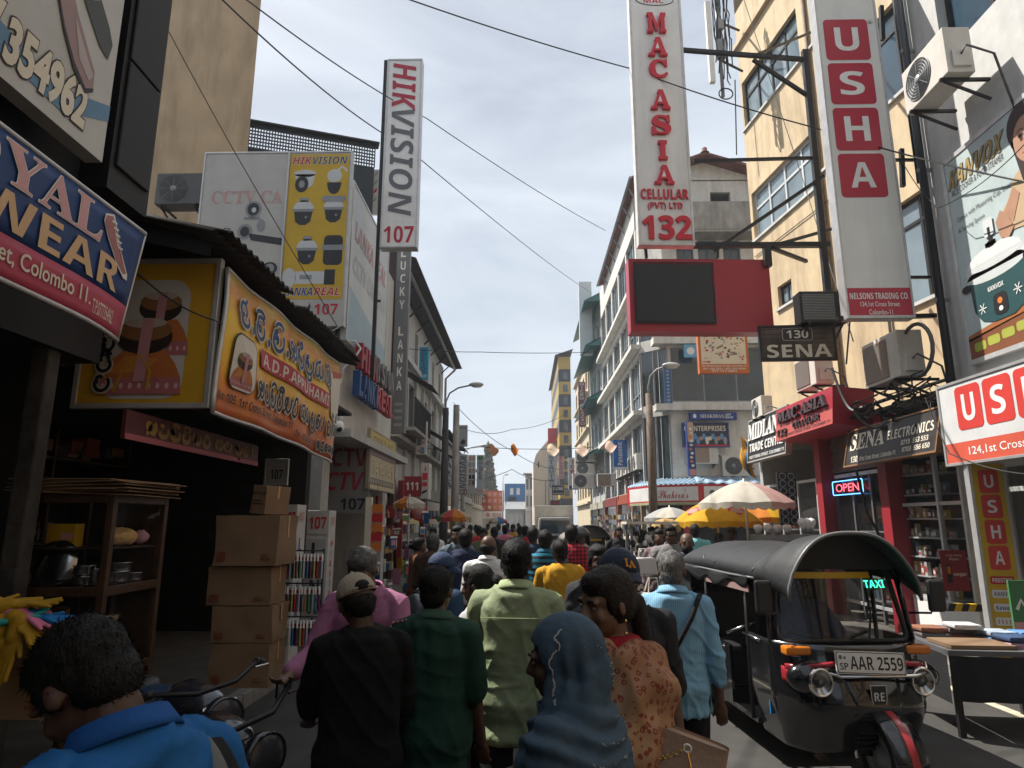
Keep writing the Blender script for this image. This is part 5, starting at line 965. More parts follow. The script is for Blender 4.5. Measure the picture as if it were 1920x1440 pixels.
    caps(b, u_(0, -.015, 1.40), h_(0, -.022, -.075), .058 * (0.88 if female else 1), .052 * (0.88 if female else 1), sm)
    for k, sd in (('L', -1), ('R', 1)):
        s0, e, w, d, up = J[k]; caps(b, s0, e, .054, .042, sm); caps(b, e, w, .041, .028, sm); side = d.cross(up).normalized() * sd
        b.ball(w + d * .055, (.040, .018, .052), sm, 10, Matrix((side, d.cross(side), d)).transposed())
        if res <= 1.0:
            for i_, (o_, L_) in enumerate(((-.028, .062), (-.010, .074), (.010, .070), (.027, .054))):
                k0 = w + d * .092 + side * o_; k1 = k0 + d * L_ * .5 + up * .012; k2 = k1 + d * L_ * .45 + up * .03; caps(b, k0, k1, .0092, .0088, sm, 8); caps(b, k1, k2, .0088, .0076, sm, 8)
            caps(b, w + d * .03 - side * .032, w + d * .075 - side * .050 + up * .02, .011, .0095, sm, 8); caps(b, w + d * .075 - side * .050 + up * .02, w + d * .105 - side * .046 + up * .035, .0095, .008, sm, 8)
    for i in (0, 1): caps(b, hip[i], kn[i], .082, .056, sm); caps(b, kn[i], an[i], .054, .036, sm); caps(b, (an[i][0], an[i][1] - .02, .035 if not sit else an[i][2] - .05), (an[i][0], an[i][1] + .13, .03 if not sit else an[i][2] - .05), .035, .03, sm)
    skinobj(remesh(b, vox * (.72 if res <= 1 else 1), 3), 'body', t, sm)
    if face and res <= 1.3:
        for sd in (-1, 1):
            e = MB(); e.ball(h_(sd * .029, .0770, .002), (.0120, .0065, .0045), M('eye_white', (.20, .18, .17), .4), 12, HD.to_3x3()).ball(h_(sd * .029, .0815, .002), (.0050, .003, .0044), M('iris_dark', (.01, .006, .005), .15), 10, HD.to_3x3()).build('eye', t)
            e = MB(); e.tube([h_(sd * .014, .0885, .022), h_(sd * .03, .0875, .029), h_(sd * .048, .075, .023)], [.0035, .0045, .002], HAIRM['black'], 6).build('eyebrow', t)
    # ---- hair
    hm = HAIRM.get(hair, HAIRM['black']); hb = MB(); R3 = HD.to_3x3()
    if style in ('short', 'bun', 'pony', 'bald', 'cap', 'balding'):
        if style == 'cap': hb.ball(h_(0, -.03, -.012), (.079, .083, .045), hm, 16, R3)
        elif style != 'bald' and style != 'balding': hb.ball(h_(0, -.022, .034), (.0805, .0975, .090), hm, 18, R3); hb.ball(h_(0, .02, .072), (.064, .062, .044), hm, 14, R3)
        else: hb.ball(h_(0, -.035, -.015), (.0795, .083, .055), hm, 18, R3)
        hb.ball(h_(0, -.05, -.028), (.066, .058, .062), hm, 14, R3)
        if female: hb.ball(h_(0, -.03, .0), (.083, .088, .088), hm, 16, R3)
        for sd in (-1, 1): hb.ball(h_(sd * .066, .012, .008), (.014, .026, .036), hm, 8, R3)
        if style == 'bun': hb.ball(h_(0, -.125, -.01), (.052, .045, .05), hm, 12, R3)
        if style == 'pony': hb.ball(h_(0, -.115, -.02), (.036, .036, .036), hm, 10, R3); caps(hb, h_(0, -.13, -.03), u_(0, -.145, 1.32), .036, .026, hm); caps(hb, u_(0, -.145, 1.32), u_(0, -.13, 1.16), .026, .008, hm)
        if style != 'bald':
            me = remesh(hb, .009 * max(1, res * .9), 2); wrinkle(me, .0035, (40, 40, 28), False)
            ho = skinobj(me, 'hair', t, hm)
            if strands:
                v, n = arrs(me); idx = rng.choice(len(v), strands, replace=True); st = MB(); dn = R3 @ Vector((0, -.35, -1))
                vv = []; ff = []
                for i in idx:
                    p = Vector(v[i]); nn = Vector(n[i]); 
                    tv = (dn - nn * dn.dot(nn)); tv = (tv.normalized() if tv.length > .05 else nn.orthogonal()); tv = (tv + Vector(rng.normal(0, .45, 3))).normalized(); ln = .008 + .009 * rng.rand(); sd_ = tv.cross(nn).normalized() * .0013
                    k = len(vv); mid = p + tv * ln * .55 + nn * .003; vv += [p - sd_ - nn * .002, p + sd_ - nn * .002, mid + sd_ * .7, mid - sd_ * .7, p + tv * ln + nn * (.001 + .0035 * rng.rand())]; ff += [(k, k + 1, k + 2, k + 3), (k + 3, k + 2, k + 4)]
                st.add(vv, ff, hm).build('stray_hair', ho)['kind'] = 'stuff'
    # ---- clothes
    if shirt is not None and not noshirt:
        c = MB(); inf = .017; rings = [(x, y - .004, z, rx + inf + (.012 if z < 1.1 else 0), ry + inf + (.016 if z < 1.1 else .004)) for x, y, z, rx, ry in tor if hem < z < 1.44]
        rings = [(0, -.008, hem, rings[0][3] + .006, rings[0][4] + .006)] + rings; rings[-1] = (rings[-1][0], rings[-1][1], rings[-1][2], max(rings[-1][3], .118), max(rings[-1][4], .098)); rings.append((0, -.012, 1.448, .098, .088)); rings.append((0, -.010, 1.474, .072, .070)); loft(c, rings, shirt, 22, UB)
        for k, sd in (('L', -1), ('R', 1)):
            s0, e, w, d, up = J[k]; full = sleeve > .30
            if sleeve > 0:
                en = s0 + (e - s0).normalized() * min(sleeve, .29); caps(c, s0 + (s0 - e).normalized() * -.01, en, .061, .062 if not full else .053, shirt)
                caps(c, u_(sd * .06, -.012, 1.425), s0, .045, .060, shirt)
                if full: caps(c, e, e + (w - e).normalized() * (sleeve - .29), .056, .042, shirt)
        me = remesh(c, vox * .9, 3); wrinkle(me, .0050 * wr, (6, 6, 3.6), False, u * .01, .003); folds(me, .0125 * wr, u * .013)
        so = skinobj(me, 'shirt', t, shirt)
        if collar is not None:
            cb = MB(); pr = [(.066, .0), (.074, .004), (.086, -.022), (.092, -.034), (.088, -.036), (.076, -.012), (.066, 0)]
            cb.lathe([(r, z + .038) for r, z in pr], collar, (0, 0, 0), 26, UB @ Matrix.Translation((0, -.014, 1.447)) @ Matrix.Rotation(R(-14), 4, 'X') @ Matrix.Diagonal((1.12, 1.06, 1.15, 1)), R(105), R(435)); cb.build('collar', t)
    if skirt is None:
        c = MB(); loft(c, [(0, -.008, .80, .155 * bw, .115), (0, -.01, .90, .178 * bw, .130), (0, -.008, .98, .165 * bw, .122)], S)
        for i in (0, 1): caps(c, hip[i], kn[i], .092, .075, S); caps(c, kn[i], (an[i][0], an[i][1], max(an[i][2], .12)), .074, .068, S)
        me = remesh(c, vox * 1.25, 3); wrinkle(me, .006, (9, 9, 4), True, u * .03); skinobj(me, 'trousers', t, S)
    else:
        c = MB(); loft(c, [(0, 0, .06, .24, .22), (0, 0, .5, .215, .18), (0, -.01, .9, .185, .145), (0, -.01, 1.02, .150, .118)], skirt); me = remesh(c, vox * 1.3, 3); wrinkle(me, .012, (9, 9, 1.2), True, u * .03); skinobj(me, 'skirt', t, skirt)
    sh = CLOTH('dark_shoes', (.015, .013, .012), .5)
    if not sit and Y > 2.5:
        for i in (0, 1):
            c = MB(); caps(c, (an[i][0], an[i][1] - .04, .042), (an[i][0], an[i][1] + .15, .036), .045, .037, sh); c.box(an[i][0] - .042, an[i][0] + .042, an[i][1] - .075, an[i][1] + .18, .0, .022, sh).build('shoe', t)
    t['_'] = 1; del t['_']
    r = dict(t=t, HD=HD, UB=UB, J=J, h=h_, u=u_, sc=sc); PEOPLE[label] = r; return r
def headgear(pr, kind, m, m2=None, back=False):
    t, HD = pr['t'], pr['HD']; F = HD @ (Matrix.Rotation(PI, 4, 'Z') if back else Matrix.Identity(4)); b = MB(); n = 28
    if kind == 'cap':
        b.grid(lambda a, q: F @ Vector((.087 * math.cos(2 * PI * a) * math.cos(PI / 2 * q), -.012 + .103 * math.sin(2 * PI * a) * math.cos(PI / 2 * q), .022 + .100 * math.sin(PI / 2 * q))), n, 9, m, True, True)
        b.ball(F @ Vector((0, -.012, .123)), .008, m, 8); o = b.build('cap', t, thick=.004)
        v = MB(); v.grid(lambda a, q: F @ Vector(((.085 - .010 * q) * math.cos(PI * (.06 + .88 * a)), -.012 + (.100 + .075 * q * math.sin(PI * a) ** .6) * math.sin(PI * (.06 + .88 * a)) ** (1 if q < .5 else .9), .026 - .028 * q * q - .022 * abs(math.cos(PI * a)) * q)), 18, 6, m2 or m); v.build('brim', o, thick=.005)
        s = MB()
        for i in range(6): a = 2 * PI * (i + .5) / 6; s.tube([F @ Vector((.0885 * math.cos(a) * math.cos(PI / 2 * q / 8), -.012 + .1045 * math.sin(a) * math.cos(PI / 2 * q / 8), .022 + .1012 * math.sin(PI / 2 * q / 8))) for q in range(8)], .0011, m2 or m, 4)
        s.build('seam', o); return o, F
    if kind == 'helmet':
        b.grid(lambda a, q: F @ Vector((.125 * math.cos(2 * PI * a) * math.cos(PI / 2 * q), -.01 + .145 * math.sin(2 * PI * a) * math.cos(PI / 2 * q), .0 + .140 * math.sin(PI / 2 * q))), n, 9, m, True, True)
        b.grid(lambda a, q: F @ Vector((.125 * math.cos(PI * (.86 + 1.28 * a)), -.01 + .145 * math.sin(PI * (.86 + 1.28 * a)), -.13 * q)), 20, 4, m); o = b.build('helmet', t, thick=.012)
        v = MB(); v.grid(lambda a, q: F @ Vector((.128 * math.cos(PI * a), -.01 + .150 * math.sin(PI * a) + .01, .012 + .05 * q)), 14, 3, m2 or m); v.build('visor', o, thick=.004); return o, F
SHK = CLOTH
# --- the nearest people
p1 = person('person in a bright blue polo shirt bending at the left edge', 314, 1200, 1.24, 60, SHK('blue_polo', (.013, .095, .27), .85), .25, head=(8, 34, -10), lean=13, bow=.07, armL=(40, 12, 30), armR=(10, 16, 20), collar=SHK('blue_polo_collar', (.008, .062, .22), .8), strands=2600, build=1.0, wr=1.1, skin=0, hair='black', face=True)
p2 = person('person in a black T-shirt wearing a beige baseball cap seen from behind', 684, 1076, 2.9, 18, SHK('black_tee', (.006, .006, .0065), .9), .26, head=(14, 18, -10), build=.92, style='cap', armL=(24, 7, 40), armR=(14, 5, 40), strands=500, collar=None)
cp, F = headgear(p2, 'cap', M('beige_cap', (.30, .255, .20), .9, noise=.15, bump=.3, bscale=30, dirt=.3))
MB().ball(F @ Vector((.0, -.108, .045)), (.034, .014, .026), HAIRM['black'], 14, F.to_3x3()).build('cap_opening', cp); MB().tube([F @ Vector((.045 * math.cos(a), -.104 - .008 * abs(math.sin(a)), .035 + .004 * math.sin(a))) for a in [PI * i / 8 for i in range(9)]], .007, MATS['beige_cap'], 6).build('strap', cp)
p3 = person('person with grey hair in a pink collared shirt facing the camera with head bowed', 692, 1024, 3.8, 172, SHK('pink_shirt', (.27, .105, .185), .75), .5, head=(6, 30, 6), hair='salt', style='short', armL=(24, 10, 40), armR=(30, 10, 50), collar=SHK('pink_shirt', (.36, .135, .24)), strands=1500, build=1.05, skin=1)
m = MB()
for i in range(6): m.ball(p3['u'](0, .142 - .012 * (i == 0), 1.36 - i * .075), .006, SCRM, 6)
m.build('buttons', p3['t'])
p4 = person('person in a dark green polo shirt with red and white piping on the left shoulder', 817, 1063, 3.2, -8, SHK('green_polo', (.014, .045, .032), .85), .26, head=(-4, 4, 0), armL=(8, 8, 10), armR=(10, 7, 14), collar=SHK('green_polo_collar', (.035, .075, .055)), strands=1500, build=.88, skin=1, hem=.80)
m = MB(); s0, e, w, d, up = p4['J']['L']; q0 = p4['u'](-.075, -.04, 1.468)
pp = [q0, p4['u'](-.13, -.05, 1.455), s0 + Vector((-.045, -.035, .055)), s0 + Vector((-.075, -.03, -.03)), s0 + Vector((-.09, -.03, -.11)), s0 + Vector((-.105, -.03, -.2)), s0 + Vector((-.112, -.03, -.27))]
for a, b in zip(pp, pp[1:]):
    for i in range(6): m.bar(a.lerp(b, i / 6), a.lerp(b, (i + .8) / 6), .009, .006, SW if i % 2 else SR)
m.build('piping', p4['t'])
p5 = person('person with tied-back dark hair and a small earring in a white top, half hidden', 905, 1060, 3.9, 62, SHK('white_top', (.42, .42, .43), .8), .2, head=(10, 12, 0), female=True, style='bun', skin=2, strands=600)
MB().ball(p5['h'](-.083, -.004, -.052), .007, M('gold', (.6, .42, .14), .25, 1.0), 8).build('earring', p5['t'])
p6 = person('tall person in a pale lime short-sleeved shirt seen from behind', 968, 1012, 3.55, -6, SHK('lime_shirt', (.24, .285, .165), .75), .28, head=(0, 2, 0), armL=(4, 9, 8), armR=(8, 8, 14), collar=SHK('lime_collar', (.30, .36, .20)), strands=1700, build=.98, skin=2, hem=.78, wr=1.2)
m = MB(); vv = [p6['u'](x, -.142 - .006 * math.cos(x * 9), 1.335) for x in np.linspace(-.16, .16, 12)]; m.tube(vv, .0025, MATS['lime_collar'], 5).build('yoke_seam', p6['t'])
# hijab and saree
p7 = person('person in a blue beaded headscarf and shawl seen in profile at the bottom', 1066, 1163, 2.0, 68, SHK('blue_shawl', (.045, .078, .115), .7), .0, head=(10, 10, 0), style='none', female=True, skin=0, noshirt=True)
def hijab(pr, mat, bead):
    HD, UB, t = pr['HD'], pr['UB'], pr['t']; R3 = HD.to_3x3(); c = MB(); h_ = pr['h']
    c.ball(h_(0, -.030, .022), (.101, .122, .116), mat, 20, R3); c.ball(h_(0, -.075, -.055), (.088, .085, .10), mat, 16, R3); c.ball(h_(0, .0, -.07), (.092, .10, .095), mat, 16, R3)
    loft(c, [(0, -.015, 1.02, .225, .17), (0, -.012, 1.18, .225, .165), (0, -.012, 1.29, .222, .16), (0, -.012, 1.36, .20, .145), (0, -.02, 1.42, .155, .125), (0, -.02, 1.47, .115, .105), (0, -.02, 1.53, .095, .095)], mat, 28, UB)
    for k, sd in (('L', -1), ('R', 1)): s0, e, w, d, up = pr['J'][k]; caps(c, s0, e, .078, .075, mat); caps(c, e, w, .07, .055, mat)
    me = remesh(c, .0085, 5); v, n = arrs(me); Hi = np.array(HD.inverted()); L_ = v @ Hi[:3, :3].T + Hi[:3, 3]
    ang = np.arctan2(L_[:, 1] + .03, L_[:, 0]); inh = np.clip((L_[:, 2] + .16) / .1, 0, 1)
    fold = np.sin(ang * 11 + 5 * noise3(v * 7) + L_[:, 2] * 9) * .0062 * inh * np.clip((.10 - L_[:, 2]) / .12, .1, 1)
    ring = np.sin(v[:, 2] * 95 + 7 * noise3(v * 5) + 16 * v[:, 0]) * .011 * np.clip(1 - np.abs(v[:, 2] - 1.40) / .10, 0, 1) + .012 * (1 - 2 * np.abs(noise3(v * np.array([9, 9, 4.]) + 4))) * np.clip((1.42 - v[:, 2]) / .1, 0, 1)
    setv(me, v + n * (fold + ring)[:, None]); v, n = arrs(me); L_ = v @ Hi[:3, :3].T + Hi[:3, 3]
    bm = bmesh.new(); bm.from_mesh(me); bm.verts.ensure_lookup_table()
    hit = (L_[:, 1] > .028) & (np.abs(L_[:, 0]) < .070) & (L_[:, 2] > -.112) & (L_[:, 2] < .070 - (L_[:, 0] / .07) ** 2 * .03)
    bmesh.ops.delete(bm, geom=[bm.verts[i] for i in np.nonzero(hit)[0]], context='VERTS'); bm.to_mesh(me); bm.free()
    o = skinobj(me, 'headscarf', t, mat); md = o.modifiers.new('s', 'SOLIDIFY'); md.thickness = .004
    bv = BVHTree.FromPolygons([vv.co for vv in me.vertices], [tuple(f.vertices) for f in me.polygons]); m = MB()
    def put(p, r):
        loc, nn, i, d = bv.find_nearest(p)
        if loc is not None: m.ball(loc + nn * .0015, r, bead, 5)
    for i in range(110):
        q = i / 110; w = .012 * math.sin(q * 15); put(h_(-.12, -.035 + w + .05 * math.sin(q * 2.0), .115 - q * .22), .0024); put(h_(-.12, -.033 + w + .05 * math.sin(q * 2.0), .115 - q * .22), .0018)
    for i in range(90): put(Vector((rng.uniform(-.3, .3), -.3, rng.uniform(1.0, 1.7))), .0022)
    for cx, cz in ((-.10, 1.28), (.02, 1.22), (.12, 1.30), (-.02, 1.36), (-.16, 1.18), (.1, 1.14)):
        for sd in (-1, 1):
            for i in range(22): q = i / 21; put(Vector((cx + (.055 * q - .02), -.3, cz + sd * .022 * math.sin(PI * q) + .02 * q)), .0014)
        for i in range(12): put(Vector((cx + .035 * i / 11 - .02, -.3, cz + .01 * i / 11)), .0012)
    m.build('embroidery', o)['kind'] = 'stuff'
hijab(p7, MATS['blue_shawl'], M('silver_bead', (.42, .40, .40), .35, .2))
FLO = pattern('floral_saree', 'floral', (.36, .22, .125), (.22, .05, .035), 42, .6, (.62, .45, .38))
p8 = person('person in an orange and red floral drape over a red blouse looking left', 1146, 1064, 2.35, 108, SHK('red_blouse', (.30, .012, .022), .7), .24, head=(14, 10, -2), style='pony', hair='brown', female=True, skin=3, strands=1500, armL=(16, 12, 55), armR=(6, 16, 60), skirt=SHK('maroon_skirt', (.10, .02, .025)), res=.85, wr=.15, build=.94)
def drape(pr, mat):
    t, UB = pr['t'], pr['UB']; c = MB(); loft(c, [(0, 0, .70, .235, .195), (0, 0, .92, .225, .185), (0, .0, 1.1, .215, .175), (0, 0, 1.26, .222, .172), (0, -.010, 1.36, .222, .168), (0, -.014, 1.42, .175, .14), (0, -.014, 1.46, .115, .11)], mat, 28, UB)
    s0, e, w, d, up = pr['J']['L']; caps(c, s0, s0.lerp(e, .75), .088, .10, mat); s0, e, w, d, up = pr['J']['R']; caps(c, s0, s0.lerp(e, .25), .078, .082, mat)
    me = remesh(c, .0085, 5); v, n = arrs(me); ph = v[:, 2] * 26 + v[:, 0] * 30 + v[:, 1] * 34 + 4.5 * noise3(v * 5); f = np.sin(ph) * .0115 + .010 * (1 - 2 * np.abs(noise3(v * np.array([11, 11, 6.]))))
    setv(me, v + n * f[:, None]); v, n = arrs(me); bm = bmesh.new(); bm.from_mesh(me); bm.verts.ensure_lookup_table(); bmesh.ops.delete(bm, geom=[bm.verts[i] for i in np.nonzero(v[:, 2] < .86 + .10 * np.sin(v[:, 0] * 14 + 1))[0]], context='VERTS'); bm.to_mesh(me); bm.free()
    o = skinobj(me, 'drape', t, mat); md = o.modifiers.new('s', 'SOLIDIFY'); md.thickness = .005
drape(p8, FLO)
m = MB(); q = p8['h'](-.087, -.006, -.05)
m.ball(q, .006, M('gold', (.6, .42, .14), .25, 1.0), 8).cyl(q, q + Vector((0, 0, -.035)), .0013, MATS['gold'], 5).ball(q + Vector((0, 0, -.04)), .006, MATS['gold'], 8).build('earring', p8['t'])
p9 = person('person in a navy cap with an orange monogram and thin glasses', 1158, 1030, 3.05, 188, SHK('charcoal_tee', (.02, .021, .024)), .25, head=(10, 4, 0), style='cap', skin=1, strands=0)
cp, F = headgear(p9, 'cap', M('navy_cap', (.018, .026, .05), .85, noise=.1, bump=.3, bscale=60), None)
a = Art(0, 1, 1); a.text('L', -.022, -.014, .028, .036, M('orange_thread', (.55, .22, .02), .7), 's', 0, ext=.002, off=.01); a.text('A', -.006, -.02, .032, .034, MATS['orange_thread'], 's', 0, ext=.002, off=.01)
lo = a.build('emblem', cp); lo.matrix_local = F @ Matrix.Translation((.0, .094, .066)) @ Matrix.Rotation(R(180), 4, 'Z') @ Matrix.Rotation(R(-26), 4, 'X')
GL = MB(); WR = M('thin_wire', (.25, .2, .15), .3, .9)
for sd in (-1, 1):
    GL.tube([p9['h'](sd * .034 + .025 * math.cos(k), .098 - .01 * abs(math.cos(k) * (1 if math.cos(k) * sd > 0 else 0)), .0 + .022 * math.sin(k)) for k in [2 * PI * i / 16 for i in range(16)]], .0016, WR, 5, True)
    GL.tube([p9['h'](sd * .059, .09, .004), p9['h'](sd * .08, .02, .008), p9['h'](sd * .08, -.01, .0)], .0015, WR, 5)
GL.tube([p9['h'](-.01, .1, .004), p9['h'](.01, .1, .004)], .0016, WR, 5).build('glasses', p9['t'])
FS = pattern('fine_blue_stripe', 'vstripe', (.14, .31, .46), (.21, .38, .52), 26, .75)
p10 = person('person in a pale blue finely striped shirt with a black strap across the back', 1258, 1034, 4.05, -12, FS, .40, head=(-4, 6, 0), hair='grey', armL=(-2, 8, 14), armR=(-4, 10, 16), collar=FS, strands=1600, build=.94, skin=1, hem=.80, wr=1.3)
m = MB(); u_ = p10['u']
m.tube([u_(.155, -.02, 1.452), u_(.135, -.10, 1.42), u_(.10, -.150, 1.34), u_(.02, -.158, 1.20), u_(-.08, -.16, 1.05), u_(-.155, -.13, .93), u_(-.185, -.05, .86)], .016, SHK('black_strap', (.012, .012, .013)), 6).build('bag_strap', p10['t'])
# --- middle distance
p11 = person('person in a mustard yellow T-shirt walking away', 1050, 1013, 6.5, 6, SHK('mustard_tee', (.48, .255, .018)), .27, res=1.5, strands=500, build=1.05, skin=2, armL=(14, 10, 25), armR=(16, 10, 20))
p12 = person('person in a teal and black horizontally striped polo', 1022, 994, 7.4, -6, pattern('teal_stripes', 'hstripe', (.02, .16, .25), (.012, .02, .03), 5.2), .3, res=1.6, strands=400, skin=2, collar=SHK('teal_collar', (.02, .1, .16)))
p13 = person('person in a red and black checked shirt walking away', 1071, 984, 8.3, -4, pattern('red_check', 'plaid', (.40, .015, .035), (.02, .008, .01), 7.5), .45, res=1.7, strands=400, skin=2)
p15 = person('person in a dark navy shirt seen from behind left of the bald head', 873, 992, 7.6, 4, SHK('navy_shirt', (.014, .022, .055)), .28, res=1.6, strands=400, skin=2, build=1.15)
p16 = person('person in a blue cap with a dark backpack turned to the right', 824, 1037, 4.7, -48, SHK('dark_blue_tee', (.02, .045, .085)), .26, res=1.2, style='cap', head=(-12, 8, 0), skin=2)
cp, F = headgear(p16, 'cap', M('blue_cap', (.016, .035, .085), .8, noise=.12, bump=.3, bscale=60))
BP = thing('backpack', 'dark slate backpack worn by the person in the blue cap', 'backpack', p16['t'].location, p16['t'].rotation_euler[2]); BP.scale = p16['t'].scale
m = MB(); BPM = SHK('slate_backpack', (.03, .036, .045)); m.ball((0, -.19, 1.22), (.15, .10, .21), BPM, 16).box(-.12, .12, -.27, -.2, 1.03, 1.2, BPM).build('bag', BP, bevel=.02)
for sd in (-1, 1): MB().tube([(sd * .10, -.14, 1.42), (sd * .11, -.03, 1.475), (sd * .11, .10, 1.40), (sd * .13, .12, 1.22), (sd * .15, .0, 1.1)], .018, BPM, 6).build('strap', BP)
p17 = person('person with a balding head in a white collared shirt', 915, 1003, 6.6, -10, SHK('white_shirt', (.55, .55, .55), .75), .3, res=1.5, style='balding', hair='black', head=(-8, 6, 0), collar=SHK('white_shirt', (.55, .55, .55)), skin=1)
p18 = person('person with a moustache in a grey-blue shirt facing the camera', 858, 986, 8.8, 168, SHK('grey_blue_shirt', (.10, .13, .16)), .3, res=1.3, skin=1, strands=300, collar=SHK('grey_blue_shirt', (.10, .13, .16)))
MB().tube([p18['h'](-.03, .092, -.05), p18['h'](0, .104, -.046), p18['h'](.03, .092, -.05)], [.004, .007, .004], HAIRM['black'], 6).build('moustache', p18['t'])
p19 = person('person in a rust brown dress facing right by the hanging goods', 786, 1008, 9.4, -84, SHK('rust_dress', (.16, .06, .03)), .3, res=1.6, female=True, style='bun', skin=1, skirt=SHK('rust_dress', (.16, .06, .03)))
p20 = person('person with cropped grey hair in a brown shirt behind the blue cap', 812, 1001, 8.2, -20, SHK('brown_shirt', (.07, .04, .025)), .28, res=1.6, hair='salt', skin=2, strands=300)
p22 = person('person in a plain navy T-shirt left of the striped polo', 999, 988, 9.4, 0, SHK('navy_tee', (.016, .03, .06)), .27, res=1.8, strands=200, skin=2)
p23 = person('person in a grey shirt and dark sunglasses carrying a white handbag', 1257, 985, 8.6, 152, SHK('mid_grey_shirt', (.17, .165, .165)), .3, res=1.2, skin=1, strands=400, head=(20, 2, 0), armR=(14, 14, 30), armL=(0, 8, 10), collar=SHK('mid_grey_shirt', (.17, .165, .165)))
MB().tube([p23['h'](-.055, .088, .004), p23['h'](0, .102, .006), p23['h'](.055, .088, .004)], [.014, .012, .014], M('sunglass_black', (.01, .01, .012), .15), 8).build('sunglasses', p23['t'])
p24 = person('person in a mauve top walking close behind the grey shirt', 1236, 992, 9.3, 160, SHK('mauve_top', (.22, .15, .17)), .4, res=1.5, skin=1, female=True, strands=200)
p25 = person('person with a bald head and a black face mask in a dark patterned shirt', 1287, 999, 7.6, 158, pattern('dark_floral', 'spots', (.014, .018, .035), (.16, .15, .17), 24), .3, res=1.2, style='bald', skin=1, head=(10, 6, 0), collar=SHK('dark_navy', (.014, .018, .035)))
MB().ball(p25['h'](0, .055, -.055), (.062, .058, .052), SHK('black_mask', (.012, .012, .012)), 16, p25['HD'].to_3x3()).build('face_mask', p25['t'])
p26 = person('person in a turquoise shirt walking away beside the yellow umbrella', 1302, 983, 11.5, -14, SHK('turquoise_shirt', (.16, .42, .42)), .3, res=1.8, strands=150, skin=2)
p27 = person('person in a black T-shirt and khaki trousers with a hand raised', 1160, 988, 13.5, 175, SHK('black_tee_far', (.014, .014, .016)), .26, SHK('khaki', (.33, .20, .07)), res=1.8, skin=1, armL=(70, 20, 80), strands=150)
p29 = person('person with a dark face half hidden behind the navy cap', 1121, 1022, 4.8, 186, SHK('dark_grey_shirt', (.03, .03, .032)), .28, res=1.3, skin=2, strands=300)
p21 = person('person in a bright white shirt standing far left by the awnings', 812, 989, 13.5, 170, SHK('bright_white_shirt', (.62, .62, .62)), .28, res=2, skin=2)
FARP = [('pink shirt', (.50, .16, .22), 947, 984, 16, 0), ('scarlet shirt', (.42, .02, .03), 898, 986, 15, 10), ('black shirt and dark cap', (.015, .015, .018), 927, 988, 13, 0), ('grey hair and olive shirt', (.10, .11, .06), 907, 990, 12.5, 170), ('deep red shirt', (.32, .02, .03), 985, 986, 14, 8), ('dark teal shirt', (.02, .07, .08), 975, 986, 15.5, 0), ('beige shirt', (.34, .27, .19), 893, 984, 19, 180), ('pale blue shirt', (.25, .36, .48), 935, 982, 22, 0), ('ochre shirt', (.34, .2, .04), 962, 983, 20, 175), ('black dress', (.014, .012, .014), 882, 984, 20, 0), ('pale yellow shirt', (.5, .42, .2), 915, 982, 26, 180), ('violet shirt', (.14, .07, .22), 952, 981, 28, 0), ('grey T-shirt', (.16, .16, .17), 972, 981, 30, 180), ('light green shirt', (.2, .3, .16), 868, 984, 24, 170), ('cream blouse', (.5, .44, .34), 1186, 986, 17, 178), ('dark blue overall', (.02, .04, .09), 1372, 990, 12.4, 120), ('black shirt seated among the umbrellas', (.015, .015, .016), 1348, 1000, 12.0, 200)]
for lab, c, u, v, Y, r in FARP:
    person('distant person in a ' + lab, u, v, Y, r, SHK('far_' + lab.replace(' ', '_'), c), .27, res=2.6, skin=random.choice((0, 1, 2)), face=False, group='people far down the street', female='dress' in lab or 'blouse' in lab)
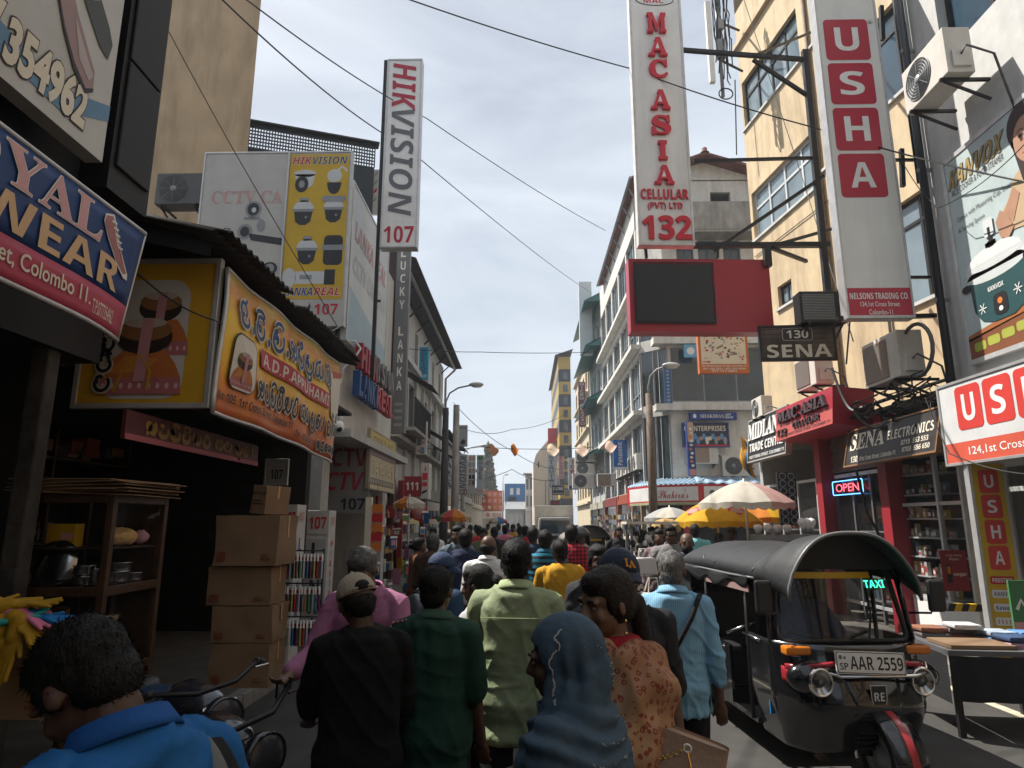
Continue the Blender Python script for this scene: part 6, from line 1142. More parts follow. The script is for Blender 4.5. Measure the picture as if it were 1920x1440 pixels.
# ================================================================== three-wheelers
CHR = M('chrome', (.62, .62, .62), .12, 1.0, noise=.05); TYRE = M('tyre_rubber', (.014, .014, .014), .9, noise=.2, bump=.3)
LENS = M('lamp_glass', (.35, .36, .37), .08, .6, noise=.1); AMB = M('amber_lens', (.55, .16, .01), .2, noise=.1); SEATM = M('black_vinyl', (.02, .02, .022), .45, noise=.15, bump=.15, bscale=12)
def clear(name='windscreen_glass', col=(.02, .03, .03), a=.30):
    m = M(name, col, .03, noise=0, spec=.9, alpha=a); return m
def tuk(label, loc, rotz, paint, canvas, accent, plate=None, detail=True):
    t = thing('three_wheeler', label, 'three-wheeler', loc, rotz); t.scale = (.88, 1, 1); Wd = .63
    PB_ = paint; CV = canvas
    def pz(z): return .02 + .16 * math.exp(-((z - .58) / .22) ** 2)
    def cow(a, b):
        z = .24 + .72 * b; wz = Wd * (.86 + .14 * min(1, (z - .24) / .35))
        if a < .2: q = a / .2; return (-wz, .55 - q * .38, z)
        if a > .8: q = (a - .8) / .2; return (wz, .17 + q * .38, z)
        s_ = (a - .2) / .6 * 2 - 1; e = abs(s_) ** 3.2; return (wz * math.copysign(abs(s_) ** .8, s_), .17 * e - (pz(z) + .05) * (1 - e), z)
    m = MB(); m.grid(cow, 60, 18, PB_)
    bd = m.build('front_cowl', t, thick=.012)
    m = MB()   # raised centre shield and slots
    m.grid(lambda a, b: ((a - .5) * (.50 - .16 * (1 - b)), -pz(.50 + .34 * b) - .066 + .02 * (2 * a - 1) ** 2, .50 + .34 * b), 12, 10, PB_); m.build('centre_shield', bd, thick=.01)
    m = MB()
    for i in range(4): m.box(-.14, .14, -.165 + i * .008, -.15 + i * .008, .40 - i * .035, .415 - i * .035, SK)
    m.build('vent', bd)
    for sd in (-1, 1):
        m = MB(); m.ball((sd * .42, -.065, .745), (.205, .10, .115), PB_, 20); pod = m.build('lamp_pod', t)
        T = Matrix.Translation((sd * .41, -.172, .735)) @ Matrix.Rotation(R(90), 4, 'X')
        h = MB(); h.lathe([(0, .036), (.045, .032), (.078, .014), (.082, 0)], clear('headlight_glass', (.06, .065, .07), .35), n=28, T=T).lathe([(0, -.03), (.03, -.025), (.06, -.008), (.080, .008)], CHR, n=28, T=T).ball(T @ Vector((0, 0, -.005)), .016, LENS, 10).lathe([(.078, .012), (.086, .024), (.096, .014), (.098, -.01)], CHR, n=28, T=T); 
        h.build('headlight', t)
        m = MB(); m.grid(lambda a, b: (sd * (.22 + .38 * a), -.155 + .16 * a ** 3 - .012 * math.sin(PI * b), .84 - .05 * a + .035 * b), 12, 3, accent); m.build('accent_stripe', t, thick=.006)
        m = MB(); m.grid(lambda a, b: (sd * (.56 + .03 * a), -.06 + .14 * a, .68 + .10 * b + .02 * a), 6, 3, accent); m.build('accent_patch', t, thick=.006)
        m = MB(); m.box(sd * .50 - .105, sd * .50 + .105, -.055, .05, .885, .945, AMB); m.build('indicator', t, bevel=.015)
        m = MB(); m.tube([(sd * .58, .12, 1.15), (sd * .70, .02, 1.16), (sd * .72, .0, 1.22)], .009, SK, 6); mo = m.build('mirror_arm', t)
        c = MB(); c.box(sd * .74 - .07, sd * .74 + .07, -.03, .02, 1.17, 1.40, SK); c.build('mirror', t, bevel=.02)
        m = MB(); m.tube([(sd * .62, .17, .95), (sd * .585, .24, 1.40)], .022, PB_, 8).tube([(sd * .61, .62, .3), (sd * .61, .62, 1.45)], .018, SK, 8).tube([(sd * .62, 1.55, .3), (sd * .62, 1.55, 1.5)], .02, SK, 8); m.build('pillar', t)
    m = MB(); m.tube([(-.62, .16, .895), (-.50, -.0, .875), (-.25, -.088, .862), (0, -.11, .858), (.25, -.088, .862), (.50, 0, .875), (.62, .16, .895)], .011, CHR, 8).tube([(-.34, -.13, .79), (-.26, -.20, .775), (.34, -.20, .775), (.46, -.17, .79), (.48, -.13, .85)], .012, CHR, 8).build('bumper_rail', t)
    # windscreen
    def ws(x, z): q = (z - .95) / .53; return (x * (1 - .09 * q), .05 + .16 * q + .09 * (x / .56) ** 2 * (1 - .3 * q), z)
    g = MB(); g.grid(lambda a, b: ws(-.55 + 1.1 * a, .965 + .50 * b), 14, 6, clear()); wo = g.build('windscreen', t)
    pts = []
    for cx, cz, a0 in ((.49, 1.42, 0), (-.49, 1.42, 90), (-.49, 1.02, 180), (.49, 1.02, 270)):
        for i in range(6): a_ = R(a0 + 18 * i); pts.append(ws(cx + .07 * math.cos(a_), cz + .07 * math.sin(a_)))
    MB().tube(pts, .021, M('rubber_seal', (.02, .02, .02), .5, noise=.1), 8, True).build('windscreen_frame', wo)
    y_ = MB(); y_.grid(lambda a, b: tuple(Vector(ws(-.45 + .80 * a, 1.395 + .045 * b)) + Vector((0, -.008, 0))), 10, 1, flat((.60, .36, .015))).build('sun_strip', wo)
    MB().tube([ws(.02, .955), tuple(Vector(ws(.15, .97)) + Vector((0, -.03, 0))), tuple(Vector(ws(.24, 1.15)) + Vector((0, -.02, 0))), tuple(Vector(ws(.27, 1.33)) + Vector((0, -.012, 0)))], [.012, .01, .009, .011], SK, 6).build('wiper', wo)
    if detail:
        a = Art(0, 1, 1); a.text('TAXI', .245, 1.325, .20, .055, M('green_led', (.02, .2, .12), .5, noise=0, emit=(.05, .9, .45), es=1.6), 'b', 0, off=-.01); a.v = [(x, ws(x, z)[1] - .012, z) for x, y, z in a.v]; a.build('led_sign', wo)
    # hood and canvas
    def arch(y, pk, sh, x): return pk - (pk - sh) * abs(x) ** 3.0
    prof = [(-.08, 1.735, 1.30, .555), (-.02, 1.735, 1.34, .57), (.22, 1.71, 1.40, .62), (.30, 1.63, 1.41, .635), (.62, 1.625, 1.42, .645), (1.1, 1.63, 1.43, .65), (1.6, 1.625, 1.43, .65), (2.1, 1.61, 1.41, .645), (2.38, 1.55, 1.36, .63), (2.46, 1.40, 1.25, .61)]
    def roofp(a, b):
        k = b * (len(prof) - 1); i = min(int(k), len(prof) - 2); f = k - i; q = [prof[i][j] * (1 - f) + prof[i + 1][j] * f for j in range(4)]; s_ = a * 2 - 1; w_ = (.007 * math.sin(b * 60 + 5 * a) + .016 * float(noise3(np.array([[a * 6, b * 9, 1.3]]))[0])) * (1 if b > .3 else .3) * math.sin(PI * a)
        x = q[3] * math.copysign(min(1, abs(s_) * 1.12) if abs(s_) < .89 else 1, s_); 
        return (x, q[0], arch(0, q[1], q[2], min(1, abs(s_) * 1.05)) + w_ - max(0, abs(s_) - .93) * .6)
    m = MB(); m.grid(roofp, 28, 46, CV); ro = m.build('roof', t, thick=.012)
    hp = [(roofp(i / 24, 0)) for i in range(25)]; MB().tube(hp, .014, M('pale_piping', (.16, .16, .165), .35, noise=.1), 8).build('hood_rim', ro)
    m = MB(); m.grid(lambda a, b: ((a - .5) * 1.14, .20 - .02 * b, 1.46 + (arch(0, 1.71, 1.40, abs(a - .5) * 2) - 1.47) * b), 16, 3, M('hood_lining', (.012, .012, .013), .6) if detail else CV); m.build('hood_panel', t)
    for i in range(3): MB().tube([roofp(j / 20, (.36, .58, .8)[i]) for j in range(21)], .009, CV, 5).build('roof_seam', ro)
    MB().tube([(-.665, .3, 1.39), (-.672, .8, 1.385), (-.672, 1.5, 1.39), (-.66, 2.2, 1.37)], .010, MATS['pale_piping'], 6).build('edge_piping', ro)
    m = MB(); m.box(-.63, -.60, 1.0, 2.42, .32, .78, PB_).box(.60, .63, 1.0, 2.42, .32, .78, PB_).box(-.60, .60, 2.39, 2.43, .32, .78, PB_).box(-.60, .60, .55, 2.39, .28, .32, PB_).box(-.63, -.61, 2.0, 2.42, .78, 1.4, CV).box(.61, .63, 1.5, 2.42, .78, 1.4, CV).box(-.6, .6, 2.40, 2.42, .78, 1.45, CV); m.build('rear_body', t)
    MB().tube([(-.645, .30, .93), (-.655, .62, .94)], .012, CHR, 6).build('side_trim', t)
    m = MB(); m.grid(lambda a, b: (-.672 + .02 * math.sin(a * 14) * b, .42 + 2.0 * a, 1.40 - (.06 + .05 * math.sin(PI * a) + .03 * math.sin(a * 23)) * b), 40, 3, CV).build('canvas_flap', ro, thick=.008)
    MB().box(-.655, -.645, .45, 1.45, 1.27, 1.325, flat((.30, .20, .19))).build('side_sticker_strip', t)
    m = MB(); m.box(-.58, .58, 1.55, 2.05, .32, .68, SEATM).box(-.58, .58, 2.05, 2.2, .55, 1.15, SEATM); m.build('passenger_seat', t, bevel=.04)
    m = MB(); m.box(-.3, .3, .72, 1.08, .32, .66, SEATM).box(-.3, .3, 1.08, 1.15, .62, 1.0, SEATM); m.build('driver_seat', t, bevel=.04)
    MB().tube([(-.60, 1.12, .86), (-.3, 1.12, .95), (.3, 1.12, .95), (.60, 1.12, .86)], .014, CHR, 6).tube([(-.61, .62, .70), (-.5, .66, .70), (-.48, .66, .9), (-.61, .62, .92)], .010, CHR, 6).build('grab_rail', t)
    MB().tube([(-.36, .38, .98), (-.1, .30, .93), (.1, .30, .93), (.36, .38, .98)], .015, SK, 8).cyl((0, .30, .93), (0, .12, .40), .03, SK, 10).build('handlebar', t)
    m = MB(); m.box(-.5, .5, .16, .30, .80, .94, M('dash_black', (.02, .02, .02), .6)); m.build('dashboard', t, bevel=.02)
    # wheels
    def wheel(x, y, r, nm):
        T = Matrix.Translation((x, y, r)) @ Matrix.Rotation(R(90), 4, 'Y'); w = MB(); w.lathe([(r * .62, -.045), (r * .85, -.055), (r * .97, -.04), (r, 0), (r * .97, .04), (r * .85, .055), (r * .62, .045)], TYRE, n=32, T=T); o = w.build(nm, t)
        MB().lathe([(0, -.05), (r * .25, -.05), (r * .3, -.02), (r * .58, -.03), (r * .63, -.045), (r * .63, .045), (r * .58, .03), (r * .3, .02), (r * .25, .05), (0, .05)], GREYP, n=24, T=T).build('rim', o)
    wheel(.05, -.14, .25, 'wheel'); wheel(-.52, 2.0, .23, 'wheel'); wheel(.52, 2.0, .23, 'wheel')
    def mud(a, b): w_ = PI * (.02 + .72 * b); s_ = a * 2 - 1; r = .285 + .03 * (1 - s_ * s_); return (.05 + s_ * .125, -.14 - r * math.cos(w_) * 1.15, .26 + r * math.sin(w_))
    m = MB(); m.grid(mud, 12, 18, PB_); mo = m.build('mudguard', t, thick=.008)
    m = MB(); m.grid(lambda a, b: tuple(Vector(mud(.40 + .24 * a, b)) + Vector((0, -.006 * math.cos(PI * .72 * b), .007))), 4, 18, accent); m.build('stripe', mo)
    MB().tube([(-.13, -.10, .23), (-.12, 0, .5)], .02, CHR, 8).tube([(.13, -.10, .23), (.12, 0, .5)], .02, CHR, 8).build('fork', t)
    if plate:
        p = bpy.data.objects.new('number_plate', None); COL.objects.link(p); p.parent = t; p.location = (-.30, -.222, .80); p.rotation_euler = (R(-8), R(2.0), 0); p.empty_display_size = .1
        MB().box(0, .56, 0, .012, 0, .148, flat((.60, .60, .58), .35)).build('plate', p, bevel=.003); a = Art(-.001, .56, .148); a.rrect(.01, .04, .99, .96, .1, SK, .3); a.rrect(.02, .075, .98, .925, .1, flat((.60, .60, .58), .35), .6)
        a.text('AAR 2559', .20, .2, .76, .58, SK, 'b', 1.2, off=-.005); a.text('SP', .05, .18, .12, .3, SK, 'r', 1.2, off=.01); a.ell(.07, .72, .025, .1, SDG, 1.2, 10); a.ell(.13, .70, .018, .07, SDG, 1.2, 10); a.build('lettering', p)
        a = Art(-.002, .13, .13); a.P([(.0, 1), (1, 1), (.98, .3), (.88, 0), (.12, 0), (.02, .3)], CHR, 0); a.P([(.05, .95), (.95, .95), (.93, .3), (.85, .05), (.15, .05), (.07, .3)], SK, 1); a.text('RE', .18, .22, .62, .42, CHR, 'b', 2, space=1.0); e = a.build('emblem', t); e.location = (-.065, -.245, .60)
    return t
TP = PY(1640, 1222, 4.98)
T1 = tuk('glossy black three-wheeler with red stripes and number plate AAR 2559', (TP.x - .07, 5.12, 0), R(4), M('tuk_black', (.0075, .0075, .009), .16, noise=0, coat=.6), M('tuk_canvas', (.013, .0145, .017), .6, noise=.15, bump=.4, bscale=6), M('tuk_red', (.30, .02, .03), .25, noise=.05), True)
TAG = thing('hanging_tag', 'small bright blue tag hanging on the black three-wheeler side', 'tag', PY(1450, 1322, 5.35)); MB().box(-.025, .025, -.006, .006, -.06, .06, flat((.02, .22, .50))).tube([(0, 0, .06), (0, .0, .25)], .003, SK, 4).build('card', TAG)
D_ = person('driver sitting in the black three-wheeler in a violet-blue shirt', 0, 0, 5.95, 180, SHK('violet_shirt', (.06, .06, .16)), .3, res=1.3, skin=0, sit=True, top=1.40, Xw=TP.x - .12, armL=(50, 12, 10), armR=(50, 12, 10))
p = PY(1108, 985, 15); tuk('grey-roofed three-wheeler with a blue body coming up the street', (p.x, 15.2, 0), R(2), M('tuk_blue', (.03, .12, .30), .25, noise=.05, dirt=.3), M('tuk_grey_canvas', (.17, .16, .145), .7, noise=.15, bump=.3), M('tuk_red', (.30, .02, .03)), None, False)
# ---- lorry
LR = thing('lorry', 'cream box lorry facing the camera far down the street', 'lorry', (PY(1041, 980, 33).x, 33, 0), 0); LC = M('lorry_cream', (.50, .47, .40), .5, noise=.08, dirt=.4)
MB().box(-.98, .98, 1.2, 5.5, .75, 2.62, LC).build('cargo_box', LR, bevel=.02)
m = MB(); m.prism([(-.85, .45), (.85, .45), (.85, 1.25), (.78, 1.95), (.70, 2.02), (-.70, 2.02), (-.78, 1.95), (-.85, 1.25)], 0, 1.15, M('lorry_white', (.55, .55, .53), .4, dirt=.3)); m.build('cab', LR, bevel=.03)
MB().prism([(-.75, 1.25), (.75, 1.25), (.69, 1.88), (-.69, 1.88)], -.015, -.003, GLASS2).build('windscreen', LR); MB().box(-.5, .5, -.03, -.002, .95, 1.15, SK).build('grille', LR); MB().box(-.9, .9, -.08, -.001, .45, .62, GREYP).build('bumper', LR)
for sd in (-1, 1): MB().box(sd * .68 - .12, sd * .68 + .12, -.03, -.002, .72, .92, LENS).build('headlight', LR, bevel=.02); MB().cyl((sd * .8 - .1, .5, .35), (sd * .8 + .1, .5, .35), .35, TYRE, 20).build('wheel', LR); MB().bar((sd * .85, .1, 1.6), (sd * 1.05, .0, 1.62), .03, .03, SK).box(sd * 1.05 - .07, sd * 1.05 + .07, -.02, .02, 1.35, 1.65, SK).build('mirror', LR)
# ---- motorcycles: nose towards -y
def moto(label, loc, rotz, col, lean=0, seat=(.02, .025, .035)):
    t = thing('motorcycle', label, 'motorcycle', loc, rotz); t.rotation_euler = Euler((0, R(lean), rotz)); PM = M('moto_%s' % label[:12].replace(' ', '_'), col, .2, noise=.05, coat=.5)
    for y in (-.62, .62):
        T = Matrix.Translation((0, y, .29)) @ Matrix.Rotation(R(90), 4, 'Y'); o = MB().lathe([(.22, -.04), (.27, -.04), (.29, 0), (.27, .04), (.22, .04), (.22, -.04)], TYRE, n=28, T=T).build('wheel', t); s = MB().lathe([(.205, -.02), (.22, -.03), (.22, .03), (.205, .02)], CHR, n=28, T=T).cyl((-.06, y, .29), (.06, y, .29), .05, CHR, 12)
        for i in range(10): a = i * PI / 5; s.tube([(0, y, .29), (0, y + .21 * math.cos(a), .29 + .21 * math.sin(a))], .005, CHR, 4)
        s.build('rim', o)
    MB().tube([(0, -.42, .82), (0, -.1, .80), (0, .25, .72), (0, .55, .62)], .03, SK, 8).tube([(0, -.40, .78), (0, -.20, .40), (0, .15, .33), (0, .62, .29)], .025, SK, 8).build('frame', t)
    for sd in (-1, 1): MB().tube([(sd * .09, -.62, .29), (sd * .08, -.42, .90)], .022, CHR, 8).build('fork', t)
    m = MB(); m.ball((0, -.13, .84), (.14, .27, .13), PM, 16).build('tank', t); m = MB(); m.ball((0, .33, .79), (.13, .36, .07), M('seat_vinyl_%0.2f' % seat[2], seat, .35, noise=.1), 16).ball((0, .6, .83), (.11, .12, .06), SEATM, 12).build('seat', t)
    m = MB(); m.box(-.13, .13, -.18, .2, .32, .60, GREYP)
    for i in range(6): m.box(-.15, .15, -.2, -.02, .46 + i * .03, .475 + i * .03, CHR)
    m.build('engine', t, bevel=.01)
    MB().tube([(-.36, -.22, .98), (-.30, -.30, 1.02), (-.1, -.42, .98), (.1, -.42, .98), (.30, -.30, 1.02), (.36, -.22, .98)], .013, BLKF, 8).build('handlebar', t)
    for sd in (-1, 1):
        MB().tube([(sd * .27, -.32, 1.02), (sd * .38, -.19, .97)], .019, SK, 8).build('grip', t); MB().tube([(sd * .25, -.35, 1.0), (sd * .34, -.33, .99)], .006, CHR, 5).build('lever', t)
    T = Matrix.Translation((0, -.50, .84)) @ Matrix.Rotation(R(90), 4, 'X'); MB().lathe([(0, .03), (.06, .025), (.09, 0)], M('smoky_lens', (.05, .05, .055), .25), n=20, T=T).lathe([(.09, 0), (.10, .005), (.10, -.05), (.06, -.1), (0, -.11)], PM, n=20, T=T).build('headlight', t)
    MB().grid(lambda a, b: ((a - .5) * .13, -.62 - .33 * math.cos(PI * (.15 + .6 * b)), .29 + .33 * math.sin(PI * (.15 + .6 * b))), 6, 12, PM).build('front_mudguard', t, thick=.005); MB().grid(lambda a, b: ((a - .5) * .15, .62 - .33 * math.cos(PI * (.35 + .55 * b)), .29 + .33 * math.sin(PI * (.35 + .55 * b))), 6, 12, PM).build('rear_mudguard', t, thick=.005)
    MB().tube([(.14, -.15, .35), (.17, .1, .28), (.18, .75, .36)], [.02, .03, .04], CHR, 10).build('exhaust', t)
    MB().ball((0, .86, .70), (.06, .03, .04), M('red_lens', (.3, .01, .01), .2), 10).build('tail_lamp', t); return t
moto('dark motorcycle parked at the left kerb with its handlebar turned to the street', (-1.48, 3.42, 0), R(60), (.012, .014, .02), -8)
moto('second dark motorcycle with a blue-black seat behind the bowed blue shirt', (-1.85, 4.05, 0), R(50), (.02, .022, .03), -8, (.02, .045, .09))
p = PY(1090, 1000, 8.9); moto('white and red motorcycle ridden by the helmeted person', (p.x, 9.2, 0), R(0), (.45, .43, .42))
HB = person('person in a dark helmet and white jacket riding a motorcycle', 1089, 991, 9.55, 180, SHK('white_jacket', (.5, .5, .5)), .5, res=1.5, sit=True, skin=1, armL=(40, 14, 10), armR=(40, 14, 10)); headgear(HB, 'helmet', M('helmet_black', (.02, .022, .024), .2, coat=.5), M('visor_smoke', (.05, .055, .06), .1))
p = PY(1335, 1000, 12.8); moto('grey motorcycle parked near the yellow umbrella', (p.x, 12.9, 0), R(-50), (.2, .2, .21), 8)
# ================================================================== umbrellas
def umbrella(label, u, v, Y, r, cols, drop=.32, n=8, tilt=0, patches=None, zb=.0, a0=0):
    p = PY(u, v, Y); t = thing('umbrella', label, 'umbrella', (p.x, p.y, zb)); H = p.z - zb; t.rotation_euler = (0, R(tilt), 0)
    def cp(a, q): rr = r * q * (1 - .07 * (1 - abs(math.cos(n * (a - a0) / 2)) ** .7) * q); return Vector((rr * math.cos(a), rr * math.sin(a), H - drop * (q ** 1.75) - .02 * q * (1 - abs(math.cos(n * (a - a0) / 2)))))
    for k in range(n):
        m = MB(); A0 = 2 * PI * k / n + a0; m.grid(lambda a, b: cp(A0 + 2 * PI / n * a, max(b, .01)), 8, 9, cols[k % len(cols)]); m.grid(lambda a, b: cp(A0 + 2 * PI / n * a, 1) + Vector((0, 0, -(.075 + .035 * abs(math.sin(3 * PI * a))) * b)), 12, 2, cols[k % len(cols)])
        o = m.build('canopy_panel', t)
        if patches and k % 2 == 0:
            m = MB(); m.lathe([(0, .004), (1, .004)], patches[0], n=18).lathe([(0, .006), (.72, .006)], patches[1], n=18); c_ = cp(A0 + PI / n, .70); d_ = (cp(A0 + PI / n, .9) - cp(A0 + PI / n, .5)).normalized(); s_ = Vector((-math.sin(A0 + PI / n), math.cos(A0 + PI / n), 0)); nn = s_.cross(d_); nn = nn if nn.z > 0 else -nn
            m.v = [tuple(c_ + s_ * (x * r * .23) + d_ * (y * r * .14) + nn * (z * 3)) for x, y, z in m.v]; m.build('printed_oval', o)
    MB().cyl((0, 0, 0), (0, 0, H + .05), .02, M('umbrella_pole', (.35, .33, .30), .4, .4), 10).build('pole', t); m = MB()
    for k in range(n): a = 2 * PI * k / n + a0; m.tube([cp(a, .05) + Vector((0, 0, -.02)), cp(a, .5) + Vector((0, 0, -.012)), cp(a, .98) + Vector((0, 0, -.012))], .006, GREYP, 4)
    m.build('ribs', t); return t
def fabric(name, c): return translucent(M(name, c, .8, noise=.08, nscale=5, dirt=.2, bump=.1, bscale=8), .35)
UW = fabric('parasol_offwhite', (.60, .56, .48)); UR = fabric('parasol_red', (.50, .06, .06)); UY = fabric('parasol_yellow', (.66, .37, .01)); UG = fabric('parasol_green', (.05, .26, .12)); UO = fabric('parasol_orange', (.60, .20, .02)); UGR = fabric('parasol_grey', (.42, .42, .41)); UPK = fabric('parasol_pink', (.55, .33, .30)); UB_ = fabric('parasol_blue', (.06, .2, .4))
umbrella('off-white market umbrella with a red panel, tallest of the right-hand stalls', 1395, 903, 11.6, .80, [UW, UW, UW, UW, UW, UW, UPK, UR], .36, a0=.2)
umbrella('bright yellow market umbrella with printed pale ovals', 1343, 936, 12.6, .80, [UY], .40, patches=(UR, UPK))
umbrella('second yellow umbrella partly hidden under the off-white one', 1420, 941, 13.4, .70, [UY, UO], .3)
umbrella('grey-white umbrella with a torn look in front of the corner shop', 1255, 951, 18.5, .70, [UGR, UW], .28)
umbrella('green, orange and red striped umbrella among the crowd on the left', 852, 955, 15.5, .40, [UG, UR, UO, fabric('parasol_cream', (.5, .42, .28))], .17)
umbrella('small orange and white umbrella far down the street', 934, 969, 30, .42, [UO, UW, UB_, UR], .2)
umbrella('pale umbrella edged in orange by the hanging toys', 768, 931, 14, .34, [UW, UW, UO], .14)
# ================================================================== air conditioners
ACW = M('ac_casing', (.58, .55, .50), .5, noise=.05, dirt=.35, dcol=(.25, .22, .18), streak=True); ACD = M('ac_grille_dark', (.06, .06, .06), .6)
def ac(label, c, rotz, s=1.0, m_=None, grille='fan', bracket=True):
    m_ = m_ or ACW; t = thing('air_conditioner', label, 'air conditioner', c, rotz); w, h, d = .80 * s, .56 * s, .30 * s
    MB().box(-w / 2, w / 2, 0, d, 0, h, m_).build('casing', t, bevel=.012)
    cx = -.10 * s; m = MB(); T = Matrix.Translation((cx, -.004, h / 2)) @ Matrix.Rotation(R(90), 4, 'X'); r0 = .235 * s
    m.lathe([(0, .001), (r0, .001)], ACD, n=28, T=T)
    if grille == 'fan':
        for k in range(7): rr = r0 * (k + 1) / 7; m.lathe([(rr - .006, .004), (rr, .012), (rr + .003, .004)], m_ if m_ is not ACW else GREYP, n=28, T=T)
        for k in range(8): a = k * PI / 4; m.bar((cx, -.014, h / 2), (cx + r0 * math.cos(a), -.014, h / 2 + r0 * math.sin(a)), .006, .006, GREYP)
        m.lathe([(0, .02), (.05 * s, .016), (.055 * s, .004)], GREYP, n=16, T=T)
    else:
        m.box(-w * .46, w * .22, -.012, -.001, .04 * s, h - .05 * s, STN if m_ is ACW else ACD)
        for k in range(16): z = .05 * s + k * (h - .1 * s) / 16; m.box(-w * .46, w * .22, -.02, -.0121, z, z + .012 * s, GREYP)
    m.build('fan_grille', t)
    m = MB(); m.box(w / 2 - .01, w / 2 + .035, d * .2, d * .85, .06 * s, .26 * s, m_); m.build('pipe_cover', t, bevel=.006)
    if bracket:
        for sd in (-1, 1): MB().box(sd * w * .36 - .02, sd * w * .36 + .02, -.03, d + .25, -.04, -.002, BLKF).bar((sd * w * .36, d + .23, -.3), (sd * w * .36, .02, -.04), .03, .03, BLKF).build('bracket', t)
    MB().tube([(w / 2 + .02, d * .5, .2 * s), (w / 2 + .14, d * .5, .24 * s), (w / 2 + .2, d + .1, .1), (w / 2 + .16, d + .28, -.6 * s)], .016, SDG, 6).build('pipe', t); return t
p = PX(1737, 178, 5.32); ac('white air conditioner high on the white wall casting a sharp shadow', p, RR, 1.15)
p = PX(1655, 718, 5.45); ac('large pale air conditioner on a bracket above the plank-textured electronics sign', p, RR, 1.25, grille='lattice')
ac('black-cased air conditioner behind the foot of the tall red-tiled sign', PY(1548, 604, 10.4), 0, .95, M('ac_black', (.02, .021, .022), .4), 'lattice')
ac('pale air conditioner hidden behind the plank name sign', PX(1512, 728, 5.75), RR, 1.2, grille='lattice'); ac('small cream air conditioner on top of the black trade centre sign', PX(1420, 783, 5.5), RR, .85)
ac('dusty air conditioner with a black fan at the side lane corner', PY(1384, 893, 27.2), 0, 1.5); ac('air conditioner under the dark toy picture board', PY(1318, 870, 27.2), 0, 1.6, grille='lattice'); ac('dark air conditioner beside the blank camera board on the left', PY(333, 382, 12.6), 0, 1.25, M('ac_dark_grey', (.07, .07, .072), .5))
for i in range(5): ac('pale air conditioner on the corner building ledge, %s of five from the camera' % ORD[i], (4.85, 29.5 + i * 1.55, 4.05), RR, 1.25)['group'] = 'air conditioners along the ledge'
ac('upper of two stacked air conditioners beside the plum sign', PY(1097, 869, 44), 0, 1.6); ac('lower of two stacked air conditioners beside the plum sign', PY(1097, 891, 44), 0, 1.6); ac('weathered air conditioner under the stacked pair', PY(1094, 916, 43), 0, 1.7); ac('boxy air conditioner beneath the blue lettered sign', PY(1138, 912, 32), 0, 1.1, grille='lattice')
# ================================================================== street lamps, posts
def lamp(label, ub, vb, ut, vt, uh, vh, Y, r=.09, m_=None):
    b = PY(ub, vb, Y); q = PY(ut, vt, Y); h = PY(uh, vh, Y - .4); t = thing('street_lamp', label, 'street lamp', (q.x, Y, 0)); z = q.z; dx = h.x - q.x; dz = h.z - z; m_ = m_ or CONC
    MB().tube([(0, 0, 0), (0, 0, z * .5), (0, 0, z)], [r * 1.3, r * 1.1, r * .85], m_, 12).build('pole', t)
    pts = [(0, 0, z - .3), (0, 0, z + dz * .3), (dx * .12, -.05, z + dz * .7), (dx * .4, -.15, z + dz * .93), (dx * .75, -.3, z + dz), (dx * .9, -.35, z + dz)]; MB().tube(pts, .03, GREYP, 8).build('arm', t)
    m = MB(); m.ball((dx * 1.0, -.4, z + dz + .02), (.28, .12, .09), M('lamp_housing', (.42, .43, .43), .4), 14); m.build('lamp_head', t); MB().ball((dx * 1.02, -.4, z + dz - .05), (.2, .09, .05), M('lamp_diffuser', (.5, .5, .48), .3), 12).build('diffuser', t); return t
lamp('brown street lamp post standing before the corner building with a pale lamp head', 1230, 990, 1216, 738, 1258, 686, 20.5, .12, M('rusty_pole', (.11, .075, .05), .7, noise=.3, dirt=.5))
lamp('grey street lamp with a long curved arm on the left beyond the tenement', 838, 1000, 836, 765, 893, 722, 24.5, .13, M('tar_pole', (.05, .048, .045), .7, noise=.3))
lamp('farther street lamp reaching over the left vertical signs', 872, 980, 868, 862, 908, 836, 42, .1); lamp('thin street lamp in the distance before the blue building', 943, 960, 943, 905, 950, 890, 85, .08)
t = thing('utility_pole', 'dark utility pole beside the FAICA sign', 'pole', (PY(852, 990, 25).x, 25, 0)); MB().tube([(0, 0, 0), (0, 0, 6.2)], [.16, .12], CONC, 10).build('shaft', t)
# ================================================================== cables
def cable(label, pts, r=.012, sag=.0, m_=None):
    P3 = [PY(*q) for q in pts]; out = []
    for a, b in zip(P3, P3[1:]):
        for i in range(14): f = i / 14; out.append(a.lerp(b, f) - Vector((0, 0, sag * 4 * f * (1 - f))))
    out.append(P3[-1]); o = thing('cable', label, 'cable', P3[0]); m = MB(); m.tube([q - P3[0] for q in out], r, m_ or SK, 5); m.build('wire', o)
cable('overhead cable crossing from the tan wall top to the right sign and its wall', [(700, -25, 9.0), (1180, 128, 11.2), (1530, 240, 10.2), (1940, 345, 7.2)], .012, .06)
cable('overhead cable running from the top left down to the far right corner building', [(450, -10, 8), (800, 222, 14), (1135, 432, 27)], .012, .12); cable('lower overhead cable slanting down to the blank box sign', [(405, -12, 8), (760, 275, 15), (1110, 550, 44)], .014, .2)
cable('thin cable dropping from the top left past the camera board to the camera shop corner', [(285, 0, 9), (440, 285, 10.5), (636, 618, 11.6)], .009, .02); cable('black cable hanging across the blue and crimson shop sign', [(-10, 240, 3.35), (190, 445, 4.2), (262, 520, 4.6)], .006, .0)
cable('slack cable over the picture board and the yellow banner', [(255, 510, 4.7), (400, 600, 5.2), (560, 640, 7.6), (640, 610, 9.5)], .007, .05); cable('level cable stretched across the street far away', [(745, 652, 24), (900, 660, 26), (1110, 660, 30)], .014, .05)
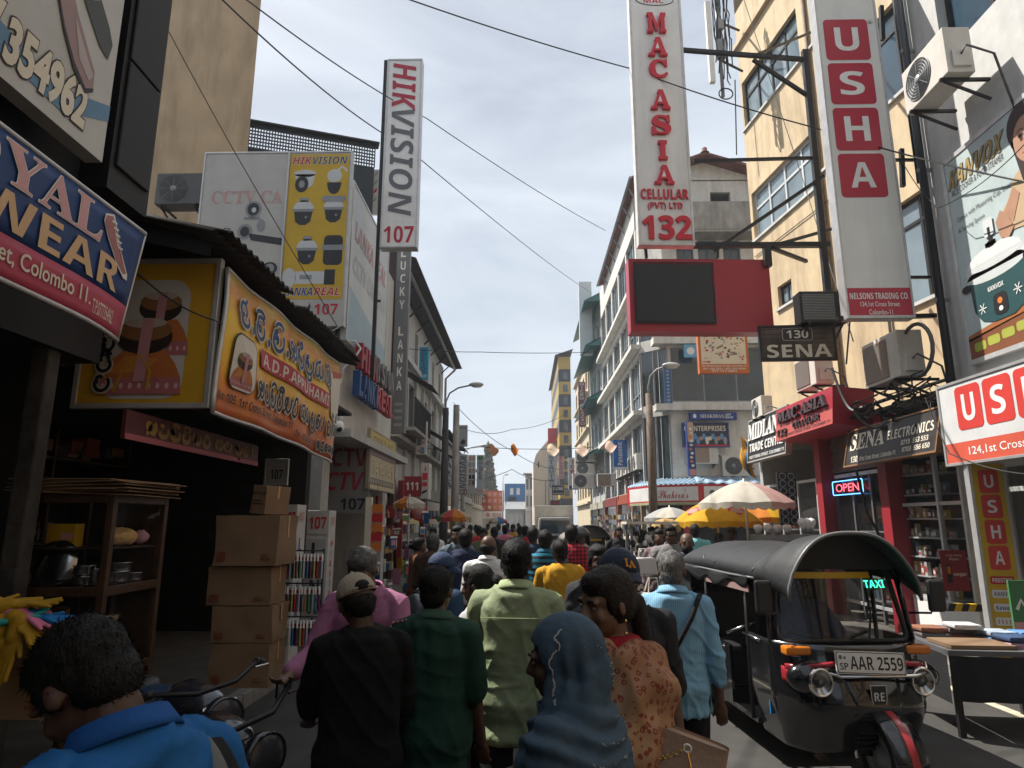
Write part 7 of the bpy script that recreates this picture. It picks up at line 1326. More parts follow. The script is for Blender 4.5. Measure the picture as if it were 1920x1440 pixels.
cable('far cable with hanging cloths across the street', [(770, 838, 24), (900, 838, 30), (1120, 838, 30)], .014, .1); cable('faint far cable sloping down to the right', [(850, 755, 40), (960, 845, 45), (1050, 880, 50)], .02, .3); cable('faint far cable rising to the right rooftops', [(860, 800, 45), (960, 805, 50), (1070, 770, 60)], .02, .4)
cable('cable drooping beneath the air conditioner over the electronics sign', [(1560, 690, 9.6), (1600, 770, 9.2), (1660, 790, 9.0)], .02, .15); cable('cable slack across the white fascia sign at the right', [(1735, 745, 8.6), (1780, 850, 8.0), (1940, 890, 7.0)], .008, .05); cable('cable crossing the rice cooker poster', [(1690, 300, 9), (1760, 390, 8.4), (1940, 250, 6.6)], .006, .1)
cable('thin cable running down the yellow wall', [(1395, 0, 16), (1500, 320, 14), (1600, 640, 11)], .01, .0); cable('cable hanging down the building corner near the antenna', [(1378, 150, 17.8), (1381, 290, 17.8)], .02, .0); cable('cable hooked over the SENA plank sign to the shop front below', [(1605, 880, 9.3), (1625, 960, 9.4), (1660, 1025, 9.6)], .02, .0)
cable('thin far cable across the street under the hanging cloths', [(840, 900, 40), (960, 880, 45), (1040, 900, 48)], .02, .3)
t = thing('drain_pipe', 'thick dark drain pipe down the edge of the white building', 'pipe', PX(1781, 695, 5.86)); MB().tube([(0, 0, -.6), (0, 0, 9)], .055, M('black_pipe', (.02, .024, .03), .4, noise=.1), 12).tube([(.02, .14, 2.9), (.02, .14, 9)], .03, M('black_pipe', (.02, .024, .03)), 8).build('tube', t); m = MB(); [m.box(-.07, .13, -.02, .02, z, z + .05, GREYP) for z in (1, 3, 5)]; m.build('clip', t)
t = thing('cable_bundle', 'tangle of black cables looped around the air conditioner brackets', 'cables', PX(1660, 740, 5.5)); m = MB()
for i in range(16):
    y0, y1 = random.uniform(-1.2, 1.4), random.uniform(-1.2, 1.4); z0_ = random.uniform(-.45, .25); m.tube([(random.uniform(-.1, .3), y0 + (y1 - y0) * k / 10, z0_ - .35 * math.sin(PI * k / 10) * random.uniform(.6, 1.1) + .02 * random.random()) for k in range(11)], random.uniform(.008, .02), SK, 5)
m.tube([(.1, -.75 + .38 * math.cos(a), .5 + .38 * math.sin(a)) for a in [PI * 2 * i / 20 for i in range(17)]], .028, SDG, 7); m.build('wires', t)['kind'] = 'stuff'
# cell antenna on the yellow building's corner
t = thing('cell_antenna', 'white panel antenna with a tangle of cables at the yellow building corner', 'antenna', PY(1350, 160, 17)); m = MB(); m.box(-.28, -.12, -.05, .1, .1, 2.8, SW); m.build('panel', t, bevel=.02)
m = MB(); m.cyl((.1, .1, -.3), (.1, .1, 3.2), .05, GREYP, 10).bar((.1, .1, 2.2), (.9, .6, 2.3), .05, .05, BLKF).bar((.1, .1, .9), (.9, .6, .9), .05, .05, BLKF).box(0, .22, -.05, .12, .9, 1.5, GREYP).box(.05, .2, -.12, 0, 1.8, 2.1, SG).build('mast', t); m = MB()
for i in range(14): x = random.uniform(-.05, .4); m.tube([(x, random.uniform(-.1, .1), 2.9 - k * .3 + random.uniform(-.05, .05)) if k else (x, 0, 2.9) for k in range(random.randint(6, 11))], .018, SK, 5)
m.tube([(.15 + .2 * math.sin(a), 0, -.1 - .35 * math.sin(a * .5) ** 2) for a in [PI * 2 * i / 14 for i in range(15)]], .02, SK, 5).build('cabling', t)
# cloths on the far cable
for i, (u, v, w_, c) in enumerate(((925, 842, 20, (.85, .58, .42)), (965, 842, 14, (.80, .45, .18)), (1037, 842, 22, (.88, .78, .68)), (1092, 843, 22, (.88, .76, .68)), (1145, 836, 20, (.88, .74, .66)))):
    p = PY(u, v, 30); t = thing('hanging_cloth', ['peach', 'orange', 'cream', 'apricot', 'salmon'][i] + ' translucent cloth hung on the cable across the street', 'cloth', p); s_ = w_ / 1240 * 30
    m_ = M('cloth_%d' % i, c, .9, noise=.05); translucent(m_, .7)
    MB().grid(lambda a, b: ((a - .5) * s_, .5 * (b - .5), .12 * math.sin(a * 5 + b * 2) - .28 * b + .1), 10, 6, m_).build('sheet', t, thick=.004)
# ================================================================== left-hand shop goods
CR = thing('display_case', 'dark wooden glass-fronted display case of pots and bundles on the left pavement', 'cabinet', (-3.52, 4.62, .13)); cw, cd, z0, z1 = .66, .72, .62, 1.88
m = MB()
for x in (0, cw - .05):
    for y in (0, cd - .05): m.box(x, x + .05, y, y + .05, 0, z1, WOOD)
for z in (z0, (z0 + z1) / 2 - .06, z1 - .06): m.box(.05, cw - .05, 0, .045, z, z + .06, WOOD).box(cw - .047, cw - .002, .05, cd - .05, z, z + .06, WOOD).box(0, .045, .05, cd - .05, z, z + .06, WOOD)
m.build('frame', CR, bevel=.004); MB().box(.05, cw - .05, .05, cd - .05, z0 + .01, z0 + .03, WOOD).box(.05, cw - .05, .05, cd - .05, 1.22, 1.24, WOOD).box(.05, cw - .05, .05, cd - .05, 1.5, 1.51, WOOD).build('shelf', CR); MB().box(0.06, cw - .06, cd - .03, cd - .01, z0, z1, WOOD).build('back_panel', CR)
MB().quad((.05, .02, z0 + .06), (cw - .05, .02, z0 + .06), (cw - .05, .02, z1 - .06), (.05, .02, z1 - .06), clear('case_glass', (.02, .025, .025), .18)).quad((cw - .02, .05, z0 + .06), (cw - .02, cd - .05, z0 + .06), (cw - .02, cd - .05, z1 - .06), (cw - .02, .05, z1 - .06), clear('case_glass')).build('glass', CR)
m = MB()
for i in range(9): m.box(-.06 - .02 * i % .05, cw + .10 - .03 * (i % 3), -.05 + .02 * (i % 2), cd + .03, z1 + .004 + i * .012, z1 + .011 + i * .012, CARD, Matrix.Translation((.3, .3, 1.9)) @ Matrix.Rotation(R(random.uniform(-6, 6)), 4, 'Z') @ Matrix.Rotation(R(random.uniform(-2, 2)), 4, 'Y') @ Matrix.Translation((-.3, -.3, -1.9)))
o = m.build('flattened_cardboard', None); o.location = CR.location; tag(o, 'layered flattened cardboard sheets lying on the wooden display case', 'cardboard')
STEEL = M('polished_steel', (.55, .55, .56), .18, 1.0, noise=.05)
def at_case(x, y, z): return CR.location + Vector((x, y, z))
t = thing('steel_plate', 'round steel plate standing on edge behind the case glass', 'plate', at_case(.2, .12, 1.245)); MB().lathe([(0, .02), (.12, .02), (.15, .0), (.165, -.012)], STEEL, (0, 0, .165), 32, Matrix.Rotation(R(78), 4, 'X')).build('dish', t)
for i, (x, y, z, r, h) in enumerate(((.42, .14, 1.245, .07, .07), (.42, .14, 1.318, .07, .07), (.53, .32, 1.245, .09, .09), (.54, .50, 1.245, .08, .07), (.50, .16, 1.245, .06, .12), (.55, .33, 1.337, .08, .06))):
    t = thing('steel_pot', ['small steel pot at the foot of the pile beside the standing plate', 'small steel pot stacked on another beside the standing plate', 'wide steel pot at the case corner', 'steel pot farthest along the case side', 'slim steel jar between the pots', 'shallow steel pan stacked on the wide pot'][i], 'pot', at_case(x, y, z)); MB().lathe([(0, 0), (r * .9, 0), (r, h * .3), (r * .97, h * .9), (r * 1.1, h), (r * 1.08, h + .004), (r * .9, h * .9), (r * .85, .01)], STEEL, n=24).build('vessel', t)
for i, (x, y, z, r, c, lab) in enumerate(((.52, .4, .66, (.10, .12, .12), (.55, .36, .18), 'tan cloth sack slumped in the lower case'), (.30, .3, .66, (.16, .18, .17), (.34, .25, .15), 'brown sack filling the lower left of the case'), (.53, .22, .90, (.08, .08, .05), (.62, .28, .40), 'pink folded cloth bundle in the case'), (.52, .35, 1.52, (.10, .12, .06), (.65, .42, .18), 'paper-wrapped bundle on the top shelf'), (.56, .55, 1.52, (.05, .05, .05), (.50, .28, .34), 'small pink bundle at the back of the top shelf'))):
    t = thing('bundle', lab, 'bundle', at_case(x, y, z)); b = MB(); b.ball((0, 0, r[2]), r, SK, 16); me = remesh(b, .012, 2); wrinkle(me, .012, (16, 16, 12)); skinobj(me, 'cloth', t, CLOTH('bundle_%d' % i, c))
t, a = board('box_label', 'bright yellow printed box on the top shelf of the case', 'box', at_case(.10, .16, 1.515), 0, .20, .16, .1, flat((.50, .30, .01))); a.rect(.55, .3, .95, .6, SPK, 1); fin(a, t, 'print')
t, a = board('packet', 'red and blue printed packet standing in the lower case', 'packet', at_case(.60, .18, .66), RL, .16, .26, .04, flat((.42, .05, .03))); a.ell(.5, .55, .25, .22, SLB, 1); a.rect(.1, .1, .9, .25, SOR, 1); fin(a, t, 'print')
def carton(label, u0, u1, v1, v0, Y, d=.42, rz=0, tilt=0):
    a = PY(u0, v1, Y); b = PY(u1, v1, Y); c = PY(u0, v0, Y); w = b.x - a.x; h = c.z - a.z; t = thing('carton', label, 'carton', (a.x, Y, a.z), R(rz), 'cartons stacked on the left pavement'); t.rotation_euler = (0, R(tilt), R(rz))
    m = MB(); sd_ = u0 * .1 + v0 * .37
    def dent(p): q = np.array([p]) * 6 + sd_; n_ = float(noise3(q)[0]); return (p[0] + .010 * n_, p[1] + .012 * n_, p[2] + .006 * float(noise3(q + 9)[0]) * (1 if p[2] > .01 else 0))
    for (o_, a_, b_) in (((0, 0, 0), (w, 0, 0), (0, 0, h - .004)), ((w, 0, 0), (0, d, 0), (0, 0, h - .004)), ((0, d, 0), (0, -d, 0), (0, 0, h - .004)), ((w, d, 0), (-w, 0, 0), (0, 0, h - .004)), ((0, 0, h - .004), (w, 0, 0), (0, d, 0)), ((0, d, 0), (w, 0, 0), (0, -d, 0))):
        m.grid(lambda x_, y_: dent(tuple(o_[k_] + a_[k_] * x_ + b_[k_] * y_ for k_ in range(3))), 10, 8, CARD)
    m.build('box', t); MB().box(w + .004, w + .006, d * .46, d * .54, h * .55, h, STN).box(-.001, w + .001, d * .46, d * .54, h + .002, h + .003, STN).build('tape', t)
    a = Art(-.012, w, h); a.rect(.06, .1, .20, .28, SBR, 0); a.rect(.75, .12, .9, .16, SBR, 0); a.rect(.75, .19, .86, .22, SBR, 0); a.build('print', t); return t
carton('lowest brown carton of the stack beside the display case', 388, 500, 1290, 1206, 6.3); carton('grey-lit carton second from the bottom of the stack', 394, 508, 1205, 1136, 6.3); carton('carton in the middle of the stack', 385, 505, 1135, 1062, 6.3); carton('wide carton second from the top catching the light on its end', 398, 518, 1061, 966, 6.25, .5)
t = carton('small carton tilted on top of the stack with printed lettering', 468, 500, 962, 908, 6.4, .35, -20, 4); a = Art(-.002, .3, .3); a.text('SINGER', .05, .6, .5, .1, SK, 's', 1); a.rect(.05, .4, .4, .43, SK, 1); a.rect(.05, .3, .5, .33, SK, 1); a.build('print', t).location = (0, 0, 0)
carton('tall brown carton at the far left edge under the gloves', -40, 74, 1350, 1180, 3.1, .5)
GLB = None
def glove(label, p, rot, col, nm):
    b = MB(); m_ = CLOTH(nm, col, .7)
    b.ball((0, 0, 0), (.045, .055, .018), m_, 12); 
    for i, (x, l) in enumerate(((-.033, .07), (-.012, .085), (.010, .08), (.031, .065))): caps(b, (x, .045, 0), (x * 1.3, .06 + l, -.008 * i), .011, .009, m_, 8)
    caps(b, (-.04, -.01, 0), (-.075, .035, .01), .012, .01, m_, 8); caps(b, (0, -.04, 0), (0, -.10, 0), .036, .042, m_, 12); t = thing('work_glove', label, 'glove', p); t.rotation_euler = Euler([R(q) for q in rot]); t['group'] = 'work gloves piled at the left edge'; skinobj(remesh(b, .006, 2), 'knit', t, m_)
q0 = PY(38, 1176, 3.0)
YG_ = (.27, .155, .008)
for i, (dx, dy, dz, rot, c, lab) in enumerate(((0, 0, .09, (10, 0, -80), YG_, 'topmost yellow glove of the pile, fingers to the right'), (-.10, .02, .10, (0, 10, -60), YG_, 'yellow glove at the top left of the pile'), (.04, -.02, .05, (-10, 0, -100), (.50, .14, .24), 'pink glove in the middle of the pile'), (.09, .0, .04, (0, 0, -95), (.01, .12, .32), 'blue glove in the middle of the pile'), (-.03, -.04, .03, (20, 0, -70), (.03, .28, .26), 'turquoise glove low in the pile'), (.08, -.06, .0, (-25, 0, -110), YG_, 'yellow glove drooping over the carton edge'), (-.05, -.08, -.06, (-60, 0, 190), YG_, 'yellow glove hanging fingers down the carton front'), (.03, -.08, -.07, (-70, 0, 170), YG_, 'second yellow glove hanging down the carton front'), (-.10, -.02, -.02, (0, 0, -85), (.03, .28, .26), 'turquoise glove at the left of the pile'))):
    glove(lab, q0 + Vector((dx, dy, dz)), rot, c, 'knit_%.2f_%.2f' % (c[0], c[1]))
# 107 cabinets
def cabinet(label, u0, u1, v0, Y, d, front, side):
    a = PY(u0, 1000, Y); b = PY(u1, 1000, Y); z = PY((u0 + u1) / 2, v0, Y).z; w = b.x - a.x; t = thing('display_cabinet', label, 'cabinet', (a.x, Y, .13)); h = z - .13; m_ = flat((.48, .48, .47), .45); MB().box(0, w, 0, d, 0, h, m_).build('body', t, bevel=.006)
    m = MB(); m.box(.02, w - .02, -.008, -.001, h - .34, h - .33, SG).box(.03, w - .03, -.006, -.001, .1, h - .40, flat((.36, .36, .36), .45)); m.build('door', t)
    A_ = Art(-.007, w, h); A_.text('107', .12, 1 - .26 / h, .76, .17 / h, SR, 'b', 2); A_.stack(front, .5, 1 - .45 / h, .1, .42, SK if 'L' in front[:1] else SB, 'b', gap=.3); A_.build('lettering', t)
    B_ = Art(-.003, d, h); B_.text('107', .2, 1 - .22 / h, .6, .13 / h, SPK, 'b', 1); B_.stack(side, .5, 1 - .42 / h, .12, .3, SR if side[0] == 'H' else SB, 'b', 1, gap=.6); o = B_.build('side_lettering', t); o.location = (w, 0, 0); o.rotation_euler = (0, 0, RL); return t
cabinet('white 107 cabinet with blue stacked letters, nearer of the two', 530, 555, 946, 8.6, .35, 'LANKA', 'LANKA'); cabinet('white 107 cabinet with black stacked letters and a red lettered side, farther of the two', 574, 616, 957, 9.6, .34, 'LANKA', 'HIKVISION')
# phone-cover rack
RK = thing('wire_rack', 'black wire rack hung with phone covers in three rows', 'rack', (PY(532, 1100, 6.9).x, 6.9, .13)); rx = PY(604, 1100, 6.9).x - RK.location.x; m = MB()
for x in (0, rx): m.tube([(x, 0, 0), (x, 0, 1.42)], .012, SK, 6)
for z in (1.40, 1.08, .76): m.tube([(0, 0, z), (rx, 0, z)], .008, SK, 6)
m.build('frame', RK); ccs = [(.32, .02, .03), (.02, .02, .022), (.05, .2, .1), (.02, .1, .2), (.38, .35, .1), (.36, .38, .45), (.25, .1, .05), (.4, .4, .4), (.12, .03, .1)]; cn = ['red', 'black', 'green', 'navy', 'yellow', 'pale', 'brown', 'white', 'plum']
pcs = {}
for r_, z in enumerate((1.40, 1.08, .76)):
    for i in range(11):
        k = (i * 5 + r_ * 3) % 9; loc = RK.location + Vector((.02 + (rx - .04) * i / 10, -.03, z - .27)); lab = '%s phone cover, %s from the left in the %s row of the wire rack' % (cn[k], ORD[i], ('top', 'middle', 'bottom')[r_])
        if k not in pcs:
            t = thing('phone_cover', lab, 'phone cover', loc, R(-62), 'phone covers on the wire rack'); MB().box(-.045, .045, -.008, .008, 0, .17, flat(ccs[k], .3)).build('case', t, bevel=.004); MB().box(-.045, .045, -.008, .008, .172, .24, SW).box(-.04, .04, -.0095, -.0081, .18, .21, SR).build('card', t); pcs[k] = t
        else: dup(pcs[k], loc, R(-62 + random.uniform(-12, 12)), lab)
# hanging toys and goods at the camera shop's far end
MB_ = None; hg = [(.5, .45, .4), (.45, .05, .05), (.5, .3, .02), (.02, .15, .35), (.35, .38, .36), (.03, .2, .1), (.5, .2, .3)]; hn = ['clear', 'red', 'yellow', 'blue', 'silvery', 'green', 'pink']
hv = sorted(random.uniform(935, 1110) for _ in range(42))
for i in range(42):
    k = i % 7; u = random.uniform(690, 800); v = hv[i]; Y = random.uniform(11.5, 14.5)
    p = PY(u, v, Y); t = thing('hanging_toy', '%s packaged toy hanging right of the CCTV panel, %s from the top of its colour' % (hn[k], ORD[i // 7]), 'toy', p, random.uniform(0, 3), 'packaged toys hung by the left shop'); s_ = random.uniform(.04, .10); hz_ = s_ * random.uniform(1, 2.0); b = MB(); b.box(-s_, s_, -.012, .012, -hz_, hz_, flat(tuple(q_ * .6 for q_ in hg[k]), .2)).box(-s_ * .7, s_ * .7, -.02, -.0125, -hz_ * .6, hz_ * .3, flat(hg[(k + 3) % 7], .3)).box(-s_, s_, -.0135, -.0121, hz_ * .6, hz_ * .95, SW).build('packet', t, bevel=.006); MB().tube([(0, 0, s_), (0, 0, s_ + .3)], .004, SK, 4).build('string', t)
t = thing('toy_stand', 'tall white pole stand with red and yellow packets at the left shop', 'stand', (PY(690, 1000, 11.5).x, 11.5, .13)); MB().box(-.05, .05, -.05, .05, 0, 2.1, SCRM).build('pole', t); m = MB()
for i in range(5): m.box(.06, .24, -.02, .02, 1.2 + i * .16, 1.34 + i * .16, (SOR, SR)[i % 2])
m.build('packets', t)['kind'] = 'stuff'
# ================================================================== right-hand ground floor
GF = thing('shop_row', 'row of small shops with red pillars and a corrugated canopy under the yellow building', 'shop', (5.95, 17.0, .13), RR); m = MB()
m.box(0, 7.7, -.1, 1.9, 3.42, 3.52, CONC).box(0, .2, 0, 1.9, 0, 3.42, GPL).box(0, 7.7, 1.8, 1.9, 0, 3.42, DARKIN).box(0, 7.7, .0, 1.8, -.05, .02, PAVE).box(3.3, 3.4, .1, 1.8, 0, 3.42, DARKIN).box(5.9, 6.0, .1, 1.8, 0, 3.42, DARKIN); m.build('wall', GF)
RP = flat((.27, .016, .025), .5)
for x in (3.72, 6.05): MB().box(x, x + .26, -.22, .06, 0, 3.42, RP).build('pillar', GF, bevel=.01)
m = MB(); corrugated(m, -.1, 7.8, -.38, .4, 3.54, 3.78, M('dark_corrugated', (.10, .10, .10), .6, .3, noise=.3, dirt=.5)); m.build('canopy', GF, thick=.006)
for x0, x1 in ((.3, 3.2), (4.05, 6.0)):
    f = MB(); n = 3
    for i in range(n + 1): q = x0 + (x1 - x0) * i / n; f.box(q - .025, q + .025, .0, .05, .02, 2.55, ALU if x0 < 1 else SDG)
    f.box(x0, x1, .0, .05, 2.5, 2.56, ALU).box(x0, x1, .0, .05, .25, .3, ALU); fo = f.build('shop_window', GF); MB().quad((x0, .03, .3), (x1, .03, .3), (x1, .03, 2.5), (x0, .03, 2.5), clear('shop_clear_glass', (.02, .02, .022), .45)).build('pane', fo)
m = MB()
for i in range(7): m.box(4.0, 6.03, -.01 + .02 * (i % 2), .06, 2.6 + i * .11, 2.6 + i * .11 + .105, SHUT)
m.build('shutter', GF, bevel=.01)
SCs = thing('glass_showcase', 'aluminium-framed glass showcase of packed shelves below the dark electronics sign', 'showcase', (5.95, 10.75, .13), RR); wS = 1.55; m = MB()
for x in (0, .95, wS - .05): m.box(x, x + .05, -.03, .03, .55, 3.0, ALU)
for z in (.55, 2.95): m.box(.05, wS - .05, -.025, .025, z, z + .05, ALU)
m.box(.05, wS - .05, -.02, .02, 1.92, 1.97, ALU).build('frame', SCs); m = MB(); m.box(0, wS, -.02, .6, 0, .55, SW); m.build('base', SCs, bevel=.01); m = MB()
for z in (.62, .9, 1.18, 1.46, 1.74, 2.1, 2.4, 2.7): m.box(.02, 1.0, .02, .4, z - .02, z, ALU)
m.build('shelf', SCs); MB().box(0, wS, .42, .45, .55, 3.0, DARKIN).build('back_panel', SCs); MB().quad((.05, .0, .6), (wS - .05, .0, .6), (wS - .05, .0, 2.95), (.05, .0, 2.95), clear('case_glass')).build('glass', SCs)
sc_cols = [((.45, .36, .2), 'tan'), ((.5, .5, .48), 'white'), ((.03, .03, .035), 'black'), ((.12, .2, .3), 'blue'), ((.38, .1, .05), 'red'), ((.25, .24, .22), 'grey'), ((.42, .32, .08), 'ochre')]; prot = {}
zs_ = [.62, .9, 1.18, 1.46, 1.74, 2.1, 2.4]
for r_, z in enumerate(zs_):
    x = .06; ng = 0
    while x < .93:
        k = random.randrange(7); s_ = random.uniform(.05, .10); loc = WM(SCs) @ Vector((x + s_ / 2, .07 + .08 * random.random(), z)); lab = '%s boxed gadget, %s from the left on the %s shelf of the showcase' % (sc_cols[k][1], ORD[ng], ('lowest', 'second', 'third', 'fourth', 'fifth', 'sixth', 'highest')[r_]); ng += 1
        if k not in prot:
            t = thing('boxed_gadget', lab, 'gadget', loc, RR, 'boxed gadgets in the showcase'); MB().box(-.04, .04, -.03, .03, 0, .16, flat(sc_cols[k][0], .4)).build('box', t); MB().box(-.03, .03, -.032, -.0305, .04, .11, SW if k != 1 else SR).build('print', t); prot[k] = t
        else: q = dup(prot[k], loc, RR, lab); q.scale = (s_ / .085, 1, random.uniform(.5, 1.25))
        x += s_ + random.uniform(.0, .02)
m = MB()   # goods in the two shop windows
for k in range(150):
    b_ = random.random() < .5; x = random.uniform(.4, 3.1) if b_ else random.uniform(4.1, 5.9); z = random.choice((.35, .75, 1.15, 1.55)); s_ = random.uniform(.06, .2); y = random.uniform(.3, .9); m.box(x, x + s_, y, y + .1, z, z + s_ * random.uniform(.8, 1.6), flat(random.choice(sc_cols)[0]))
for z in (.33, .73, 1.13, 1.53): m.box(.35, 3.2, .28, 1.0, z - .03, z - .005, ALU).box(4.05, 6.0, .28, 1.0, z - .03, z - .005, ALU)
m.build('window_goods', GF)['kind'] = 'stuff'
p = PX(1567, 931, 5.93); q = PX(1624, 931, 5.93); NE = thing('open_sign', 'red and blue neon OPEN sign glowing in the shop window', 'neon sign', (5.90, p.y, p.z), RR); w = p.y - q.y; h = .29; a = Art(-.01, w, h)
a.text('OPEN', .12, .25, .76, .5, M('neon_red', (.3, .02, .03), .4, noise=0, emit=(1, .09, .12), es=2.5), 'r', 1, off=-.004); a.build('letters', NE); m = MB(); m.tube([(.02, -.01, .02), (w - .02, -.01, .02), (w, -.01, .05), (w, -.01, h - .05), (w - .02, -.01, h - .02), (.02, -.01, h - .02), (0, -.01, h - .05), (0, -.01, .05)], .009, M('neon_blue', (.02, .1, .3), .4, noise=0, emit=(.12, .4, 1), es=2.2), 6, True); m.build('border', NE)
t = thing('speaker_panel', 'black panel drilled with rows of round speaker holes at the red pillar', 'panel', PY(1465, 985, 12.6)); w = .34; m = MB(); m.box(0, w, 0, .08, 0, .98, SK); m.build('board', t); m = MB()
for i in range(2):
    for j in range(7): m.lathe([(.05, .004), (.058, .012), (.066, .004)], GREYP, (.09 + i * .16, -.002, .09 + j * .135), 14, Matrix.Rotation(R(90), 4, 'X'))
m.build('rings', t)['kind'] = 'stuff'
# bulb stall
p = PY(1420, 1003, 11.2); q = PY(1540, 1003, 11.2); ST = thing('bulb_counter', 'grey counter displaying a row of white light bulbs', 'counter', (p.x, 11.2, 0)); w = q.x - p.x; MB().box(0, w, 0, .5, p.z - .09, p.z, GREYP).build('top', ST); m = MB(); [m.box(x, x + .05, y, y + .05, 0, p.z - .09, BLKF) for x in (0, w - .05) for y in (0, .45)]; m.build('legs', ST); MB().box(.05, w - .05, .02, .04, .1, p.z - .09, SDG).build('front_panel', ST)
b0 = None
for i in range(11):
    loc = Vector((p.x + .03 + w * .62 * i / 8, 11.3 + .1 * (i % 2), p.z)) if i < 8 else Vector((p.x + w * (.76 + .07 * (i - 8)), 11.3, p.z + .03)); s_ = 1 if i < 8 else 1.45
    lab = 'white light bulb on the counter, %s from the left' % ORD[i] if i < 8 else '%s larger white light bulb at the right end of the counter' % ORD[i - 8]
    if b0 is None: b0 = thing('light_bulb', lab, 'bulb', loc, 0, 'bulbs in the counter row'); MB().cyl((0, 0, 0), (0, 0, .05), .022, GREYP, 10).build('base', b0); MB().lathe([(.02, .05), (.03, .07), (.05, .10), (.052, .125), (.04, .155), (.0, .17)], M('bulb_white', (.78, .78, .78), .25, noise=0), n=16).build('globe', b0)
    else: c = dup(b0, loc, 0, lab, group='bulbs in the counter row' if i < 8 else 'large bulbs on the counter'); c.scale = (s_,) * 3
# folding table with folded clothes
TB = thing('market_table', 'low market table under cardboard and folded clothes beside the three-wheeler', 'table', (3.68, 6.2, 0), R(-6)); TB.scale = (.95, 1, 1.09); MB().box(0, 1.15, 0, .95, .62, .66, SDG).build('top', TB)
for x in (.05, 1.06):
    for y in (.05, .86): MB().box(x, x + .05, y, y + .05, 0, .62, BLKF).build('leg', TB)
m = MB(); m.grid(lambda a, b: (1.15 * a, -.012 + .012 * math.sin(a * 26), .62 - .34 * b), 30, 3, SHK('dark_tablecloth', (.02, .02, .022))).grid(lambda a, b: (-.012, .95 * a, .62 - .36 * b), 12, 3, SHK('dark_tablecloth', (.02, .02, .022))); m.build('cloth', TB)
TM = WM(TB)
def tloc(x, y, z): return TM @ Vector((x, y, z))
c = thing('cardboard_sheet', 'tan cardboard sheet laid flat on the market table', 'cardboard', tloc(.06, .05, .665), R(-4)); MB().box(0, .55, 0, .42, 0, .03, CARD).build('sheet', c)
fc = [((.10, .22, .42), 'blue'), ((.36, .42, .50), 'pale blue'), ((.04, .07, .14), 'navy'), ((.42, .26, .32), 'pink'), ((.5, .5, .5), 'white'), ((.22, .10, .06), 'brown'), ((.14, .13, .13), 'charcoal')]
spots = [(.62, .12, 0, 3), (.62, .12, 1, 2), (.90, .12, 0, 2), (.90, .12, 1, 0), (.90, .12, 2, 1), (.62, .42, 0, 0), (.62, .42, 1, 1), (.90, .42, 0, 1), (.90, .42, 1, 0), (.9, .68, 0, 4), (.62, .68, 0, 1), (.34, .60, 0, 5), (.34, .60, 1, 6), (.08, .62, 0, 6), (.08, .62, 1, 5), (.34, .3 + .2, 2, 4)]
for i, (x, y, k, ci) in enumerate(spots):
    lab = 'folded %s shirt on the market table, %s in its pile at the %s' % (fc[ci][1], ('lowest', 'second', 'topmost')[k], 'front right' if x > .5 and y < .3 else 'back right' if x > .5 and y > .6 else 'middle right' if x > .5 else 'back left'); t = thing('folded_shirt', lab, 'shirt', tloc(x, y, .665 + k * .045), R(-6 + random.uniform(-5, 5)))
    m = MB(); m.grid(lambda a, b: (.25 * a, .01 * math.sin(a * 9) + .004, .04 * b), 8, 3, SHK('fold_' + fc[ci][1].replace(' ', '_'), fc[ci][0])).box(0, .25, .008, .26, .002, .04, SHK('fold_' + fc[ci][1].replace(' ', '_'), fc[ci][0])); m.build('cloth', t, bevel=.012)
t, a = board('green_board', 'green hand-painted board edging into the picture at the right', 'sign', PY(1903, 1180, 6.3), R(-10), .4, .42, .03, SGN); a.line([(.1, .4), (.2, .6), (.3, .4), (.35, .55), (.5, .4)], .03, SW, 1); a.rect(0, 0, 1, .15, SPK, 1); fin(a, t)
# headphone stall and cartons in the middle distance
HS_ = thing('market_stall', 'small street stall with a pale sheet top crammed with black electronics', 'stall', (PY(1182, 1000, 10.6).x, 10.6, 0)); w = .62
MB().box(-.05, w + .1, -.15, .6, 1.78, 1.82, SCRM).build('canopy', HS_); m = MB(); [m.box(x, x + .04, y, y + .04, 0, 1.78, GREYP) for x in (0, w - .04) for y in (0, .5)]; m.build('posts', HS_); MB().box(0, w, .0, .5, .78, .82, WOOD).build('shelf', HS_); m = MB()
for i in range(260): s_ = random.uniform(.015, .045); m.ball((random.uniform(.02, w), random.uniform(-.05, .3), random.uniform(.9, 1.7)), (s_, s_, s_ * 1.4), random.choice((SK, SDG, SK, SG, SW)), 6)
for i in range(120): s_ = random.uniform(.015, .03); m.ball((random.uniform(-.02, .18), -.05, random.uniform(.3, 1.3)), s_, random.choice((SCRM, SW, SG)), 6)
m.build('goods', HS_)['kind'] = 'stuff'; MB().box(.22, w, .05, .45, 0, .74, CARD).build('carton_base', HS_, bevel=.01)
t = thing('sack_load', 'tan wrapped load carried above the heads by the grey-white umbrella', 'sack', PY(1250, 1003, 11.5)); b = MB(); b.ball((0, 0, .12), (.24, .2, .13), SK, 16); me = remesh(b, .025, 2); wrinkle(me, .03, (9, 9, 9)); skinobj(me, 'cloth', t, CLOTH('tan_wrap', (.42, .27, .12)))
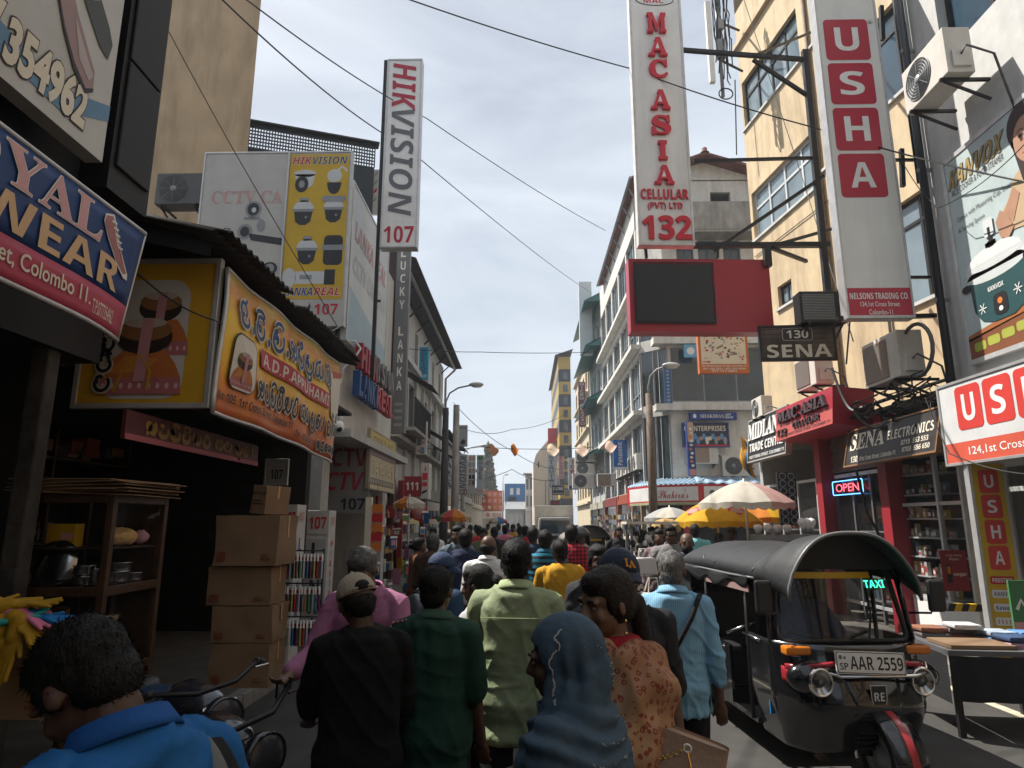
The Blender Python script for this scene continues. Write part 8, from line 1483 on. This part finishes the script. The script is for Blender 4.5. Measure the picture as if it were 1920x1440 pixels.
# corner pavilion of the gift shop: fascia boards around the corner and a blue sheet roof
PV = thing('shop_pavilion', 'gift shop canopy with a red-edged white fascia and blue corrugated roof on the corner', 'shop canopy', (4.3, 25.3, 0)); pts = [(-.0, 3.0), (.55, .85), (2.2, .0), (6.2, -.1)]
for i, (a_, b_) in enumerate(zip(pts, pts[1:])):
    A3, B3 = Vector((a_[0], a_[1], 0)), Vector((b_[0], b_[1], 0)); d_ = B3 - A3; ln = d_.length; fo = bpy.data.objects.new('fascia', None); COL.objects.link(fo); fo.parent = PV; fo.location = A3 + Vector((0, 0, 2.45)); fo.rotation_euler = (0, 0, math.atan2(d_.y, d_.x)); fo.empty_display_size = .2
    MB().box(0, ln, 0, .08, 0, .75, SW).build('panel', fo); a = Art(-.002, ln, .75); a.rect(0, .9, 1, 1, SR, 1); a.rect(0, .13, 1, .2, SR, 1); a.rect(0, 0, 1, .13, flat((.36, .38, .22)), 1); a.rect(0, 0, .22 / ln, 1, SR, 2)
    if i == 1: a.text("Shakira's", .18, .32, .62, .46, SR, 'sc', 2); a.ell(.11, .58, .04, .14, SDG, 2)
    if i == 2: a.ell(.13, .58, .025, .14, SDG, 2); a.text('S', .20, .3, .06, .45, SR, 'sc', 2); a.text('A', .34, .3, .05, .4, SDG, 'b', 2)
    a.build('lettering', fo)
m = MB(); RB_ = M('blue_corrugated', (.30, .42, .54), .5, .2, noise=.1, dirt=.4)
for a_, b_ in zip(pts, pts[1:]): m.grid(lambda u_, v_: (a_[0] + (b_[0] - a_[0]) * u_ + (1.3 if a_[0] > 1 else 1.0) * v_ * (.3 if a_[0] > 1 else 1), a_[1] + (b_[1] - a_[1]) * u_ + 2.1 * v_, 3.22 + .42 * v_ + .03 * math.sin(u_ * 60)), 90, 2, RB_)
m.build('roof', PV, thick=.01); MB().box(.9, 6, 1.5, 1.6, 0, 2.45, DARKIN).box(1.9, 2.3, 1.3, 1.49, 0, 2.45, flat((.42, .03, .04))).build('shop_front', PV)
t = thing('flag', 'yellow and orange flag hanging beside the black trade centre sign', 'flag', PY(1392, 880, 16.5)); MB().grid(lambda a, b: (.30 * a + .04 * math.sin(b * 7), .05 * math.sin(a * 6 + b * 4), .85 * (1 - b) - .25 * a), 8, 14, flat((.60, .30, .02))).grid(lambda a, b: (.10 + .10 * a + .04 * math.sin(b * 7), -.012 + .05 * math.sin((.33 + a * .33) * 6 + b * 4), .80 * (1 - b) - .25 * (.33 + a * .33)), 4, 14, flat((.05, .2, .45))).build('cloth', t, thick=.004)
# ---- bags
BGm = M('tan_leather', (.30, .205, .15), .5, noise=.08, bump=.2, bscale=60)
hb = PY(1196, 1398, 2.2); HBG = thing('handbag', 'tan leather handbag with a gold chain held by the person in the floral drape', 'handbag', hb + Vector((0, 0, -.10)), R(-12)); HBG.rotation_euler = (0, R(16), R(-14)); m = MB()
def bagp(a_, b_): q_ = a_ * 2 * PI; k_ = .78 + .22 * (1 - b_); return ((.125 + .01 * (1 - b_)) * math.copysign(abs(math.cos(q_)) ** .5, math.cos(q_)) + .10, (.055 * k_ + .012 * math.sin(b_ * 5)) * math.copysign(abs(math.sin(q_)) ** .6, math.sin(q_)) - .004 * math.sin(a_ * 40) * (1 - b_), -.06 + .24 * b_)
m.grid(bagp, 40, 14, BGm, True, True).add([bagp(i / 40, 0) for i in range(40)], [list(range(40))[::-1]], BGm).add([bagp(i / 40, .97) for i in range(40)], [list(range(40))], BGm).build('bag_body', HBG)
m = MB()
for i in range(16): f = i / 15; m.lathe([(.006, -.0015), (.0075, 0), (.006, .0015), (.0045, 0), (.006, -.0015)], MATS['gold'], (.0 + .10 * f, -.062, .105 + .05 * f - .02 * math.sin(PI * f)), 8, Matrix.Rotation(R(90 * (i % 2)), 4, 'X'))
for c_ in ((-.008, -.062, .10), (.108, -.062, .158)): m.lathe([(.010, -.002), (.014, 0), (.010, .002), (.007, 0), (.010, -.002)], SW, c_, 14, Matrix.Rotation(R(90), 4, 'X'))
m.tube([(.11, -.062, .15), (.13, -.064, .11), (.135, -.064, .09)], .003, MATS['gold'], 5).ball((.137, -.064, .08), .007, SW, 8).build('chain', HBG)
WH = thing('handbag', 'white handbag carried by the person in the grey shirt', 'handbag', PY(1210, 1078, 8.2), R(10)); m = MB(); m.prism([(-.15, 0), (.15, 0), (.12, .2), (-.12, .2)], -.05, .05, flat((.62, .58, .56))); m.build('bag_body', WH, bevel=.02); MB().tube([(-.08, 0, .19), (-.06, 0, .3), (.06, 0, .3), (.08, 0, .19)], .010, flat((.62, .58, .56)), 6).build('handle', WH)
PBg = thing('paper_bag', 'white carrier bag hanging low behind the blue striped shirt', 'bag', PY(1226, 1112, 7.6), 0); MB().prism([(-.10, -.35), (.10, -.35), (.12, 0), (-.12, 0)], -.05, .05, flat((.62, .62, .60))).build('bag_body', PBg); MB().tube([(-.06, 0, 0), (-.04, 0, .16), (.04, 0, .16), (.06, 0, 0)], .006, SW, 5).build('handle', PBg)
u_ = p1['u']; SB1 = thing('shoulder_bag_strap', 'black and grey webbing strap over the shoulder of the blue polo', 'bag strap', p1['t'].location, p1['t'].rotation_euler[2]); SB1.scale = p1['t'].scale
bv = None
for nm, x0, x1, mm in (('webbing', -.045, .045, SHK('strap_black', (.012, .012, .013))), ('stripe', -.016, .016, SHK('strap_grey', (.12, .125, .125)))):
    m = MB(); off = .016 if nm == 'webbing' else .022
    path = [u_(.125, .13, 1.18), u_(.125, .115 + off, 1.30), u_(.125, .07 + off, 1.40), u_(.125, .0, 1.445 + off), u_(.125, -.07 - off, 1.40 + off * .5), u_(.13, -.12 - off, 1.30), u_(.13, -.13 - off, 1.18), u_(.12, -.13 - off, 1.0)]
    vs = [Vector((p_.x + x, p_.y, p_.z)) for p_ in path for x in (x0, x1)]; m.add(vs, [(2 * i, 2 * i + 1, 2 * i + 3, 2 * i + 2) for i in range(len(path) - 1)], mm, True); m.build(nm, SB1, thick=.006, sub=2)
BR = thing('bracelet', 'thin silver bracelet on the wrist at the lower left corner', 'bracelet', p1['t'].location, p1['t'].rotation_euler[2]); BR.scale = p1['t'].scale; s0, e, w, d, up = p1['J']['L']; sd_ = d.cross(up).normalized(); MB().tube([w - d * .01 + sd_ * .034 * math.cos(a) + up * .034 * math.sin(a) for a in [2 * PI * i / 20 for i in range(20)]], .004, CHR, 6, True).build('band', BR)

t = thing('step_edge', 'black and yellow striped step edge at the shop door on the right', 'step', PY(1776, 1146, 8.9), R(-8)); m = MB()
for i in range(8): m.prism([(i * .08, 0), (i * .08 + .08, 0), (i * .08 + .12, .09), (i * .08 + .04, .09)], 0, .1, (SK, flat((.6, .38, .02)))[i % 2])
m.build('nosing', t)
# ================================================================== thin warm-season haze over the whole street
hz = bpy.data.materials.new('haze'); hz.use_nodes = True; ht = hz.node_tree
for n_ in list(ht.nodes):
    if n_.type == 'BSDF_PRINCIPLED': ht.nodes.remove(n_)
pv = ht.nodes.new('ShaderNodeVolumePrincipled'); pv.inputs['Color'].default_value = (.86, .92, 1, 1); pv.inputs['Density'].default_value = .0011; pv.inputs['Anisotropy'].default_value = .2
ht.links.new(pv.outputs[0], [n_ for n_ in ht.nodes if n_.type == 'OUTPUT_MATERIAL'][0].inputs['Volume'])
tag(MB().box(-310, 310, -70, 410, -1, 26, hz).build('haze'), 'thin pale haze filling the street and softening its far end', 'haze', kind='stuff')
